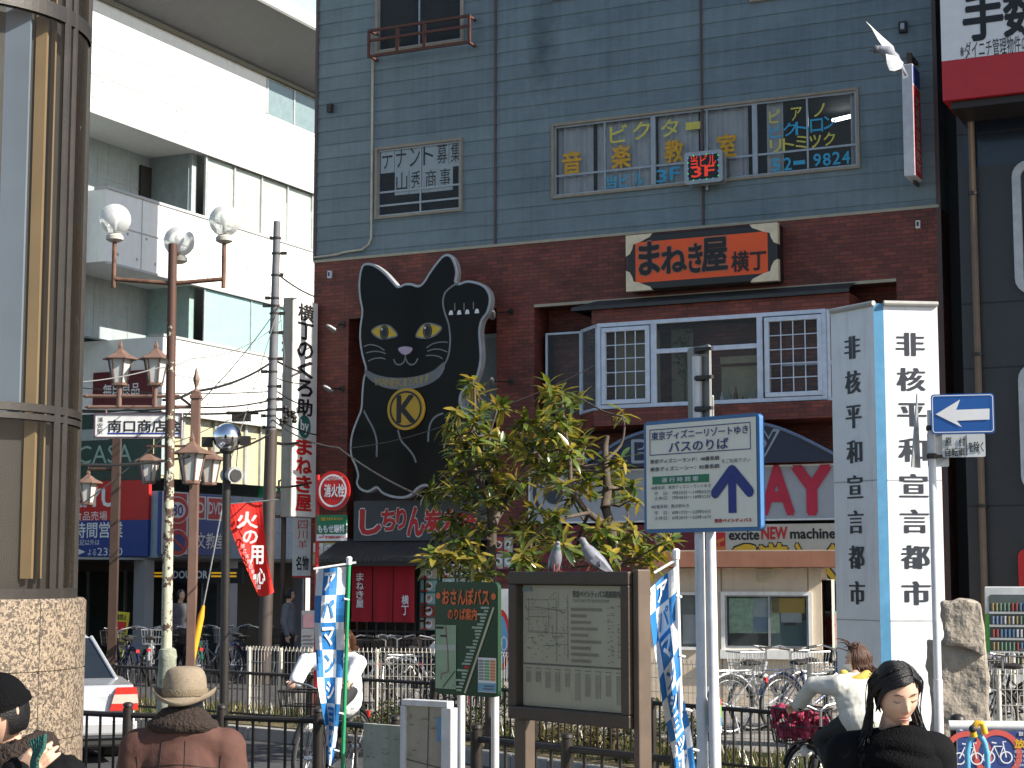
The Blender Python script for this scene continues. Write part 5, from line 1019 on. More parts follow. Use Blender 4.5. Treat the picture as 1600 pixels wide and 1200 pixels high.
# --- low map board and pale board beside it
f = FP(665, 11.2, -35); lm = thing('area_map_board', 'low white framed area map board in front of the railing', 'map board', f)
(x0, z1), (x1, _) = f.hit(630, 1092), f.hit(698, 1098); z0 = .35; b = MB(pw); b.box(x0-.0, x1+.02, -.02, .05, z1-.04, z1); b.box(x0-.01, x0+.03, -.02, .05, 0, z1-.041); b.box(x1-.03, x1+.05, -.021, .05, 0, z1-.041); b.build('frame', lm, bevel=.006)
b = MB(M('map_beige', (.38, .35, .28), .5, var=.2)); b.rect(x0+.03, x1-.03, z0, z1-.04, .0); b.use(M('map_road', (.12, .12, .11), .6)); W_, H_ = x1-x0, z1-z0
for pts in ([(.1, .45), (.95, .5)], [(.6, .05), (.55, .95)], [(.1, .75), (.5, .8)], [(.8, .5), (.95, .9)]): b.strip([(U(a), V(c)) for a, c in pts], .008, -.004)
rg = random.Random(11)
for i in range(60): b.use(rg.choice([M('map_ink', (.2, .18, .16), .6), M('map_pink', (.45, .3, .27), .6), MATS['map_ink']])); u, v_ = rg.uniform(.1, .85), rg.uniform(.08, .9); w_ = rg.uniform(.01, .05); b.rect(U(u), U(u)+w_, V(v_), V(v_)+.006, -.006)
b.use(M('sky_blue_print', (.12, .3, .5), .5)); b.rect(U(.8), U(.9), V(.3), V(.12), -.008); b.build('map_sheet', lm)
f = FP(600, 11.6, -38); pb = thing('faded_map_board', 'faded grey green map board with worn writing on the railing', 'map board', f); (x0, z1), (x1, _) = f.hit(571, 1130), f.hit(632, 1133); b = MB(M('faded_green', (.34, .37, .31), .6, var=.25, grime=.3)); z0 = .3; b.box(x0, x1, -.02, .02, z0, z1); b.use(M('faded_ink', (.2, .2, .17), .7)); rg = random.Random(12); W_, H_ = x1-x0, z1-z0
for i in range(50): u, v_ = rg.uniform(.08, .85), rg.uniform(.08, .9); b.rect(U(u), U(u)+rg.uniform(.01, .04), V(v_), V(v_)+.005, -.024)
b.build('map_sheet', pb); b = MB(steel); b.cyl((x0+.05, .03, 0), (x0+.05, .03, z1), .015); b.cyl((x1-.05, .03, 0), (x1-.05, .03, z1), .015); b.build('post', pb)
# --- the brown bus route map board
f = FP(900, 10.0, -48); ib = thing('route_map_board', 'large brown framed bus route map board with two pigeons on top', 'map board', f)
xL, zt = f.hit(799, 893); xR = f.hit(987, 893)[0]; zb_ = f.hit(799, 1122)[1]
wood = M('board_brown', (.06, .042, .03), .5, var=.3, grime=.2, bump=.1)
b = MB(wood); t = .075; b.box(xL+.0, xR, -.03, .07, zt-t, zt); b.box(xL, xR, -.03, .07, zb_, zb_+t); b.box(xL, xL+.065, -.029, .07, zb_+t, zt-t); b.box(xR-.065, xR, -.029, .07, zb_+t, zt-t); b.box(xL+.01, xR-.01, .04, .068, zb_+.01, zt-.01); b.build('frame', ib, bevel=.008)
for x in (xL+.0, xR+.004): b = MB(M('post_brown', (.1, .07, .05), .5, var=.2, grime=.2)); w_ = .1 if x < 0 else .045; b.box(x, x+w_, .0 if x > 0 else .02, .1, 0, zt+.012 if x > xL+.01 else zb_-.002); b.build('post', ib, bevel=.008)
sx0, sx1, sz0, sz1 = xL+.072, xR-.072, zb_+t+.004, zt-t-.006
b = MB(M('aged_paper', (.8, .76, .62), .5, var=.12, scale=2)); b.rect(sx0, sx1, sz0, sz1, .03); W_, H_ = sx1-sx0, sz1-sz0; U = lambda u: sx0+W_*u; V = lambda v: sz1-H_*v; y = .026
b.use(M('pale_ink', (.22, .21, .18), .6)); b.text('東京ベイシティバス路線案内図', U(.5), U(.98), V(.095), V(.04), y, .05); b.text('TOKYO BAY CITY BUS ROUTE MAP', U(.5), U(.85), V(.135), V(.11), y, 0); b.rect(U(0), U(1), V(.66), V(.645), y)
rg = random.Random(21); inkr, inkg, inkb, ink = M('ink_red', (.42, .24, .2), .6), M('ink_green', (.25, .36, .28), .6), M('ink_brown', (.5, .44, .36), .6), M('ink_grey', (.4, .37, .31), .6)
for m_, P in ((inkb, [(.03, .12), (.25, .12), (.32, .06), (.36, .06), (.36, .2), (.15, .2), (.15, .3)]), (ink, [(.06, .12), (.06, .38), (.26, .38), (.26, .14)]), (inkr, [(.12, .18), (.35, .2), (.4, .22)]), (inkr, [(.3, .33), (.3, .42), (.42, .42)]), (inkg, [(.2, .5), (.42, .48), (.42, .56)]), (inkb, [(.34, .1), (.34, .6)]), (ink, [(.45, .08), (.45, .6)]), (inkr, [(.06, .26), (.25, .26)]), (ink, [(.05, .39), (.46, .39)]), (inkg, [(.02, .17), (.06, .22)])): b.use(m_); b.strip([(U(a), V(c)) for a, c in P], .004, y)
for i in range(120): b.use(rg.choice([ink, inkb, inkr, inkg, ink])); u, v_ = rg.uniform(.03, .44), rg.uniform(.1, .62); b.rect(U(u), U(u)+rg.uniform(.004, .02), V(v_), V(v_)+.005, y-.001)
for r_ in range(9):
    b.use(inkb); L0 = rg.uniform(.62, .8); b.rect(U(.48), U(L0), V(.205+r_*.052), V(.18+r_*.052), y)
    for k in range(4): b.use(ink); b.rect(U(.49), U(L0-.02), V(.187+r_*.052+k*.005), V(.1855+r_*.052+k*.005), y-.001)
for i in range(70): b.use(rg.choice([ink, inkb, inkr])); u, v_ = rg.choice([.83, .86, .92, .95]), rg.uniform(.16, .62); b.rect(U(u), U(u)+rg.uniform(.01, .03), V(v_), V(v_)+.004, y)
for c_ in range(10):
    u = .03+c_*.097; b.use(M('pale_ink')); b.rect(U(u), U(u)+.05, V(.69), V(.685), y); b.use(M('ink_pale', (.6, .56, .47), .6)); hh = rg.uniform(.8, .95)
    b.rect(U(u+.005), U(u+.05), V(hh), V(.71), y)
    for k in range(14): b.use(ink); b.rect(U(u+.005), U(u+.02+.03*rg.random()), V(.72+k*(hh-.72)/14)-.002, V(.72+k*(hh-.72)/14), y-.001)
b.use(M('sticker_teal', (.3, .42, .42), .5)); b.rect(U(0), U(.095), V(.05), V(.012), y-.002); b.build('map_sheet', ib)
b = MB(glass('board_glass', (.6, .62, .6), .03)); b.rect(sx0, sx1, sz0, sz1, .012); b.build('glass_cover', ib)
IB = (f, xL, xR, zt)
# --- triangular pillar
f = FP(1375, 18.8, 0); zt = wz(474, 18.8); mp = thing('declaration_pillar', 'tall white triangular pillar with blue corner edge and black vertical writing', 'monument', f)
xa, xb_, xc = f.hit(1303, 900)[0], f.hit(1382, 900)[0], f.hit(1478, 900)[0]
pA = Vector((xb_-.055, 0)); pB = Vector((xb_+.055, 0)); lw_ = .62; dirL = Vector((-math.cos(R(60)), math.sin(R(60)))); 
# left face turned away 60 degrees, right face almost frontal
uL = (1303-800)/FPX; t_ = 0
for k in range(200):
    t_ = k*.01; P_ = pA+dirL*t_
    if (P_.x+f.x) <= uL*(18.8+P_.y): break
pL = pA+dirL*t_; dirR = Vector((math.cos(R(7)), math.sin(R(7)))); pR = pB+dirR*((xc-pB.x)*1.01)
pillar_w = M('pillar_white', (.78, .79, .8), .45, var=.1, scale=2, grime=.16)
def vwall(b, p, q, z0, z1, off=0):
    d = (q-p).normalized(); n_ = Vector((d.y, -d.x))*off; b.add([(p.x+n_.x, p.y+n_.y, z0), (q.x+n_.x, q.y+n_.y, z0), (q.x+n_.x, q.y+n_.y, z1), (p.x+n_.x, p.y+n_.y, z1)], [(0, 1, 2, 3)])
bk = pL.lerp(pR, .5)+Vector((0, .12))
b = MB(pillar_w); vwall(b, pL, pA, .1, zt); vwall(b, pB, pR, .1, zt); vwall(b, pR, bk, .1, zt); vwall(b, bk, pL, .1, zt); b.add([(p.x, p.y, zt-.002) for p in (pL, pA, pB, pR, bk)], [(0, 1, 2, 3, 4)]); b.build('shaft', mp)
b = MB(M('pillar_blue', (.1, .3, .5), .45)); vwall(b, pA, pB, .1, zt); b.build('blue_edge', mp)
b = MB(M('pillar_joint', (.42, .43, .44), .6))
for z_ in (wz(750, 18.8), wz(970, 18.8)): vwall(b, pL, pA, z_-.006, z_+.006, .003); vwall(b, pB, pR, z_-.006, z_+.006, .003)
b.build_split('panel_joint', mp)
b = MB(M('cap_grey', (.4, .39, .36), .5)); b.path([(pL.x, pL.y-.02, zt), (pA.x, pA.y-.02, zt)], .03, 10); b.path([(pB.x, pB.y-.02, zt), (pR.x, pR.y-.02, zt)], .03, 10); b.build('cap_roll', mp)
b = MB(M('pillar_ink', (.02, .025, .04), .5))
for p, q, px in ((pL, pA, 0), (pB, pR, 1)):
    t = MB(black); w_ = (q-p).length; z1_, z0_ = wz(510, 18.8), wz(955, 18.8); t.vtext('非核平和宣言都市', w_*(.5 if not px else .48), w_*(.33 if not px else .27) if not px else .3, z0_, z1_, -.005, -.004, mincho=.014, fill=.66)
    d = (q-p).normalized(); n_ = Vector((d.y, -d.x)); b = MB(M('pillar_ink')); b.add([(p.x+d.x*v[0]-n_.x*v[1], p.y+d.y*v[0]-n_.y*v[1], v[2]) for v in t.v], t.f); b.build('lettering', mp)
# --- rock
def rock(name, lab, f, prof, y0, y1, seed):
    rg = random.Random(seed); me = MB(); bm_pts = prof; b = MB(M('rock_granite', (.36, .31, .25), .85, var=.35, scale=6, bump=.7, bscale=25)); b.prism(prof, y0, y1); o = b.build(name, fr=f, label=lab, cat='rock'); 
    m = o.modifiers.new('rough', 'REMESH'); m.mode = 'VOXEL'; m.voxel_size = .03
    tx_ = bpy.data.textures.new('rock_noise', 'CLOUDS'); tx_.noise_scale = .22; d = o.modifiers.new('d', 'DISPLACE'); d.texture = tx_; d.strength = .07; d.mid_level = .5; return o
f = FP(1500, 17.4, -8); pr = lambda L: [f.hit(*p) for p in L]
rk = [f.hit(*p) for p in ((1448, 1000), (1454, 998), (1470, 1005), (1476, 992), (1470, 940), (1480, 938), (1497, 935), (1526, 939), (1532, 965), (1539, 1015), (1541, 1060), (1543, 1122))]; z_ = .1
rock('standing_stone', 'rough grey brown standing stone with a broken ledge beside the pillar', f, [(rk[0][0]+.05, z_)]+rk+[(rk[-1][0]+.02, z_)], -.2, .12, 3)
rock('standing_stone', 'thin upper slab leaning on the back of the standing stone', f, [f.hit(*p) for p in ((1474, 1010), (1472, 942), (1500, 938), (1527, 941), (1538, 1025), (1520, 1018), (1500, 1006), (1490, 1008))], -.28, -.19, 4)
# --- ticket booth
f = FP(1200, 24, -12); tb = thing('ticket_booth', 'beige ticket booth with a red brown flat roof and a sliding window', 'booth', f)
h = f.hit; xl, xr = h(1010, 900)[0], h(1283, 900)[0]; zr0, zr1 = h(1200, 888)[1], h(1200, 862)[1]; beige = M('booth_beige', (.6, .5, .38), .6, var=.1, grime=.15)
wx0, wx1, wz1, wz0 = h(1131, 930)[0], h(1264, 930)[0], h(1200, 929)[1], h(1200, 1013)[1]; lx0, lx1 = h(1062, 930)[0], h(1090, 930)[0]
b = MB(beige)
for r_ in holes(xl, xr, .1, zr0, [(wx0, wx1, wz0, wz1), (lx0, lx1, wz0+.0, wz1)]): b.box(r_[0], r_[1], 0, .1, r_[2], r_[3])
b.box(xl, xl+.1, .1, 2.4, .1, zr0); b.box(xr-.1, xr, .1, 2.4, .1, zr0); b.box(xl, xr, 2.4, 2.5, .1, zr0); b.build('wall', tb)
b = MB(M('booth_roof', (.27, .12, .075), .5, var=.15, grime=.2)); b.box(xl-.15, xr+.3, -.35, 2.7, zr0+.01, zr1); b.build('roof', tb, bevel=.01)
b = MB(M('roof_top', (.45, .33, .24), .6)); b.box(xl-.15, xr+.3, -.35, 2.7, zr1+.001, zr1+.02); b.build('roof_trim', tb)
b = MB(white); frame(b, (wx0-.04, wx1+.04, wz0-.06, wz1+.04), .05, -.05, .06); b.box(wx0-.05, wx1+.05, -.12, -.051, wz0-.14, wz0-.02); wd = b.build('window', tb)
b = MB(alu); xm = (wx0+wx1)/2+.05; frame(b, (wx0+.01, xm, wz0, wz1), .03, .0, .03); frame(b, (xm-.03, wx1-.01, wz0, wz1), .03, .031, .06); b.build('sash', wd)
b = MB(pane); b.rect(wx0+.04, wx1-.04, wz0+.03, wz1-.03, .032); b.build('pane', wd)
b = MB(M('booth_inside', (.4, .41, .38), .8)); room_box(b, (wx0-.3, wx1+.3, wz0-.2, wz1+.2), 1.6, .11); b.build('interior', wd)
b = MB(M('poster_green', (.6, .78, .55), .6, var=.4, scale=14)); px0, px1 = wx0+.06, wx0+.75; b.rect(px0, px1, wz0+.2, wz1-.05, .07); b.use(M('poster_white', (.65, .68, .7), .6)); b.rect(px1+.02, px1+.3, wz0+.35, wz1-.06, .071); pm = (px0+px1)/2+.1; b.use(M('poster_blue', (.3, .4, .55), .6)); b.prism([(pm-.12, wz0+.22), (pm+.12, wz0+.22), (pm+.1, wz0+.55), (pm-.1, wz0+.55)], .064, .069); b.use(MATS['poster_white']); b.prism([(pm-.13, wz0+.42), (pm+.12, wz0+.42), (pm+.07, wz0+.68), (pm-.07, wz0+.68)], .062, .066); b.use(M('skin_print', (.6, .4, .3), .6)); b.disc(pm, wz0+.74, .06, .061); b.use(M('hair_print', (.05, .03, .03), .6)); b.disc(pm+.01, wz0+.78, .06, .06, .045)
b.use(yellowp); b.rect(xm+.02, wx1-.06, wz1-.25, wz1-.05, .07); b.build('poster', wd)
b = MB(M('teal_counter', (.1, .3, .33), .6)); b.box(xm, wx1, .4, .6, wz0, wz0+.38); b.use(redp); b.annulus(wx1-.3, wz1-.3, .3, .05, .8); b.use(dk); b.box(wx1-.35, wx1-.2, .3, .4, wz0+.3, wz0+.75); b.build('counter', wd)
b = MB(white); frame(b, (lx0-.03, lx1+.03, wz0-.03, wz1+.03), .04, -.04, .04); w2_ = b.build('window', tb); b = MB(pane); b.rect(lx0, lx1, wz0, wz1, .02); b.use(M('booth_inside')); b.rect(lx0, lx1, wz0, wz1, .09); b.use(whitep); b.rect(lx0+.03, lx1-.02, wz0+.05, wz0+.45, .08); b.build('pane', w2_)
b = MB(M('vent_cream', (.6, .52, .38), .5)); vx0, vx1 = h(1186, 895)[0], h(1209, 895)[0]; vz1, vz0 = h(1200, 890)[1], h(1200, 908)[1]; b.box(vx0, vx1, -.03, 0, vz0, vz1)
for i in range(4): b.box(vx0, vx1, -.06, -.031, vz0+.01+i*.045, vz0+.025+i*.045)
b.build('vent', tb)
b = MB(M('booth_joint', (.25, .19, .14), .6)); b.box(h(1127, 900)[0]-.008, h(1127, 900)[0]+.008, -.006, 0, .1, zr0); b.box(h(1258, 900)[0]+.03, h(1258, 900)[0]+.045, -.006, 0, .1, zr0); b.build_split('wall_joint', tb)
f = FP(1300, 25, -12); ps = thing('arrow_poster_board', 'teal framed board with a pink arrow beside the booth and the pillar', 'poster', f); (x0, z1), (x1, z0) = f.hit(1284, 955), f.hit(1312, 1012); b = MB(teal); b.box(x0, x1+.2, -.02, .02, z0, z1); b.use(M('poster_peach', (.55, .38, .3), .6)); b.rect(x0+.03, x1+.17, z0+.03, z1-.03, -.024); b.use(redp); xm = (x0+x1)/2-.02; b.prism([(xm-.04, z0+.05), (xm+.04, z0+.05), (xm+.04, z1-.2), (xm+.09, z1-.2), (xm, z1-.06), (xm-.09, z1-.2), (xm-.04, z1-.2)], -.03, -.025); b.build('board', ps); b = MB(white); b.box(x0+.1, x0+.14, .02, .05, .1, z0+.1); b.build('post', ps)
# --- vending machine
f = FP(1575, 23, -16); vm = thing('vending_machine', 'white drink vending machine with rows of cans and a red panel', 'vending machine', f); h = f.hit; x0, z1 = h(1538, 917); x1 = x0+1.02
b = MB(M('vm_white', (.62, .64, .64), .35)); b.box(x0, x1, 0, .7, .12, z1); b.box(x0+.02, x1-.02, .02, .68, .1, .12); b.build('cabinet', vm, bevel=.015)
wx1 = x0+(x1-x0)*.55; zz = z1-1.05; b = MB(M('vm_window', (.1, .12, .12), .3)); b.prism(rrect(x0+.05, wx1, zz, z1-.1, .04), -.004, 0); rg = random.Random(31); cs_ = [(.15, .2, .3), (.4, .4, .42), (.25, .2, .1), (.12, .2, .14), (.25, .06, .05), (.08, .15, .25)]
for r_ in range(5):
    for k in range(9):
        q_ = (r_*2+k//3+(rg.random() < .25)) % 6; b.use(M('can_' + 'abcdef'[q_], cs_[q_], .35)); xx = x0+.08+k*(wx1-x0-.15)/8.2; b.path([(xx+.02, -.015, zz+.06+r_*.17), (xx+.02, -.015, zz+.16+r_*.17)], .02, 8)
    b.use(M('vm_shelf', (.5, .52, .5), .4)); b.box(x0+.05, wx1, -.03, -.005, zz+.02+r_*.17, zz+.05+r_*.17)
b.build('can_display', vm)
b = MB(redp); b.box(wx1+.04, wx1+.3, -.02, 0, z1-.48, z1-.25); b.use(MATS['vm_window']); b.rect(wx1+.07, wx1+.27, z1-.44, z1-.38, -.024); b.rect(wx1+.06, wx1+.16, z1-.35, z1-.29, -.024); b.use(black); b.box(wx1+.05, wx1+.3, -.01, 0, zz-.2, zz); b.use(M('vm_green', (.1, .4, .06), .5)); b.rect(wx1+.03, wx1+.33, z1-.66, z1-.56, -.005); b.rect(x0+.0, x0+.05, zz+.2, zz+.7, -.005); b.build('coin_panel', vm)
b = MB(darkm); b.box(x0+.1, x1-.1, -.01, 0, .3, .5); b.build('can_tray', vm)
# ================================================================ fences
fence_m = M('fence_brown', (.028, .023, .02), .45, .2, var=.25); meshw = M('mesh_cream', (.62, .58, .5), .5, var=.1, grime=.1)
def rail_fence(lab, P, z0, zt, zb, gap, rb, rr, post_h, group=None, rp=.04):
    o = P[0]; fr = Fr(o[0], o[1], 0, z0); t = thing('railing_fence', lab, 'fence', fr, group)
    for i, (p, q) in enumerate(zip(P, P[1:])):
        a, c = Vector((p[0]-o[0], p[1]-o[1], 0)), Vector((q[0]-o[0], q[1]-o[1], 0)); d = c-a; n = max(2, int(d.length/gap)); b = MB(fence_m)
        b.path([a+Vector((0, 0, zt-z0)), c+Vector((0, 0, zt-z0))], rr, 8); b.path([a+Vector((0, 0, zb-z0)), c+Vector((0, 0, zb-z0))], rr*.8, 6)
        for k in range(1, n): s = a.lerp(c, k/n); b.path([s+Vector((0, 0, zb-z0)), s+Vector((0, 0, zt-z0))], rb, 6, cap=False)
        b.build('railing_panel', t, smooth=40)
    for p in P:
        b = MB(fence_m); h = post_h-z0; b.lathe([(rp, 0), (rp, h-.05), (rp*.8, h-.045), (rp*.8, h-.035), (rp*1.05, h-.03), (rp*.95, h-.01), (rp*.5, h)], p[0]-o[0], p[1]-o[1], 0, 14); b.build('post', t, smooth=40)
    return t
def subdiv(P, L):
    out = []
    for p, q in zip(P, P[1:]):
        n = max(1, round(math.hypot(q[0]-p[0], q[1]-p[1])/L)); out += [(p[0]+(q[0]-p[0])*k/n, p[1]+(q[1]-p[1])*k/n) for k in range(n)]
    return out+[P[-1]]
rail_fence('long dark brown railing on the planted kerb across the road', subdiv(FEN, 1.9), .13, .75, .25, .1, .011, .02, .8)
xy = lambda px, Y: (FP(px, Y).x, Y)
NF = [xy(40, 14.1), xy(205, 13.6), xy(350, 13.4), xy(500, 13.07), xy(620, 12.4), xy(745, 11.7), xy(885, 11.05), xy(1055, 10.4)]
rail_fence('near dark brown railing in front of the road with tall round posts', NF, 0, .9, .16, .135, .012, .022, 1.0)
b = MB(fence_m); x, y_ = xy(1490, 11.6); b.lathe([(.05, 0), (.05, .99), (.054, 1.0), (.054, 1.03), (.045, 1.055), (.02, 1.07)], 0, 0, 0, 16); b.cyl((-.1, 0, .9), (0, 0, .9), .02); b.build('bollard', fr=Fr(x, y_), label='black round topped post right of the woman in black', cat='post', smooth=40)
def mesh_fence(lab, P, z0, z1):
    o = P[0]; t = thing('mesh_fence', lab, 'fence', Fr(o[0], o[1], 0, z0), 'cream mesh fences')
    for p, q in zip(P, P[1:]):
        a, c = Vector((p[0]-o[0], p[1]-o[1], 0)), Vector((q[0]-o[0], q[1]-o[1], 0)); d = c-a; n = max(3, int(d.length/.055)); H_ = z1-z0; b = MB(meshw); nr = d.normalized().cross(Vector((0, 0, 1)))
        for k in range(n+1): s = a.lerp(c, k/n); b.path([s, s+Vector((0, 0, H_))-Vector((0, 0, .05)), s+Vector((0, 0, H_))+nr*.04, s+Vector((0, 0, H_-.06))+nr*.06], .0042, 4, cap=False)
        for j in range(6): zz = Vector((0, 0, .05+(H_-.1)*j/5)); b.path([a+zz, c+zz], .0045, 4)
        b.build('wire_panel', t)
    for p in P[::2] if len(P) > 3 else P: b = MB(meshw); b.path([(p[0]-o[0], p[1]-o[1]+.02, -z0), (p[0]-o[0], p[1]-o[1]+.02, z1-z0-.02)], .028, 10); b.build('post', t, smooth=40)
mesh_fence('cream wire mesh fence panel at the left beside the lamp posts', [xy(391, 23.9), xy(440, 23.6), xy(486, 23.4)], .1, 1.0)
mesh_fence('cream wire mesh fence in front of the bicycles and red curtain', [xy(486, 23.4), xy(530, 23.3), xy(590, 23.2), xy(655, 23.1), xy(720, 23), xy(800, 22)], .1, 1.0)
mesh_fence('cream wire mesh fence in front of the ticket booth', [xy(960, 20.6), xy(1030, 20.2), xy(1110, 19.9), xy(1190, 19.6), xy(1262, 19.5), xy(1335, 19.4)], .1, 1.0)
mesh_fence('low cream wire mesh fence right of the standing stone', [xy(1530, 18.3), xy(1556, 18.2), xy(1640, 18.1)], .1, 1.0)
mesh_fence('cream wire mesh fence far behind in front of the vending machine', [xy(1530, 22), xy(1580, 21.9), xy(1660, 21.8)], .1, 1.0)
# ================================================================ bicycles
tyre = M('tyre_rubber', (.02, .02, .02), .8); chrome = M('bike_chrome', (.6, .6, .6), .25, .9); sad = M('saddle_black', (.025, .023, .022), .5)
def bicycle(lab, colm, loc, rz, basket=steel, group='parked bicycles'):
    t = thing('bicycle', lab, 'bicycle', Fr(loc[0], loc[1], 0, loc[2] if len(loc) > 2 else .1), group); t.rotation_euler[2] = rz
    r = .33
    for x in (-.54, .54):
        b = MB(tyre); b.path([(x+r*math.cos(a), 0, r+.0+r*.98*math.sin(a)) for a in (2*math.pi*k/28 for k in range(28))], .02, 6, close=True); w = b.build('wheel', t, smooth=60)
        b = MB(chrome); b.path([(x+.3*math.cos(a), 0, r+.3*math.sin(a)) for a in (2*math.pi*k/28 for k in range(28))], .012, 5, close=True); b.cyl((x, -.04, r), (x, .04, r), .025, n=8)
        for k in range(16): a = 2*math.pi*k/16; b.path([(x, .02*(-1)**k, r), (x+.3*math.cos(a), 0, r+.3*math.sin(a))], .002, 3, cap=False)
        b.build('rim', w)
        b = MB(colm); b.path([(x+.37*math.cos(a), 0, r+.37*math.sin(a)) for a in (R(20+ (140 if x < 0 else 130)*k/10)+(0 if x < 0 else .1) for k in range(11))], .02, 5); b.build('mudguard', t)
    b = MB(colm); bb_ = (-.08, 0, .28); st = (-.2, 0, .72); hd = (.36, 0, .82); hl = (.4, 0, .66)
    b.path([hl, (.25, 0, .45), bb_], .02, 8); b.path([bb_, st], .017, 8); b.path([(-.17, 0, .6), (.2, 0, .42)], .012, 6); b.path([hd, hl, (.43, 0, .58)], .02, 8)
    for s in (-.05, .05): b.path([(-.54, s, r), (-.09, s*.6, .28)], .009, 6); b.path([(-.54, s, r), (-.19, s*.5, .68)], .008, 6); b.path([(.43, s*.8, .58), (.54, s, r)], .011, 6)
    for s in (-.05, .05): b.path([(-.54, s, r+.2), (-.5, s, .74), (-.25, s, .74)], .006, 5)
    for k in range(4): b.path([(-.75+.12*k, -.07, .74), (-.75+.12*k, .07, .74)], .005, 4)
    b.path([(-.78, -.07, .74), (-.3, -.07, .74)], .006, 5); b.path([(-.78, .07, .74), (-.3, .07, .74)], .006, 5); b.path([(-.54, -.07, r), (-.5, -.14, .02)], .01, 5)
    b.build('frame', t, smooth=40)
    b = MB(sad); b.path([(-.33, 0, .82), (-.25, 0, .83), (-.12, 0, .815), (-.03, 0, .81)], [.06, .1, .055, .02], 12); b.v = [(x, y, .82+(z-.82)*.4) for x, y, z in b.v]; b.use(chrome); b.path([st, (-.22, 0, .8)], .012, 6); b.build('saddle', t, smooth=50)
    b = MB(chrome); b.path([(.25, -.28, .98), (.4, -.24, 1.0), (.4, -.08, .97), (.37, 0, .93), (.4, .08, .97), (.4, .24, 1.0), (.25, .28, .98)], .011, 7); b.path([hd, (.36, 0, .94)], .012, 6); b.use(sad); b.path([(.2, -.285, .975), (.32, -.265, .99)], .017, 7); b.path([(.2, .285, .975), (.32, .265, .99)], .017, 7); b.build('handlebar', t, smooth=40)
    b = MB(basket); X0, X1, Yh, Z0, Z1 = .48, .8, .19, .68, .94
    for k in range(8): 
        y_ = -Yh+2*Yh*k/7
        for X in (X0, X1): b.path([(X+(.02 if X == X0 else -.04), y_*.85, Z0), (X, y_, Z1)], .004, 4)
        xx = X0+(X1-X0)*k/7
        for s in (-1, 1): b.path([(X0+.02+(xx-X0)*.85, s*Yh*.85, Z0), (xx, s*Yh, Z1)], .004, 4)
    for q in (0, .5, 1):
        z = Z0+(Z1-Z0)*q; k = .85+.15*q; b.path([(X0, -Yh*k, z), (X1-.04*(1-q), -Yh*k, z), (X1-.04*(1-q), Yh*k, z), (X0, Yh*k, z)], .006 if q < 1 else .01, 4, close=True)
    b.build('basket', t)
    b = MB(chrome); b.lathe([(.09, -.005), (.09, .005)], 0, 0, 0, 14); b.v = [(x-.08, z-.04, y_+.28) for x, y_, z in b.v]; b.path([(-.08, -.05, .28), (0, -.06, .14)], .01, 5); b.path([(-.08, .05, .28), (-.16, .06, .42)], .01, 5); b.use(sad); b.box(-.04, .04, -.13, -.06, .12, .145); b.box(-.2, -.12, .06, .13, .41, .43); b.build('crank', t)
    b = MB(redp); b.box(-.8, -.77, -.03, .03, .6, .66); b.use(M('lamp_lens', (.8, .8, .75), .2)); b.ball((.56, 0, .62), .05, 10, 6); b.build_split('lamp', t)
    return t
bcol = {k: M('bike_'+k, c, .3, .3) for k, c in dict(silver=(.45, .46, .48), black=(.02, .02, .022), red=(.3, .02, .03), navy=(.02, .03, .08), white=(.6, .6, .6), green=(.03, .15, .1)).items()}
protos = {}
def place(k, px, Y, rz, lab, z=.1):
    x, y_ = xy(px, Y)
    if k not in protos: protos[k] = bicycle(lab, bcol[k], (x, y_, z), R(rz), steel if k in ('silver', 'white') else darkm); return protos[k]
    return dup(protos[k], (x, y_, z), R(rz), lab)
for a in (('silver', 585, 24.6, 150, 'silver bicycle behind the mesh fence just right of the white shirted cyclist'), ('black', 612, 24.8, 80, 'black bicycle second from the left behind the mesh fence under the red curtain'), ('navy', 640, 24.6, 160, 'navy bicycle below the left end of the dish menu board'), ('white', 668, 24.9, 30, 'white bicycle below the dish menu board behind the mesh'), ('black', 692, 24.5, 105, 'black bicycle half hidden at the left edge of the green bus guide'), ('red', 722, 24.6, 90, 'red bicycle showing between the green bus guide poles'),
          ('silver', 1195, 21.0, 28, 'silver bicycle leaning in front of the booth under its window'), ('white', 1236, 21.4, 200, 'white bicycle in front of the right half of the booth'), ('navy', 1268, 21.2, 35, 'navy bicycle with blue load beside the pillar and booth'), ('black', 1545, 20.2, 165, 'black bicycle right of the standing stone behind the low mesh'), ('silver', 1590, 20.4, 20, 'silver bicycle at the right edge in front of the vending machine'), ('black', 1610, 19.3, 190, 'black bicycle cut by the right edge behind the low mesh'),
          ('navy', 196, 31, 120, 'navy bicycle in the shade under the yellow notice board', 0), ('black', 216, 32, 70, 'black bicycle in the shade right of the yellow notice board', 0), ('silver', 238, 31.5, 100, 'silver bicycle in the shade left of the peeling pole', 0), ('black', 284, 32.5, 80, 'black bicycle in the shade right of the peeling pole', 0), ('green', 305, 31.8, 110, 'green bicycle in the shade behind the yellow guy guard', 0), ('silver', 332, 32.5, 75, 'silver bicycle in the shade left of the silver ball lamp post', 0), ('black', 372, 33, 100, 'black bicycle in the shade right of the silver ball lamp post', 0), ('navy', 392, 32, 65, 'navy bicycle in the shade at the mesh fence corner', 0)):
    place(*a)
# tagged loads
b = MB(M('plastic_bag_white', (.7, .7, .68), .5)); b.ball((0, 0, 0), (.15, .12, .14), 12, 8)
rg = random.Random(4); b.v = [(x*rg.uniform(.8, 1.15), y*rg.uniform(.8, 1.15), z*rg.uniform(.85, 1.1)) for x, y, z in b.v]; x, y_ = xy(690, 24.1); b.build('plastic_bag', fr=Fr(x, y_, 0, .95), label='white plastic bag on a bicycle basket beside the green bus guide', cat='bag')
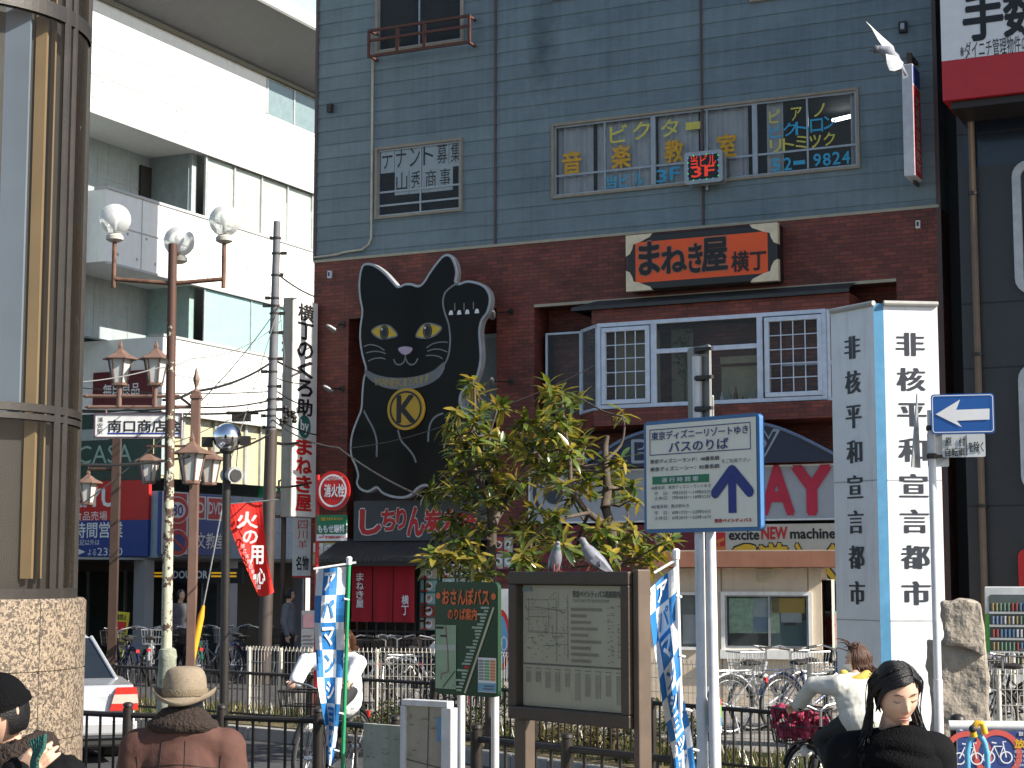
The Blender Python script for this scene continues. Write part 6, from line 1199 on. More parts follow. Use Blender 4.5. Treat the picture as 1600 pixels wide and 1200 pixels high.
# ================================================================ trees
def leaf_mat(name, col, tcol):
    m, N, L, p = new_mat(name); p.inputs['Base Color'].default_value = (*col, 1); p.inputs['Roughness'].default_value = .27; p.inputs['Specular IOR Level'].default_value = .75
    tc = N.new('ShaderNodeTexCoord'); n = N.new('ShaderNodeTexNoise'); n.inputs['Scale'].default_value = 7; L.new(tc.outputs['Object'], n.inputs[0]); mr = N.new('ShaderNodeMapRange'); mr.inputs['From Min'].default_value = .3; mr.inputs['From Max'].default_value = .7; mr.inputs['To Min'].default_value = .65; mr.inputs['To Max'].default_value = 1.35; L.new(n.outputs[0], mr.inputs[0])
    s = N.new('ShaderNodeVectorMath'); s.operation = 'SCALE'; s.inputs[0].default_value = col; L.new(mr.outputs[0], s.inputs['Scale']); L.new(s.outputs[0], p.inputs['Base Color'])
    t = N.new('ShaderNodeBsdfTranslucent'); t.inputs[0].default_value = (*tcol, 1); mx = N.new('ShaderNodeMixShader'); mx.inputs[0].default_value = .3; L.new(p.outputs[0], mx.inputs[1]); L.new(t.outputs[0], mx.inputs[2]); L.new(mx.outputs[0], N['Material Output'].inputs[0]); return m
LM = [leaf_mat('leaf_olive', (.24, .2, .035), (.48, .38, .04)), leaf_mat('leaf_green', (.1, .14, .025), (.3, .35, .03)), leaf_mat('leaf_dark', (.045, .08, .02), (.12, .18, .02)), leaf_mat('leaf_gold', (.36, .27, .045), (.55, .38, .05))]
bark = ramp_mat('bark', [(.3, (.045, .034, .027)), (.55, (.1, .078, .06)), (.8, (.18, .15, .12))], 11, rough=.9, bump=.6, mapping=(1, 1, .4))
def leaf(b, p, d, up, L, w, curl):
    d = d.normalized(); s = d.cross(up); s = s.normalized() if s.length > 1e-3 else d.orthogonal().normalized(); n_ = s.cross(d)
    c = [p+d*(L*t)+n_*(curl*L*(t*t)*-1) for t in (0, .18, .5, .8, 1)]; ws = (.0, .55, 1, .6, 0); v = []
    for q, k in zip(c, ws): v += [q-s*w*k+n_*w*.35*k, q, q+s*w*k+n_*w*.35*k]
    b.add(v, [(3*i+j, 3*i+j+1, 3*i+j+4, 3*i+j+3) for i in range(4) for j in (0, 1)])
def make_tree(lab, Y, trunk, limbs, tips, seed, x0=640, y0=560, k=3.157):
    rg = random.Random(seed); P8 = lambda p, dy=0: at(x0+p[0]/k, y0+p[1]/k, Y+dy); base = at(x0+trunk[0][0]/k, 893, Y); fr = Fr(base.x, Y, 0, .12); t = thing('evergreen_tree', lab, 'tree', fr)
    b = MB(bark); nodes = []
    for pts, r0, r1 in [(trunk, .065, .045)]+limbs:
        Q = [P8((p[0], p[1]), p[2] if len(p) > 2 else 0) for p in pts]
        if pts is trunk: Q = [Vector((Q[0].x, Y, .12))]+Q
        Q = [fr.loc(q) for q in Q]; Q = [Vector(q) for q in smooth_pts([tuple(q) for q in Q], 3, False)]; m = len(Q); b.path(Q, [r0+(r1-r0)*i/(m-1) for i in range(m)], 9); nodes += Q
    cr = MB()
    for tp in tips:
        q = fr.loc(P8(tp, rg.uniform(-.75, .75))); near = min((n for n in nodes), key=lambda n: (n-q).length+(.6 if n.z > q.z-.02 else 0)); mid = near.lerp(q, .5)+Vector((rg.uniform(-.05, .05), rg.uniform(-.05, .05), -.06)); b.path([near, mid, q], [.014, .011, .008], 5)
        ax = (q-mid).normalized()*.6+Vector((rg.uniform(-.3, .3), rg.uniform(-.3, .3), .7)); ax.normalize(); u = ax.orthogonal().normalized(); w = ax.cross(u); n = rg.randint(13, 19); tone = rg.random()
        for i in range(n):
            a = 2*math.pi*i/n*2.618+rg.uniform(-.25, .25); el = R(rg.uniform(-35, 55)); d = (u*math.cos(a)+w*math.sin(a))*math.cos(el)+ax*math.sin(el); r_ = rg.random()
            cr.use(LM[0] if r_ < .32 else LM[1] if r_ < .68 else LM[2] if r_ < .91 else LM[3]); leaf(cr, q+ax*rg.uniform(-.08, .03), d, ax, rg.uniform(.11, .26), rg.uniform(.02, .038), rg.uniform(.05, .4))
        for i in range(rg.randint(1, 3)):                        # older leaves down the twig
            d = Vector((rg.uniform(-1, 1), rg.uniform(-1, 1), rg.uniform(-.6, .3))); cr.use(LM[1] if rg.random() < .6 else LM[2]); leaf(cr, near.lerp(q, rg.uniform(.5, .9)), d, Vector((0, 0, 1)), rg.uniform(.13, .22), .03, .3)
    b.build('trunk', t, smooth=60); cr.build('crown', t, smooth=180); return t
T1 = [(310,115),(335,180),(450,245),(235,255),(350,250),(330,300),(180,345),(250,375),(395,370),(300,335),(350,480),(235,480),(285,520),(410,550),(320,590),(240,570),(430,500),(470,620),(540,640),(300,660),(230,640),(180,645),(125,680),(95,650),(290,740),(240,820),(330,830),(200,780),(370,840),(150,860),(280,880),(120,960),(160,1000),(310,940),(330,970),(240,980),(300,1050),(380,1060),(95,1010),(200,950),(430,590),(460,690),(340,400),(390,450),(450,420),(270,430),(210,420),(200,560),(260,610),(360,640),(400,700)]
T2 = [(690,130),(750,170),(830,190),(700,200),(800,220),(780,300),(740,285),(1050,270),(580,300),(640,320),(560,340),(620,400),(680,370),(760,360),(840,390),(870,435),(740,420),(800,450),(660,460),(560,420),(530,390),(485,400),(540,450),(620,560),(700,560),(740,610),(660,540),(780,520),(830,560),(1000,520),(1040,500),(980,590),(900,580),(1010,600),(1100,620),(1110,690),(1060,680),(680,620),(760,640),(620,740),(700,760),(740,760),(560,800),(600,860),(550,880),(520,840),(650,830),(690,850),(620,930),(560,960),(590,1000),(620,1020),(730,900),(760,920),(550,1000),(920,850),(960,840),(900,900),(940,900),(1000,960),(980,1000),(850,970),(1050,840),(1110,850),(1130,930),(1060,900),(1150,950),(1250,900),(1290,890),(1180,1000),(1120,980),(1230,950),(520,600),(600,470),(700,500),(760,490),(640,430),(720,330),(800,400),(850,640),(800,690)]
make_tree('leafy evergreen with long glossy leaves and a pale forked trunk in front of the cat', 18.6, [(400, 1080), (405, 900), (410, 820)], [([(410, 820), (440, 770, .1), (470, 720, .2), (480, 640, .3)], .045, .02), ([(405, 840), (390, 700, -.1), (300, 500, -.2), (320, 300, -.2), (320, 150, -.2)], .05, .012), ([(395, 700, -.1), (400, 500, .2), (395, 380, .3), (430, 260, .3)], .03, .01), ([(330, 560, -.2), (240, 560, -.4), (170, 640, -.5)], .02, .008), ([(405, 900), (300, 860, -.3), (150, 920, -.4)], .025, .008)], T1, 5)
make_tree('spreading evergreen with olive leaf rosettes left of the bus stop sign', 18.2, [(1000, 1010), (990, 830), (965, 740)], [([(965, 740), (975, 650, .1), (970, 560, .1), (965, 440, .2), (975, 380, .2)], .055, .025), ([(970, 500, .1), (1040, 430, .2), (1060, 340, .2), (1050, 290, .2)], .02, .007), ([(970, 820), (880, 760, -.2), (800, 640, -.3), (790, 500, -.3), (760, 300, -.2), (750, 180, -.1)], .04, .01), ([(800, 640, -.3), (690, 560, -.4), (600, 420, -.4), (540, 380, -.3)], .025, .008), ([(880, 770, -.2), (830, 900, .2), (830, 960, .3)], .02, .01), ([(985, 840), (1060, 830, .3), (1200, 900, .4)], .025, .01), ([(890, 760, -.2), (720, 800, -.5), (600, 880, -.5)], .022, .008), ([(975, 640), (1060, 640, .3), (1110, 680, .4)], .02, .008)], T2, 9)
# --- low planting along the kerb
rg = random.Random(17); shr = [leaf_mat('shrub_green', (.035, .06, .015), (.1, .15, .02)), leaf_mat('dry_grass', (.2, .16, .06), (.3, .25, .1))]
def along(t):
    P = shift(FEN, .75); n = len(P)-1; i = min(int(t*n), n-1); u = t*n-i; return P[i][0]+(P[i+1][0]-P[i][0])*u, P[i][1]+(P[i+1][1]-P[i][1])*u
b = MB()
for i in range(5200):
    t = rg.random(); x, y_ = along(t); y_ += rg.uniform(-.9, 1.0); x += rg.uniform(-.3, .3); dry = rg.random() < .45; b.use(shr[1] if dry else shr[0]); h = rg.uniform(.05, .2); a = rg.uniform(0, 6.3); p = Vector((x, y_, .13)); d = Vector((math.cos(a)*.5, math.sin(a)*.5, 1)).normalized(); s = Vector((-math.sin(a), math.cos(a), 0))*.012; b.poly([p-s, p+s, p+d*h])
b.build('ground_grass', kind='stuff')
for k, (px, Y, w, h, lab) in enumerate(((745, 19.6, .5, .55, 'low green shrub under the left tree behind the railing'), (850, 18.9, .5, .35, 'dry yellowish shrub showing below the route map board'), (930, 18.2, .5, .4, 'low dry shrub below the right part of the route map board'), (1005, 17.6, .35, .5, 'green shrub behind the right checkered flag'), (1065, 17.2, .4, .5, 'dark green shrub between the flag and the bus stop poles'), (640, 20.6, .5, .3, 'low shrub behind the railing under the dish menu board'))):
    x, y_ = xy(px, Y); t = thing('shrub', lab, 'shrub', Fr(x, y_, 0, .13), 'shrubs in the planted kerb'); b = MB(bark); st = []
    for i in range(14): a = rg.uniform(0, 6.3); e = Vector((math.cos(a)*w*rg.uniform(.2, 1), math.sin(a)*w*.5*rg.uniform(.2, 1), h*rg.uniform(.6, 1))); st.append(e); b.path([(0, 0, 0), e*.5+Vector((0, 0, .03)), e], .006, 4)
    b.build('stem', t); b = MB()
    for i in range(420): e = rg.choice(st)*rg.uniform(.35, 1.05)+Vector((rg.gauss(0, .05), rg.gauss(0, .05), rg.gauss(0, .05))); e.z = max(e.z, .02); b.use(shr[1] if rg.random() < (.7 if 'dry' in lab else .2) else shr[0]); leaf(b, e, Vector((rg.uniform(-1, 1), rg.uniform(-1, 1), rg.uniform(-.3, .9))), Vector((0, 0, 1)), rg.uniform(.05, .1), .015, .2)
    b.build('foliage', t)
# ================================================================ checkered flags
fw, fb = M('flag_white', (.68, .7, .72), .7, var=.06), M('flag_blue', (.015, .17, .45), .7, var=.08)
def flag(lab, Y, rows, pole, letters, polem, arm, seed, swap=0):
    f = FP(rows[0][1], Y); t = thing('checkered_flag', lab, 'flag', f, 'blue and white checkered flags'); cu = (0, .25, .72, 1); cols = [0, .08, .17, .25, .37, .48, .6, .72, .81, .9, 1]
    def S(u, v):
        n = len(rows)-1; i = min(int(v*n), n-1); w = v*n-i; a, c = rows[i], rows[i+1]; l = f.hit(a[0]+(c[0]-a[0])*w, a[2]+(c[2]-a[2])*w); r_ = f.hit(a[1]+(c[1]-a[1])*w, a[3]+(c[3]-a[3])*w)
        return Vector((l[0]+(r_[0]-l[0])*u, .05*math.sin(u*6+v*7+seed)*(1-u)*1.2+.03*math.sin(v*17+seed), l[1]+(r_[1]-l[1])*u))
    b = MB(); nr = (len(rows)-1)*4
    for i in range(nr):
        for a, c in zip(cols, cols[1:]):
            ci = 0 if c <= .26 else 1 if c <= .73 else 2; b.use(fb if (i//4+ci+swap) % 2 else fw); b.add([S(a, i/nr), S(c, i/nr), S(c, (i+1)/nr), S(a, (i+1)/nr)], [(0, 1, 2, 3)])
    n0 = len(rows)-1
    for i, ch in enumerate(letters):
        if i >= n0: break
        V_, F_ = glyphs('|' if ch == 'ー' else ch, .03); lo, hi = V_.min(0), V_.max(0); b.use(fw if (i+1+swap) % 2 else fb); vs = []
        for q in V_: u = .3+.38*(q[0]-lo[0])/(hi[0]-lo[0]); v = (i+.85-.7*(q[1]-lo[1])/(hi[1]-lo[1]))/n0; vs.append(S(u, v)+Vector((0, -.012, 0)))
        b.add(vs, F_)
    b.build('cloth', t, smooth=180)
    p = [f.hit(*q) for q in pole]; b = MB(polem); a = Vector((p[0][0], .02, p[0][1])); c = Vector((p[1][0], .02, p[1][1])); g = c+(c-a)*((c.z)/(a.z-c.z)); b.path([g, c, a], .014, 8); b.build('pole', t, smooth=40)
    q0, q1 = f.hit(*arm[0]), f.hit(*arm[1]); b = MB(whitep); b.path([(q0[0], .0, q0[1]), (q1[0], .02, q1[1])], .008, 6); b.lathe([(.02, -.02), (.022, .03), (.01, .04)], p[0][0], .02, p[0][1], 8)
    for v in (.15, .42, .68, .9): s = S(1, v); b.path([s+Vector((-.005, 0, .01)), s+Vector((.03, .01, 0))], .008, 5)
    b.build_split('arm', t)
flag('blue and white checkered vertical flag on a green pole at the left railing', 12.6, [(492, 541, 890, 885), (491, 539, 931, 929), (491, 538, 973, 972), (493, 537, 1015, 1016), (497, 535, 1058, 1059), (503, 532, 1098, 1100), (507, 528, 1134, 1136), (509, 524, 1166, 1168), (511, 521, 1194, 1196)], [(545, 878), (535, 1195)], 'アパマンショップ', M('pole_green', (.02, .3, .12), .4), [(490, 889), (556, 879)], 1)
flag('blue and white checkered vertical flag twisting on a white pole beside the route map board', 9.9, [(1011, 1056, 922, 884), (1014, 1057, 962, 925), (1022, 1058, 1012, 966), (1030, 1060, 1062, 1010), (1036, 1064, 1100, 1055), (1042, 1070, 1132, 1095), (1047, 1077, 1160, 1132), (1051, 1083, 1184, 1166), (1056, 1088, 1215, 1205)], [(1057, 868), (1066, 1195)], 'アパマンショップ', M('pole_white2', (.7, .7, .7), .4), [(1022, 895), (1058, 874)], 4, 0)
# ================================================================ bottom right corner: banner, arch, pipe rail
f = FP(1550, 11.4, -6); h = f.hit; bn = thing('no_parking_banner', 'dark blue bicycle banner with a red ringed bicycle mark on a white pipe barrier', 'banner', f)
x0, z1 = h(1496, 1139); x1 = x0+1.1; z0 = z1-.62; b = MB(M('banner_navy', (.03, .06, .22), .5)); b.box(x0, x1, -.01, .0, z0, z1-.01); y = -.014
for px, py in ((1558, 1178), (1512, 1180)):
    s, z = h(px, py); r_ = .155; b.use(M('ring_red', (.6, .1, .08), .5)); b.annulus(s, z, r_, .035, y); b.use(whitep)
    for k in (-1, 1): b.annulus(s+k*.055, z-.02, .04, .008, y-.003, n=18)
    b.strip([(s-.055, z-.02), (s-.02, z+.05), (s+.04, z+.05), (s+.055, z-.02)], .008, y-.004); b.strip([(s-.02, z+.05), (s+.01, z-.02), (s+.04, z+.05)], .007, y-.005); b.strip([(s-.035, z+.075), (s-.005, z+.07)], .008, y-.004); b.strip([(s+.04, z+.05), (s+.035, z+.08), (s+.055, z+.08)], .007, y-.006)
b.use(yellowp); tx(b, f, '放置', 1585, 1155, 1618, 1169, y, .06); b.use(whitep); tx(b, f, '自転車', 1592, 1143, 1616, 1150, y, .02)
for i in range(5): tx(b, f, ('放置自転車は条例', 'します撤去します', 'しますのでご注意', '期間中のお願い', '（市役所）')[i], 1585, 1172+i*7, 1622, 1177+i*7, y, .0)
b.build('sheet', bn); b = MB(white); b.path([(x0-.05, .03, z1+.02), (x1, .03, z1+.02)], .032, 12); b.path([(x0+.9, .03, 0), (x0+.9, .03, z1)], .03, 10); b.path([(x0+.02, .03, 0), (x0+.02, .03, z1)], .025, 10); b.build('pipe_barrier', bn, smooth=40)
f = FP(1526, 10.8); h = f.hit; ab = thing('blue_arch_stand', 'light blue bent pipe stand with a yellow clamp in front of the bicycle banner', 'stand', f)
p = [h(*q) for q in ((1512, 1200), (1512, 1175), (1516, 1156), (1526, 1148), (1536, 1156), (1542, 1178), (1543, 1200))]; p = [(p[0][0], 0)]+p+[(p[-1][0], 0)]; b = MB(M('light_blue_pipe', (.1, .36, .6), .35)); b.path([(q[0], 0, q[1]) for q in smooth_pts(p, 3, False)], .018, 10); b.build('pipe', ab, smooth=60)
s, z = h(1525, 1138); b = MB(M('clamp_yellow', (.7, .4, .02), .4)); b.path([(s-.02, -.03, z-.05), (s-.03, -.03, z), (s, -.03, z+.035), (s+.035, -.03, z+.03), (s+.045, -.03, z-.03)], .022, 8); b.use(dk); b.ball((s-.03, -.04, z), .025, 8, 6); b.build('clamp', ab, smooth=60)
# ================================================================ pigeons
pg = M('pigeon_grey', (.2, .21, .25), .6, var=.3, scale=30); pgd = M('pigeon_dark', (.07, .075, .1), .6); pgw = M('pigeon_white', (.5, .5, .5), .6, var=.3, scale=18); neck = M('pigeon_neck', (.08, .14, .13), .35); pink = M('pigeon_pink', (.3, .17, .17), .5)
def pigeon(name, lab, loc, rz, pitch=20, sc=1.0, bodym=pg, wingm=pg):
    t = thing(name, lab, 'pigeon', Fr(loc[0], loc[1], 0, loc[2]), 'pigeons'); t.rotation_euler[2] = rz; t.scale = (sc,)*3
    ca, sa = math.cos(R(pitch)), math.sin(R(pitch)); T = lambda x, z: Vector((x*ca-z*sa, 0, .1+x*sa+z*ca))
    b = MB(bodym); sp = [T(-.19, -.005), T(-.12, .0), T(-.05, .0), T(.02, .005), T(.075, .02)]; hz = sp[-1]; sp += [hz+Vector((.025, 0, .035)), hz+Vector((.035, 0, .065)), hz+Vector((.045, 0, .085)), hz+Vector((.06, 0, .09)), hz+Vector((.072, 0, .086))]
    b.path(sp, [.012, .035, .058, .062, .052, .036, .027, .026, .021, .008], 14); b.build('body', t, smooth=80)
    b = MB(pgd); b.path([hz+Vector((.07, 0, .087)), hz+Vector((.095, 0, .08))], [.007, .002], 6); b.build('beak', t)
    b = MB(M('eye_orange', (.5, .15, .02), .3)); b.ball(hz+Vector((.052, -.021, .093)), .006, 8, 6); b.ball(hz+Vector((.052, .021, .093)), .006, 8, 6); b.build('eye', t)
    for s in (-1, 1):
        b = MB(wingm); P = [T(.06, .02), T(.0, .03), T(-.08, .025), T(-.2, -.005), T(-.1, -.03), T(.0, -.035), T(.05, -.02)]; n = len(P)
        v = [p+Vector((0, s*(.058 if 0 < i < 6 else .05)*(1 if i != 3 else .4), 0)) for i, p in enumerate(P)]; c = sum(v, Vector())/n+Vector((0, s*.014, 0)); v.append(c); b.add(v, [(i, (i+1) % n, n) for i in range(n)]); b.use(pgd); q = T(-.06, 0)+Vector((0, s*.068, 0)); b.box(q.x-.006, q.x+.006, q.y-.002, q.y+.002, q.z-.03, q.z+.02); b.build('wing', t, smooth=180)
    b = MB(pgd); b.poly([T(-.12, .012)+Vector((0, -.02, 0)), T(-.12, .012)+Vector((0, .02, 0)), T(-.27, -.01)+Vector((0, .03, 0)), T(-.27, -.01)+Vector((0, -.03, 0))]); b.build('tail', t)
    b = MB(M('leg_red', (.4, .06, .05), .5))
    for s in (-1, 1):
        a = T(.0, -.05)+Vector((0, s*.025, 0)); b.path([a, Vector((a.x+.005, a.y, .012))], .005, 6)
        for k in (-.5, 0, .5, 3.1): b.path([(a.x+.005, a.y, .008), (a.x+.005+.03*math.cos(k), a.y+.03*math.sin(k), .004)], .004, 5)
    b.build('leg', t); b = MB(neck); b.path([hz+Vector((.022, 0, .03)), hz+Vector((.036, 0, .062))], [.037, .0285], 14, cap=False); b.use(pink); b.path([hz+Vector((.0, 0, .0)), hz+Vector((.022, 0, .03))], [.049, .0375], 14, cap=False); b.build('neck_feathers', t, smooth=80)
    return t
fb_, xL, xR, zt = IB
wp = lambda x: (fb_.x+x*math.cos(fb_.a)-.02*math.sin(fb_.a), fb_.y+x*math.sin(fb_.a)+.02*math.cos(fb_.a), zt)
pigeon('pigeon', 'grey pigeon facing forward on the left half of the map board top', wp(fb_.hit(864, 893)[0]), R(-75), 55, .62, pg, M('wing_pale', (.3, .31, .35), .6))
pigeon('pigeon', 'dark grey pigeon leaning left with its tail right on the map board top', wp(fb_.hit(925, 893)[0]), R(172), 38, .72)
Yb = 13.5; c = at(1392, 92, Yb); t = thing('flying_pigeon', 'pale pigeon in flight with raised wings in front of the siding', 'pigeon', Fr(c.x, Yb, 0, c.z), 'pigeons'); L2 = lambda px, py, dy=0: at(px, py, Yb+dy)-c
b = MB(pg); b.path([L2(1416, 118), L2(1408, 108), L2(1396, 92), L2(1384, 80), L2(1374, 77), L2(1366, 77), L2(1362, 78)], [.012, .028, .052, .05, .032, .026, .008], 12); b.build('body', t, smooth=80); b = MB(pgd); b.path([L2(1363, 78), L2(1358, 80)], [.007, .002], 6); b.build('beak', t); b = MB(M('pigeon_head', (.1, .11, .13), .6)); b.ball(L2(1369, 77), .033, 12, 8); b.build('head_feathers', t, smooth=80)
def bwing(P, k):
    b = MB(pgw); n = len(P); c_ = sum(P, Vector())/n+Vector((0, k, .01)); b.add(P+[c_], [(i, (i+1) % n, n) for i in range(n)]); b.add([p+Vector((0, .006, 0)) for p in P]+[c_+Vector((0, .01, 0))], [((i+1) % n, i, n) for i in range(n)]); b.build('wing', t, smooth=180)
bwing([L2(1386, 82, .05), L2(1372, 62, .2), L2(1362, 44, .35), L2(1353, 33, .45), L2(1368, 47, .42), L2(1380, 58, .35), L2(1396, 72, .2), L2(1402, 92, .06)], .02)
bwing([L2(1384, 84, -.05), L2(1386, 100, -.2), L2(1390, 110, -.28), L2(1398, 111, -.3), L2(1408, 107, -.25), L2(1412, 98, -.15), L2(1402, 88, -.05)], -.02)
b = MB(pgd); b.poly([L2(1409, 110, -.03), L2(1413, 107, .03), L2(1420, 119, .05), L2(1411, 124, -.05)]); b.build('tail', t)
# ================================================================ car
f = Fr(-5.59, 20.3, 22); car = thing('parked_car', 'silver white sedan with red tail lights seen from behind beside the granite corner', 'car', f)
paint = M('car_silver', (.55, .56, .58), .25, .35, var=.04, coat=.8); cgl = M('car_glass', (.015, .02, .025), .06, spec=.8); trimb = M('car_trim', (.02, .02, .02), .6)
k_ = .9
prof = [(-2.2, .22), (-2.25, .3), (-2.27, .45), (-2.22, .58), (-2.2, .8), (-2.12, .9), (-1.5, .94), (-1.42, .95), (1.0, .93), (1.9, .82), (2.15, .7), (2.2, .5), (2.18, .25), (1.75, .2), (-1.7, .2)]
def ring(y, z, w): return [(-w, y, z), (w, y, z)]
b = MB(paint); n = len(prof); secs = []
for w, ins in ((.84, .06), (.80, .0)): pass
cx_ = sum(p[0] for p in prof)/n; cz_ = sum(p[1] for p in prof)/n; v = []
lv = [(-.8, .93), (-.845, .985), (-.86, 1), (.86, 1), (.845, .985), (.8, .93)]
for x, s in lv: v += [(x, cx_+(py-cx_)*(1-(1-s)*.5), (cz_+(pz-cz_)*s)*k_) for py, pz in prof]
m_ = len(lv); b.add(v, [(i*n+j, i*n+(j+1) % n, (i+1)*n+(j+1) % n, (i+1)*n+j) for i in range(m_-1) for j in range(n)]+[tuple(range(n)), tuple(range(m_*n-1, (m_-1)*n-1, -1))]); o = b.build('body', car, smooth=35); s_ = o.modifiers.new('bev', 'BEVEL'); s_.width = .05; s_.segments = 3; s_.limit_method = 'ANGLE'; s_.angle_limit = R(25)
b = MB(cgl); g0 = [(-.76, -1.5), (.76, -1.5), (.78, .95), (-.78, .95)]; g1 = [(-.58, -.85), (.58, -.85), (.6, .25), (-.6, .25)]
b.add([(x, y, .93*k_) for x, y in g0]+[(x, y, 1.4*k_) for x, y in g1], [(0, 1, 5, 4), (1, 2, 6, 5), (2, 3, 7, 6), (3, 0, 4, 7)]); b.build('windows', car)
b = MB(paint); b.add([(x*1.01, y, 1.395*k_) for x, y in g1]+[(x*.9, y*.9-.03, 1.44*k_) for x, y in g1], [(0, 1, 5, 4), (1, 2, 6, 5), (2, 3, 7, 6), (3, 0, 4, 7), (4, 5, 6, 7)])
for s in (-1, 1):
    for (x0, y0), (x1, y1) in (((.77, -1.52), (.59, -.86)), ((.785, .96), (.6, .26)), ((.78, -.25), (.6, -.25))): b.path([(s*x0, y0, .93*k_), (s*x1, y1, 1.41*k_)], .022, 8)
b.build('roof', car, smooth=40)
tail = M('tail_red', (.5, .03, .02), .2, coat=.6); tail2 = M('tail_pale', (.65, .45, .38), .2, coat=.6)
for s in (-1, 1):
    b = MB()
    for m_, z0, z1, e in ((tail, .79, .87, 0), (tail2, .71, .788, .006), (tail, .63, .708, .003)):
        b.use(m_); i0, i1 = .6-(z0-.63)*-.25, .6-(z1-.63)*-.25; b.prism([(s*i0, z0*k_), (s*.868, z0*k_), (s*(.868-(z1-.7)*.12), z1*k_), (s*i1, z1*k_)], -2.268-e, -2.0)
    b.build('tail_light', car, bevel=.012)
b = MB(whitep); b.box(-.17, .17, -2.275, -2.25, .6*k_, .76*k_); b.use(greenp); b.text('12-47', -.13, .13, .615*k_, .69*k_, -2.278, .03); b.text('足立', -.08, .06, .7*k_, .745*k_, -2.278, .01); b.build('number_plate', car)
b = MB(paint); b.box(-.87, .87, -2.33, -2.1, .34*k_, .5*k_); b.use(trimb); b.box(-.8, .8, -2.25, -2.05, .2*k_, .335*k_); b.build('bumper', car, bevel=.03)
for s in (-1, 1):
    for y in (-1.35, 1.35): b = MB(tyre); b.path([(s*.66, y, .29), (s*.84, y, .29)], .29, 20); w = b.build('wheel', car, smooth=40); b = MB(alu); b.path([(s*.835, y, .29), (s*.85, y, .29)], .19, 16); b.build('hub_cap', w)
# ================================================================ people
skin = M('skin', (.62, .38, .27), .5, var=.08, scale=12); lipm = M('lips', (.5, .21, .17), .4, var=0); browm = M('brow_hair', (.05, .03, .025), .7, var=0)
def cap(b, pts, rs, n=12):
    b.path(pts, rs, n)
    for p, r in zip(pts, rs): b.ball(p, r, n, 8)
def sculpt_head(b, T, k=1.0, shut=True):
    g = lambda x, z, cx, cz, sx, sz: math.exp(-((x-cx)/sx)**2-((z-cz)/sz)**2); N_, M_ = 72, 60; v = []
    for i in range(M_+1):
        t = math.pi*i/M_
        for j in range(N_):
            a = 2*math.pi*j/N_; x, y, z = math.sin(t)*math.cos(a), math.sin(t)*math.sin(a), math.cos(t)
            X, Y, Z = x*.074, y*.093, z*.115
            if z < 0: q = (-z)**1.6; X *= 1-.38*q; Y = Y*(1-.22*q)-.016*q
            if z > 0: X *= 1+.05*z*(1-z)*2
            if Y < -.02:
                Y = -.02+(Y+.02)*.95
                Y -= .021*g(X, Z, 0, -.022, .010, .017)+.009*g(X, Z, 0, .002, .009, .022)+.005*(g(X, Z, .012, -.03, .007, .007)+g(X, Z, -.012, -.03, .007, .007))
                for s in (-1, 1): Y += .0095*g(X, Z, s*.031, .014, .018, .011)-.005*g(X, Z, s*.031, .012, .013, .008)-.003*g(X, Z, s*.03, .034, .02, .008)-.004*g(X, Z, s*.042, -.02, .02, .018)
                Y -= .0065*g(X, Z, 0, -.057, .02, .0065)+.006*g(X, Z, 0, -.07, .017, .006)-.0035*g(X, Z, 0, -.0635, .02, .0025)-.002*g(X, Z, 0, -.046, .005, .006)
                Y -= .006*g(X, Z, 0, -.096, .02, .013)-.003*g(X, Z, 0, -.081, .02, .005)
            v.append(T @ Vector((X*k, Y*k, Z*k)))
    b.add(v, [(i*N_+j, (i+1)*N_+j, (i+1)*N_+(j+1) % N_, i*N_+(j+1) % N_) for i in range(M_) for j in range(N_)])
    for s in (-1, 1):
        for zz, r in ((.012, .012), (0, .013), (-.014, .009)): b.ball(T @ Vector((s*.073*k, .012*k, zz*k)), (r*.55, r, r*1.2), 8, 6)
def face_bits(root, T, k=1.0, eyes='shut', mask=False):
    V = lambda x, z, y: T @ Vector((x*k, y*k, z*k))
    for s in (-1, 1):
        b = MB(browm); b.path([V(s*.014, .033, -.0895), V(s*.028, .0375, -.087), V(s*.047, .032, -.075)], [.0016, .0024, .001], 6); b.build('eyebrow', root)
        b = MB(browm); b.path([V(s*.017, .0095, -.0825), V(s*.031, .006, -.085), V(s*.046, .0095, -.0755)], [.0012, .0022, .0014], 6); b.build('eyelashes', root)
    if not mask:
        b = MB(lipm); b.path([V(-.021, -.063, -.083), V(-.008, -.0585, -.0925), V(0, -.0595, -.0935), V(.008, -.0585, -.0925), V(.021, -.063, -.083)], [.0012, .0036, .0034, .0036, .0012], 8); b.path([V(-.019, -.0645, -.083), V(0, -.0695, -.0925), V(.019, -.0645, -.083)], [.0012, .0045, .0012], 8); b.build('lips', root, smooth=80)
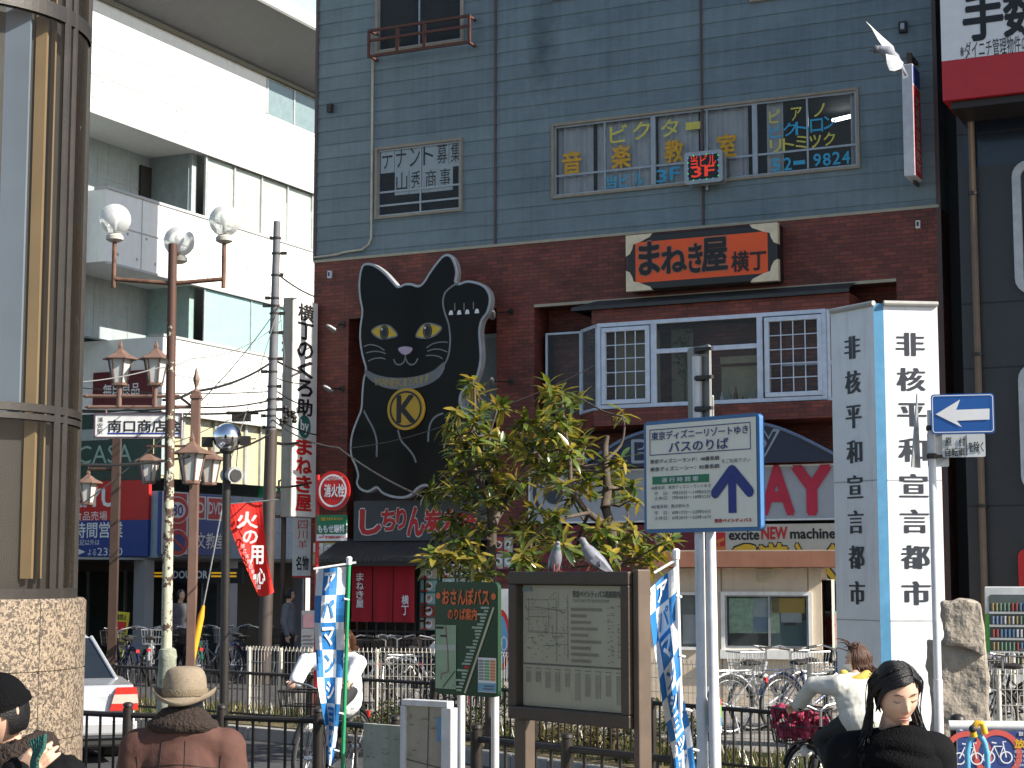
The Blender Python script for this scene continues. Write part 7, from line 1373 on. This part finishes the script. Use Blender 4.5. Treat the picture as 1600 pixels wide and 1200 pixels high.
def hand(b, w, d, nrm, side, curl=.5, k=1.0):
    d = d.normalized(); nrm = (nrm-d*nrm.dot(d)).normalized(); s = d.cross(nrm)*side
    for u in (-.028, -.01, .01, .028): b.path([w+s*u*.7*k, w+d*.05*k+s*u*k, w+d*.085*k+s*u*k], [.014*k, .0135*k, .0115*k], 8)
    for u, L in ((-.032, .062), (-.0105, .076), (.011, .083), (.032, .074)):
        p = w+d*.085*k+s*u*k; q = d; P = [p-d*.01]; 
        for j, (f_, c_) in enumerate(((.42, .5), (.32, .9), (.26, .8))): q = (Matrix.Rotation(-curl*c_*side*0+curl*c_, 3, s) @ q) if side > 0 else (Matrix.Rotation(-curl*c_, 3, s) @ q); p = p+q*L*f_*k; P.append(p)
        b.path(P, [.0095*k, .009*k, .0082*k, .0065*k], 8)
        b.ball(P[-1], .0065*k, 8, 6)
    p = w+d*.02*k+s*.025*k; q = (d*.6+s*.8).normalized(); b.path([p, p+q*.035*k, p+q*.05*k+d*.02*k, p+q*.05*k+d*.043*k], [.014*k, .012*k, .01*k, .007*k], 8)
def remesh(o, v, it=3):
    m = o.modifiers.new('remesh', 'REMESH'); m.mode = 'VOXEL'; m.voxel_size = v; m.use_smooth_shade = True
    s = o.modifiers.new('smooth', 'SMOOTH'); s.iterations = it; s.factor = .5
def body_vol(b, J, g=0, legs=True, arms=True, neck_=True, hem=None):
    V = lambda n: Vector(J[n]); pel, ch, nk = V('pelvis'), V('chest'), V('neck'); ax = (ch-pel)
    lat = (V('sr')-V('sl')).normalized()
    def ell(c, rx, ry, rz):
        q = ax.normalized(); fw_ = q.cross(lat).normalized(); n = 16; m = 10; v = []
        for i in range(m+1):
            t = math.pi*i/m; v += [c+lat*(rx*math.sin(t)*math.cos(2*math.pi*k/n))+fw_*(ry*math.sin(t)*math.sin(2*math.pi*k/n))+q*(rz*math.cos(t)) for k in range(n)]
        b.add(v, [(i*n+k, (i+1)*n+k, (i+1)*n+(k+1) % n, i*n+(k+1) % n) for i in range(m) for k in range(n)])
    ell(pel, .16+g, .115+g, .13+g)
    if not arms:
        for s in 'lr': cap(b, [V('h'+s), V('k'+s), V('a'+s)], [.085+g*.7, .057+g*.7, .04+g*.7])
        return
    ell(pel.lerp(ch, .5), .14+g, .1+g, .17+g); ell(ch, .165+g, .11+g, .17+g); cap(b, [V('sl'), nk-Vector((0, 0, .035)), V('sr')], [.055+g, .062+g*.6, .055+g])
    if neck_: cap(b, [nk-Vector((0, 0, .06)), nk, V('head')-Vector((0, 0, .03))], [.06, .05, .05])
    if arms:
        for s in 'lr': cap(b, [V('s'+s), V('e'+s), V('w'+s)], [.052+g, .043+g, .03+g])
    if legs:
        for s in 'lr': cap(b, [V('h'+s), V('k'+s), V('a'+s)], [.085+g*.7, .057+g*.7, .04+g*.7])
def std_pose(h=1.57):
    k = h/1.6
    J = dict(pelvis=(0, 0, .9), chest=(0, 0, 1.22), neck=(0, .01, 1.37), head=(0, -.01, 1.49), sl=(-.16, 0, 1.32), sr=(.16, 0, 1.32), el=(-.21, .03, 1.05), er=(.21, .03, 1.05), wl=(-.22, -.04, .82), wr=(.22, -.04, .82), hl=(-.09, 0, .85), hr=(.09, 0, .85), kl=(-.09, -.02, .47), kr=(.09, -.02, .47), al=(-.09, .02, .08), ar=(.09, .02, .08))
    return {n: tuple(c*k for c in p) for n, p in J.items()}
def shoes(t, J, m):
    for s in 'lr': a = Vector(J['a'+s]); b = MB(m); b.path([(a.x, a.y+.05, a.z-.03), (a.x, a.y-.02, a.z-.035), (a.x, a.y-.12, a.z-.05), (a.x, a.y-.18, a.z-.055)], [.035, .042, .038, .022], 10); b.build('shoe', t, smooth=60)
def strands(b, roots, r0, r1, n=5):
    for P in roots: b.path([tuple(q) for q in smooth_pts([tuple(p) for p in P], 3, False)] if len(P) > 2 else P, [r0+(r1-r0)*i/(max(1, (len(P)-1)*3)) for i in range((len(P)-1)*3+1)] if len(P) > 2 else [r0, r1], n)
hairb = M('hair_black', (.007, .006, .007), .42, var=.4, scale=60, spec=.4, bump=.25, bscale=220); hairbr = M('hair_brown', (.075, .03, .015), .5, var=.5, scale=50, spec=.3, bump=.25, bscale=200)
def head_T(c, yaw=0, pitch=0, roll=0): return Matrix.Translation(Vector(c)) @ Matrix.Rotation(R(yaw), 4, 'Z') @ Matrix.Rotation(R(pitch), 4, 'X') @ Matrix.Rotation(R(roll), 4, 'Y')
wool = M('black_wool', (.006, .006, .007), .85, var=.25, scale=60, bump=.3, bscale=200, spec=.12); scarf_m = M('black_knit', (.004, .004, .005), .9, spec=.1, var=.3, scale=30, bump=.6, bscale=130); trou = M('black_trousers', (.015, .015, .018), .8); shoe_m = M('shoe_black', (.02, .018, .016), .4)
# ---- woman in black looking down
Yw = 6.3; hc = at(1401, 1084, Yw); fw_x = at(1400, 1090, Yw).x; fr = Fr(fw_x, Yw+.02, 0); w1_ = thing('person', 'woman in a black coat and thick black scarf looking down, dark hair to her shoulders', 'person', fr)
J = std_pose(1.62); H0 = fr.loc(hc); J['head'] = tuple(H0+Vector((0, .03, -.06))); J['neck'] = (H0.x-.01, .05, H0.z-.16); J['chest'] = (-.01, .05, H0.z-.36); J['sl'] = (-.165, .06, H0.z-.22); J['sr'] = (.15, .06, H0.z-.22); J['el'] = (-.2, .08, H0.z-.5); J['er'] = (.185, .08, H0.z-.5); J['wl'] = (-.2, 0, H0.z-.72); J['wr'] = (.19, 0, H0.z-.72)
T = head_T(H0, 12, 22, -4) ; k = .97
b = MB(skin); body_vol(b, J); sculpt_head(b, T, k)
for s, sd in (('l', 1), ('r', -1)): hand(b, Vector(J['w'+s]), Vector((0, -.05, -1)), Vector((1 if s == 'l' else -1, 0, 0)), sd, .25)
o = b.build('body', w1_); remesh(o, .0042, 2); face_bits(w1_, T, k)
b = MB(wool); body_vol(b, J, .028, legs=False, neck_=False); cap(b, [(0, .05, .95), (0, .05, .55)], [.19, .23], 18); o = b.build('coat', w1_); remesh(o, .014, 4)
b = MB(wool)
for s in (-1, 1): b.add([(s*.03, -.095, H0.z-.27), (s*.12, -.08, H0.z-.25), (s*.1, -.09, H0.z-.42), (s*.03, -.105, H0.z-.5)], [(0, 1, 2, 3)])
b.use(M('thread_grey', (.4, .4, .4), .6)); b.path([(.125, -.1, H0.z-.255), (.13, -.115, H0.z-.31)], .0014, 4); b.use(steel); b.ball((.155, -.085, H0.z-.275), .006, 8, 6); b.build('lapel', w1_)
b = MB(scarf_m); nz = H0.z-.172
for q, (r_, zz, tilt) in enumerate(((.088, nz+.01, .035), (.1, nz-.035, .05), (.108, nz-.08, .03))): b.path([(-.005+r_*1.06*math.cos(a)+.01*q, .03+r_*.95*math.sin(a)*1.0-.015*q, zz+tilt*math.cos(a*1+.6+q)*.5+.012*math.sin(3*a+q)) for a in (2*math.pi*i/26 for i in range(26))], [.037+.005*math.sin(.9*i+q) for i in range(26)], 10, close=True)
b.path([(.05, -.09, nz-.07), (.06, -.115, nz-.16), (.05, -.12, nz-.3), (.055, -.12, nz-.42)], [.04, .05, .055, .05], 10); o = b.build('scarf', w1_); remesh(o, .008, 3)
b = MB(trou); body_vol(b, J, .012, arms=False, neck_=False); o = b.build('trousers', w1_); remesh(o, .015, 3); shoes(w1_, J, shoe_m)
def scalp(T, k, th, ph, r=1.06): return T @ Vector((.076*r*k*math.sin(ph)*math.cos(th), .094*r*k*math.sin(ph)*math.sin(th), .115*r*k*math.cos(ph)))
def hair_shell(b, T, k, front=.45, low=2.2, r=1.06, side=0.55):
    N_, M_ = 40, 20; idx = {}; v = []; fs = []
    for i in range(M_+1):
        for j in range(N_):
            ph = low*i/M_; th = 2*math.pi*j/N_; v.append(scalp(T, k, th, ph, r+.012*math.sin(j*2.1)+.0*i))
    for i in range(M_):
        for j in range(N_):
            th = 2*math.pi*(j+.5)/N_; ph = low*(i+.5)/M_; frontness = -math.sin(th)
            if frontness > side and ph > front+ (1-frontness)*1.3: continue
            fs.append((i*N_+j, (i+1)*N_+j, (i+1)*N_+(j+1) % N_, i*N_+(j+1) % N_))
    b.add(v, fs)
rg = random.Random(6); b = MB(hairb); hair_shell(b, T, k, .68, 2.1, 1.045, .35)
def onto(p, r):                            # a point laid on the hair surface of the head
    p = Vector(p); q = math.sqrt((p.x/.076)**2+(p.y/.094)**2+(p.z/.115)**2); return p*(r/q)
hs = []
for i in range(420):                      # strands from a side parting, swept to either side and falling behind the jaw
    u = rg.random(); side = 1 if rg.random() < .42 else -1; y0 = -.062+.13*u
    p0 = (.026, y0, .1); t1 = rg.uniform(.75, 1.0); j = lambda: rg.gauss(0, .0025)
    if side < 0: C_ = [p0, (-.03+j(), y0*.95-.012*(u < .3), .09), (-.066, y0*.7+.012, .045), (-.082, y0*.4+.03, -.01), (-.086, .03+.3*y0, -.06)]
    else: C_ = [p0, (.052+j(), y0*.95, .075), (.075, y0*.7+.015, .03), (.082, y0*.4+.035, -.02), (.082, .04+.2*y0, -.06)]
    rr_ = rg.random(); pts = [T @ (onto(c, 1.05+.05*rr_+.03*q_*(1+.6*rr_)+.012*rg.random())*k) for q_, c in enumerate(C_)]; e_ = pts[-1]
    pts += [e_+Vector((side*rg.uniform(.004, .022), rg.uniform(-.02, .02), -.06)), e_+Vector((side*rg.uniform(.005, .06), rg.uniform(-.07, .02), -.12-.09*rg.random()))]; hs.append(pts)
for i in range(120):                      # the fringe, laid across the brow to the temple
    u = i/119+rg.uniform(-.02, .02); C_ = [(.03, -.074+.03*u, .085+.012*u), (-.004-.012*u, -.085+.012*u, .078+.01*u), (-.04-.008*u, -.074+.012*u, .062+.02*u), (-.066, -.05+.014*u, .03+.018*u), (-.078, -.03+.01*u, -.025), (-.084, -.005, -.065)]
    hs.append([T @ (onto(c, 1.05+.05*rg.random()+.016*q_)*k+Vector((0, 0, rg.gauss(0, .002)))) for q_, c in enumerate(C_)])
    if i % 3 == 0: C_ = [(.03, -.06+.03*u, .095+.01*u), (.055, -.045+.02*u, .085), (.074, -.025+.02*u, .045), (.08, -.01+.02*u, -.0), (.082, .01+.01*u, -.05)]; hs.append([T @ (onto(c, 1.115+.02*rg.random())*k) for c in C_])
for i in range(40):                      # loose hairs
    c = Vector((rg.uniform(-.07, .07), rg.uniform(-.03, .06), .08)); s_ = 1 if c.x > 0 else -1; a_ = T @ (onto(c, 1.1)*k); e_ = T @ (onto((s_*.08, c.y*.5+.02, -.04), 1.28+.2*rg.random())*k); hs.append([a_, a_.lerp(e_, .45)+Vector((s_*.018, 0, .02)), e_, e_+Vector((s_*rg.uniform(-.02, .04), rg.uniform(-.02, .02), -.1))])
strands(b, hs, .0026, .0012, 5); o = b.build('hair', w1_, smooth=120)
# ---- woman with the felt hat, from behind
Yh = 8.0; c = at(289, 1100, Yh); fr = Fr(c.x, Yh, 180); w2p = thing('person', 'person seen from behind in a beige felt hat and brown coat with fur collar', 'person', fr)
J = std_pose(1.5); zc = c.z; hz = zc-.02; J['head'] = (0, 0, hz-.05); J['neck'] = (0, .02, hz-.12); J['chest'] = (0, .02, hz-.28); J['sl'] = (-.195, .02, hz-.18); J['sr'] = (.195, .02, hz-.18); J['el'] = (-.255, .03, hz-.5); J['er'] = (.255, .03, hz-.5); J['wl'] = (-.25, -.08, hz-.7); J['wr'] = (.25, -.08, hz-.7)
T = head_T((0, 0, hz), 0, 5, 0); b = MB(skin); body_vol(b, J); sculpt_head(b, T, .95)
for s, sd in (('l', 1), ('r', -1)): hand(b, Vector(J['w'+s]), Vector((0, -.3, -1)), Vector((1 if s == 'l' else -1, 0, 0)), sd, .3)
o = b.build('body', w2p); remesh(o, .007, 2); face_bits(w2p, T, .95)
coatb = M('coat_brown', (.1, .048, .037), .8, var=.2, scale=14, bump=.25, bscale=18, spec=.25); furm = M('fur_dark', (.03, .017, .011), .9, var=.4, scale=60, bump=1, bscale=90)
b = MB(coatb); body_vol(b, J, .04, legs=False, neck_=False); cap(b, [(0, .02, .85), (0, .02, .6)], [.22, .25], 18); cap(b, [(-.2, .02, hz-.19), (-.1, .04, hz-.135), (0, .05, hz-.12), (.1, .04, hz-.135), (.2, .02, hz-.19)], [.075, .085, .09, .085, .075]); o = b.build('coat', w2p); remesh(o, .014, 5)
tx_ = bpy.data.textures.new('cloth_folds', 'CLOUDS'); tx_.noise_scale = .16; d = o.modifiers.new('folds', 'DISPLACE'); d.texture = tx_; d.strength = .022; d.mid_level = .5
from mathutils.bvhtree import BVHTree
dg = bpy.context.evaluated_depsgraph_get(); dg.update(); bv = BVHTree.FromObject(o, dg)
def back(x, z): h_ = bv.ray_cast(Vector((x, 1, z)), Vector((0, -1, 0)))[0]; return h_+Vector((0, .001, 0)) if h_ else Vector((x, .15, z))
b = MB(M('seam_dark', (.02, .009, .008), .7))
for P_ in ([(-.17+.01*i, hz-.245+.012*math.cos(i*.14-2.4)) for i in range(35)], [(.075+.0004*i, hz-.13-.01*i) for i in range(45)], [(-.03-.0003*i, hz-.13-.01*i) for i in range(45)], [(-.185+.001*i, hz-.2-.01*i) for i in range(40)], [(.19-.001*i, hz-.2-.01*i) for i in range(40)]): b.path([back(*p) for p in P_], .002, 6)
b.build_split('coat_seam', w2p)
b = MB(furm)
for r_, dz in ((.07, -.03), (.085, -.05), (.115, -.078)): b.path([(r_*1.12*math.cos(a), .035+r_*.85*math.sin(a), hz+dz+.012*math.sin(a)) for a in (2*math.pi*i/24 for i in range(24))], .034, 10, close=True)
o = b.build('fur_collar', w2p); remesh(o, .008, 1)
tx2 = bpy.data.textures.new('fur_noise', 'CLOUDS'); tx2.noise_scale = .02; d = o.modifiers.new('fur', 'DISPLACE'); d.texture = tx2; d.strength = .012; d.mid_level = .4
b = MB(hairb); hair_shell(b, T, .95, .5, 2.3, 1.06, .4); b.build('hair', w2p, smooth=80)
felt = M('felt_taupe', (.27, .215, .15), .95, var=.22, scale=70, bump=.35, bscale=420)
b = MB(felt); z0 = at(289, 1086, Yh).z; zt_ = at(289, 1041, Yh).z; hh = zt_-z0; prof = [(.099, -.01), (.099, .012), (.098, hh*.35), (.095, hh*.6), (.086, hh*.82), (.07, hh*.95), (.045, hh), (.02, hh*.99), (0.001, hh*.985)]
b.lathe(prof, 0, 0, z0, 40, cap=False); br = [(.1, .0), (.115, -.012), (.132, -.018), (.14, -.008), (.143, .006), (.139, .008), (.13, -.008), (.115, -.002), (.1, .012)]; b.lathe(br, 0, 0, z0-.015, 40, cap=False)
b.v = [(x*(1+.03*math.sin(3*math.atan2(y, x))), y*1.08, z+max(0, math.hypot(x, y)-.1)*(1.5*(x/max(.001, math.hypot(x, y)))**2-.35)) for x, y, z in b.v]
o = b.build('hat', w2p, smooth=70); s_ = o.modifiers.new('s', 'SUBSURF'); s_.levels = s_.render_levels = 1
b = MB(M('felt_band', (.2, .155, .1), .95, bump=.5, bscale=120)); b.lathe([(.1025, .0), (.1035, .004), (.104, .028), (.102, .032)], 0, 0, z0, 40, cap=False); b.v = [(x*(1+.03*math.sin(3*math.atan2(y, x))), y*1.08, z) for x, y, z in b.v]; b.build('hat_band', w2p, smooth=70)
b = MB(trou); body_vol(b, J, .012, arms=False, neck_=False); o = b.build('trousers', w2p); remesh(o, .016, 3); shoes(w2p, J, shoe_m)
# ---- woman at the left edge in a black knit hat
Yl = 5.9; c = at(2, 1112, Yl); fr = Fr(c.x, Yl, 0); w3p = thing('person', 'woman in a black knit hat raising one hand to a green bag strap', 'person', fr)
H0 = fr.loc(c); J = std_pose(1.58); dx = -.02; J['head'] = (0, .03, H0.z-.05); J['neck'] = (.03, .05, H0.z-.15); J['chest'] = (.05, .06, H0.z-.36); J['sl'] = (-.11, .06, H0.z-.23); J['sr'] = (.2, .06, H0.z-.23); J['er'] = (.27, -.02, H0.z-.42); J['wr'] = (.12, -.18, H0.z-.235+.02); J['el'] = (-.16, .05, H0.z-.48); J['wl'] = (-.15, -.05, H0.z-.7)
hp = fr.loc(at(26, 1212, Yl-.22)); J['wr'] = tuple(hp); J['er'] = (.2, -.08, H0.z-.46)
T = head_T(H0, -38, 14, 0); b = MB(skin); body_vol(b, J); sculpt_head(b, T, 1.0); tgt = fr.loc(at(66, 1178, Yl-.24)); hand(b, hp, (tgt-hp), Vector((.2, 1, .2)), -1, .55, 1.0); hand(b, Vector(J['wl']), Vector((0, -.05, -1)), Vector((1, 0, 0)), 1, .3)
o = b.build('body', w3p); remesh(o, .0042, 2); face_bits(w3p, T)
b = MB(wool); body_vol(b, J, .03, legs=False, neck_=False); cap(b, [(.03, .05, .9), (.03, .05, .55)], [.2, .23], 18); o = b.build('coat', w3p); remesh(o, .013, 4)
tx3 = bpy.data.textures.new('fluff', 'CLOUDS'); tx3.noise_scale = .03; d = o.modifiers.new('fluff', 'DISPLACE'); d.texture = tx3; d.strength = .02; d.mid_level = .5
b = MB(furm); b.path([(.03+.1*math.cos(a), .03+.085*math.sin(a), H0.z-.155+.035*math.cos(a)) for a in (2*math.pi*i/24 for i in range(24))], .052, 10, close=True); o = b.build('fur_collar', w3p); remesh(o, .01, 1); d = o.modifiers.new('fur', 'DISPLACE'); d.texture = tx2; d.strength = .03; d.mid_level = .4
b = MB(scarf_m); N_, M_ = 40, 16; v = []
for i in range(M_+1):
    for j in range(N_): v.append(scalp(T, 1.0, 2*math.pi*j/N_, 1.42*i/M_, 1.14+.012*(j % 2)+(.06 if i > 13 else 0)))
b.add(v, [(i*N_+j, (i+1)*N_+j, (i+1)*N_+(j+1) % N_, i*N_+(j+1) % N_) for i in range(M_) for j in range(N_)]); b.build('hat', w3p, smooth=70)
b = MB(hairb); hair_shell(b, T, 1.0, .9, 2.2, 1.05, .3); b.build('hair', w3p, smooth=80)
b = MB(M('green_knit', (.02, .11, .09), .8, var=.3, scale=60, bump=.8, bscale=120))
p0, p1 = fr.loc(at(70, 1148, Yl-.28)), fr.loc(at(58, 1186, Yl-.3))
for q in range(6): a = p0+Vector((-.0095*q, .003*q, -.004*q)); e = p1+Vector((-.004*q, .003*q, -.002*q)); b.path([a, a.lerp(e, .5)+Vector((.012, -.008, .0)), e, e+Vector((-.02, .05, -.2))], .007, 7)
b.build('bag_strap', w3p, smooth=60)
b = MB(trou); body_vol(b, J, .012, arms=False, neck_=False); o = b.build('trousers', w3p); remesh(o, .016, 3); shoes(w3p, J, shoe_m)
# ---- two cyclists on the road
tx4 = bpy.data.textures.new('fine_folds', 'MARBLE'); tx4.noise_scale = .09; tx4.turbulence = 6
def rider(lab, bike_lab, px, Y, rz, head_px, bikem, jack, scale=1.0, extra=None, hairm=hairbr, mask=False, lean=.12, shirt='jacket'):
    x, y_ = xy(px, Y); bk = bicycle(bike_lab, bikem, (x, y_, 0), R(rz), darkm, 'bicycles being ridden'); fr = Fr(x, y_, rz)
    t = thing('person', lab, 'person', fr); S_ = (-.2, 0, .86)      # rides along +x, seated
    J = dict(pelvis=(-.19, 0, .93), chest=(-.19+lean, 0, 1.24), neck=(-.16+lean*1.4, 0, 1.4), head=(-.12+lean*1.5, 0, 1.5), sl=(-.17+lean*1.2, .165, 1.34), sr=(-.17+lean*1.2, -.165, 1.34), el=(.05, .27, 1.16), er=(.05, -.27, 1.16), wl=(.25, .27, 1.0), wr=(.25, -.27, 1.0), hl=(-.17, .09, .9), hr=(-.17, -.09, .9), kl=(.2, .1, .75), kr=(.14, -.1, .58), al=(.02, .1, .5), ar=(-.1, -.1, .22))
    hd = fr.loc(at(head_px[0], head_px[1], Y)); hd = Vector((J['head'][0]+.02, 0, J['head'][2]+.06)) if hd is None else Vector((max(-.3, min(.2, hd.x)), max(-.1, min(.1, hd.y)), hd.z)); dz = hd.z-(J['head'][2]+.06)
    for n in J:
        if n[0] in 'cn' or n in ('head', 'sl', 'sr'): J[n] = (J[n][0], J[n][1], J[n][2]+dz*.8)
    J['head'] = tuple(hd+Vector((-.02, 0, -.06)))
    T = Matrix.Translation(hd) @ Matrix.Rotation(R(90+extra.get('yaw', 0)), 4, 'Z') @ Matrix.Rotation(R(8), 4, 'X'); b = MB(skin); body_vol(b, J); sculpt_head(b, T, 1.0)
    for s, sd in (('l', 1), ('r', -1)): hand(b, Vector(J['w'+s]), Vector((1, 0, -.15)), Vector((0, 0, -1)), sd, .9, .95)
    o = b.build('body', t); remesh(o, .009, 2); face_bits(t, T, 1.0, mask=mask)
    b = MB(jack); body_vol(b, J, .034 if shirt == 'shirt' else .026, legs=False, neck_=False)
    if shirt == 'shirt': cap(b, [Vector(J['pelvis'])+Vector((0, 0, .05)), Vector(J['pelvis'])+Vector((0, 0, -.12))], [.18, .19], 16)
    o = b.build(shirt, t); remesh(o, .011, 3); d = o.modifiers.new('folds', 'DISPLACE'); d.texture = tx4; d.strength = .009; d.mid_level = .5
    b = MB(trou); body_vol(b, J, .016, arms=False, neck_=False); o = b.build('trousers', t); remesh(o, .016, 3)
    for s in 'lr': a = Vector(J['a'+s]); b = MB(shoe_m); b.path([(a.x-.06, a.y, a.z-.05), (a.x+.02, a.y, a.z-.055), (a.x+.16, a.y, a.z-.06)], [.035, .042, .025], 10); b.build('shoe', t, smooth=60)
    rg = random.Random(px); b = MB(hairm); hair_shell(b, T, 1.0, .55, 2.2, 1.07, .35); L = extra.get('long', .05); hs = []
    for i in range(90):
        th = rg.uniform(-.6, math.pi+.6); p0 = scalp(T, 1.0, th, rg.uniform(.1, .6), 1.07); p1 = scalp(T, 1.0, th, 1.3, 1.1); p2 = scalp(T, 1.0, th, 1.9, 1.12); e = p2+Vector((-rg.uniform(0, L), rg.gauss(0, .02), -rg.uniform(.3, 1)*L)); hs.append([p0, p1, p2, e])
    for i in range(extra.get('fly', 0)): p0 = scalp(T, 1.0, rg.uniform(-2.2, 0), rg.uniform(.3, .9), 1.06); e = p0+Vector((rg.uniform(.02, .1), rg.gauss(0, .04), rg.uniform(.0, .07))); hs.append([p0, p0.lerp(e, .5)+Vector((0, 0, .02)), e])
    strands(b, hs, .006, .0025, 4); b.build('hair', t, smooth=80)
    if mask: b = MB(whitep); Q = [T @ Vector(p) for p in ((-.05, -.07, -.015), (0, -.118, -.012), (.05, -.07, -.015), (.055, -.062, -.06), (.03, -.085, -.1), (0, -.105, -.1), (-.03, -.085, -.1), (-.055, -.062, -.06), (0, -.122, -.05))]; b.add(Q, [(0, 1, 8), (1, 2, 8), (2, 3, 8), (3, 4, 8), (4, 5, 8), (5, 6, 8), (6, 7, 8), (7, 0, 8)]); b.build('face_mask', t, smooth=80)
    if extra.get('scarf'): b = MB(M('scarf_yellow', (.6, .42, .08), .85, var=.2)); n0 = Vector(J['neck']); b.path([n0+Vector((.085*math.cos(a), .09*math.sin(a), .0+.02*math.sin(a*2))) for a in (2*math.pi*i/20 for i in range(20))], .035, 8, close=True); o = b.build('scarf', t); remesh(o, .01, 2)
    return bk, t, fr, J
bk, t, fr, J = rider('woman on a bicycle in a pale jacket and yellow scarf wearing a white mask', 'dark bicycle ridden by the woman in the pale jacket, pink covered basket', 1320, 13.2, 114, (1341, 1032), bcol['black'], M('jacket_pale', (.55, .55, .5), .7, var=.12, bump=.2, bscale=30), extra=dict(yaw=66, long=.12, fly=10, scarf=True), mask=True, lean=.04)
b = MB(M('pink_cover', (.42, .035, .1), .75, var=.7, scale=26, bump=.6)); rg = random.Random(9)
for i in range(90): b.ball((.64+rg.uniform(-.14, .14), rg.uniform(-.16, .16), .88+rg.uniform(-.14, .06)), rg.uniform(.025, .045), 8, 6)
o = b.build('basket_cover', bk); remesh(o, .012, 1); d = o.modifiers.new('crumple', 'DISPLACE'); d.texture = tx3; d.strength = .05; d.mid_level = .5
rider('cyclist in a white top riding behind the left checkered flag', 'dark bicycle ridden by the cyclist in white behind the left flag', 524, 16.4, 252, (545, 1004), bcol['black'], M('shirt_white', (.8, .8, .8), .7, var=.05), extra=dict(long=.04), lean=.1, shirt='shirt')
# far people in the arcade and entrance, tops darkened to stand for shade
for px, Y, h_, col, rz, lab in ((283, 33.5, 1.6, (.08, .08, .09), 40, 'person in a grey top standing in the dark arcade behind the peeling pole'), (452, 33, 1.62, (.14, .15, .18), 80, 'person in a pale blue top walking in the lane left of the projecting sign')):
    x, y_ = xy(px, Y); fr = Fr(x, y_, rz); t = thing('person', lab, 'person', fr); J = std_pose(h_); T = head_T((0, -.01, J['head'][2]+.05), 0, 5); b = MB(skin); body_vol(b, J); sculpt_head(b, T, 1)
    for s, sd in (('l', 1), ('r', -1)): hand(b, Vector(J['w'+s]), Vector((0, -.1, -1)), Vector((1 if s == 'l' else -1, 0, 0)), sd, .3)
    o = b.build('body', t); remesh(o, .011, 2); b = MB(M('top_%d' % px, col, .8)); body_vol(b, J, .025, legs=False, neck_=False); o = b.build('jacket', t); remesh(o, .018, 3); b = MB(trou); body_vol(b, J, .015, arms=False, neck_=False); o = b.build('trousers', t); remesh(o, .018, 3); shoes(t, J, shoe_m); b = MB(hairb); hair_shell(b, T, 1, .6, 2.1, 1.07); b.build('hair', t, smooth=80); face_bits(t, T)
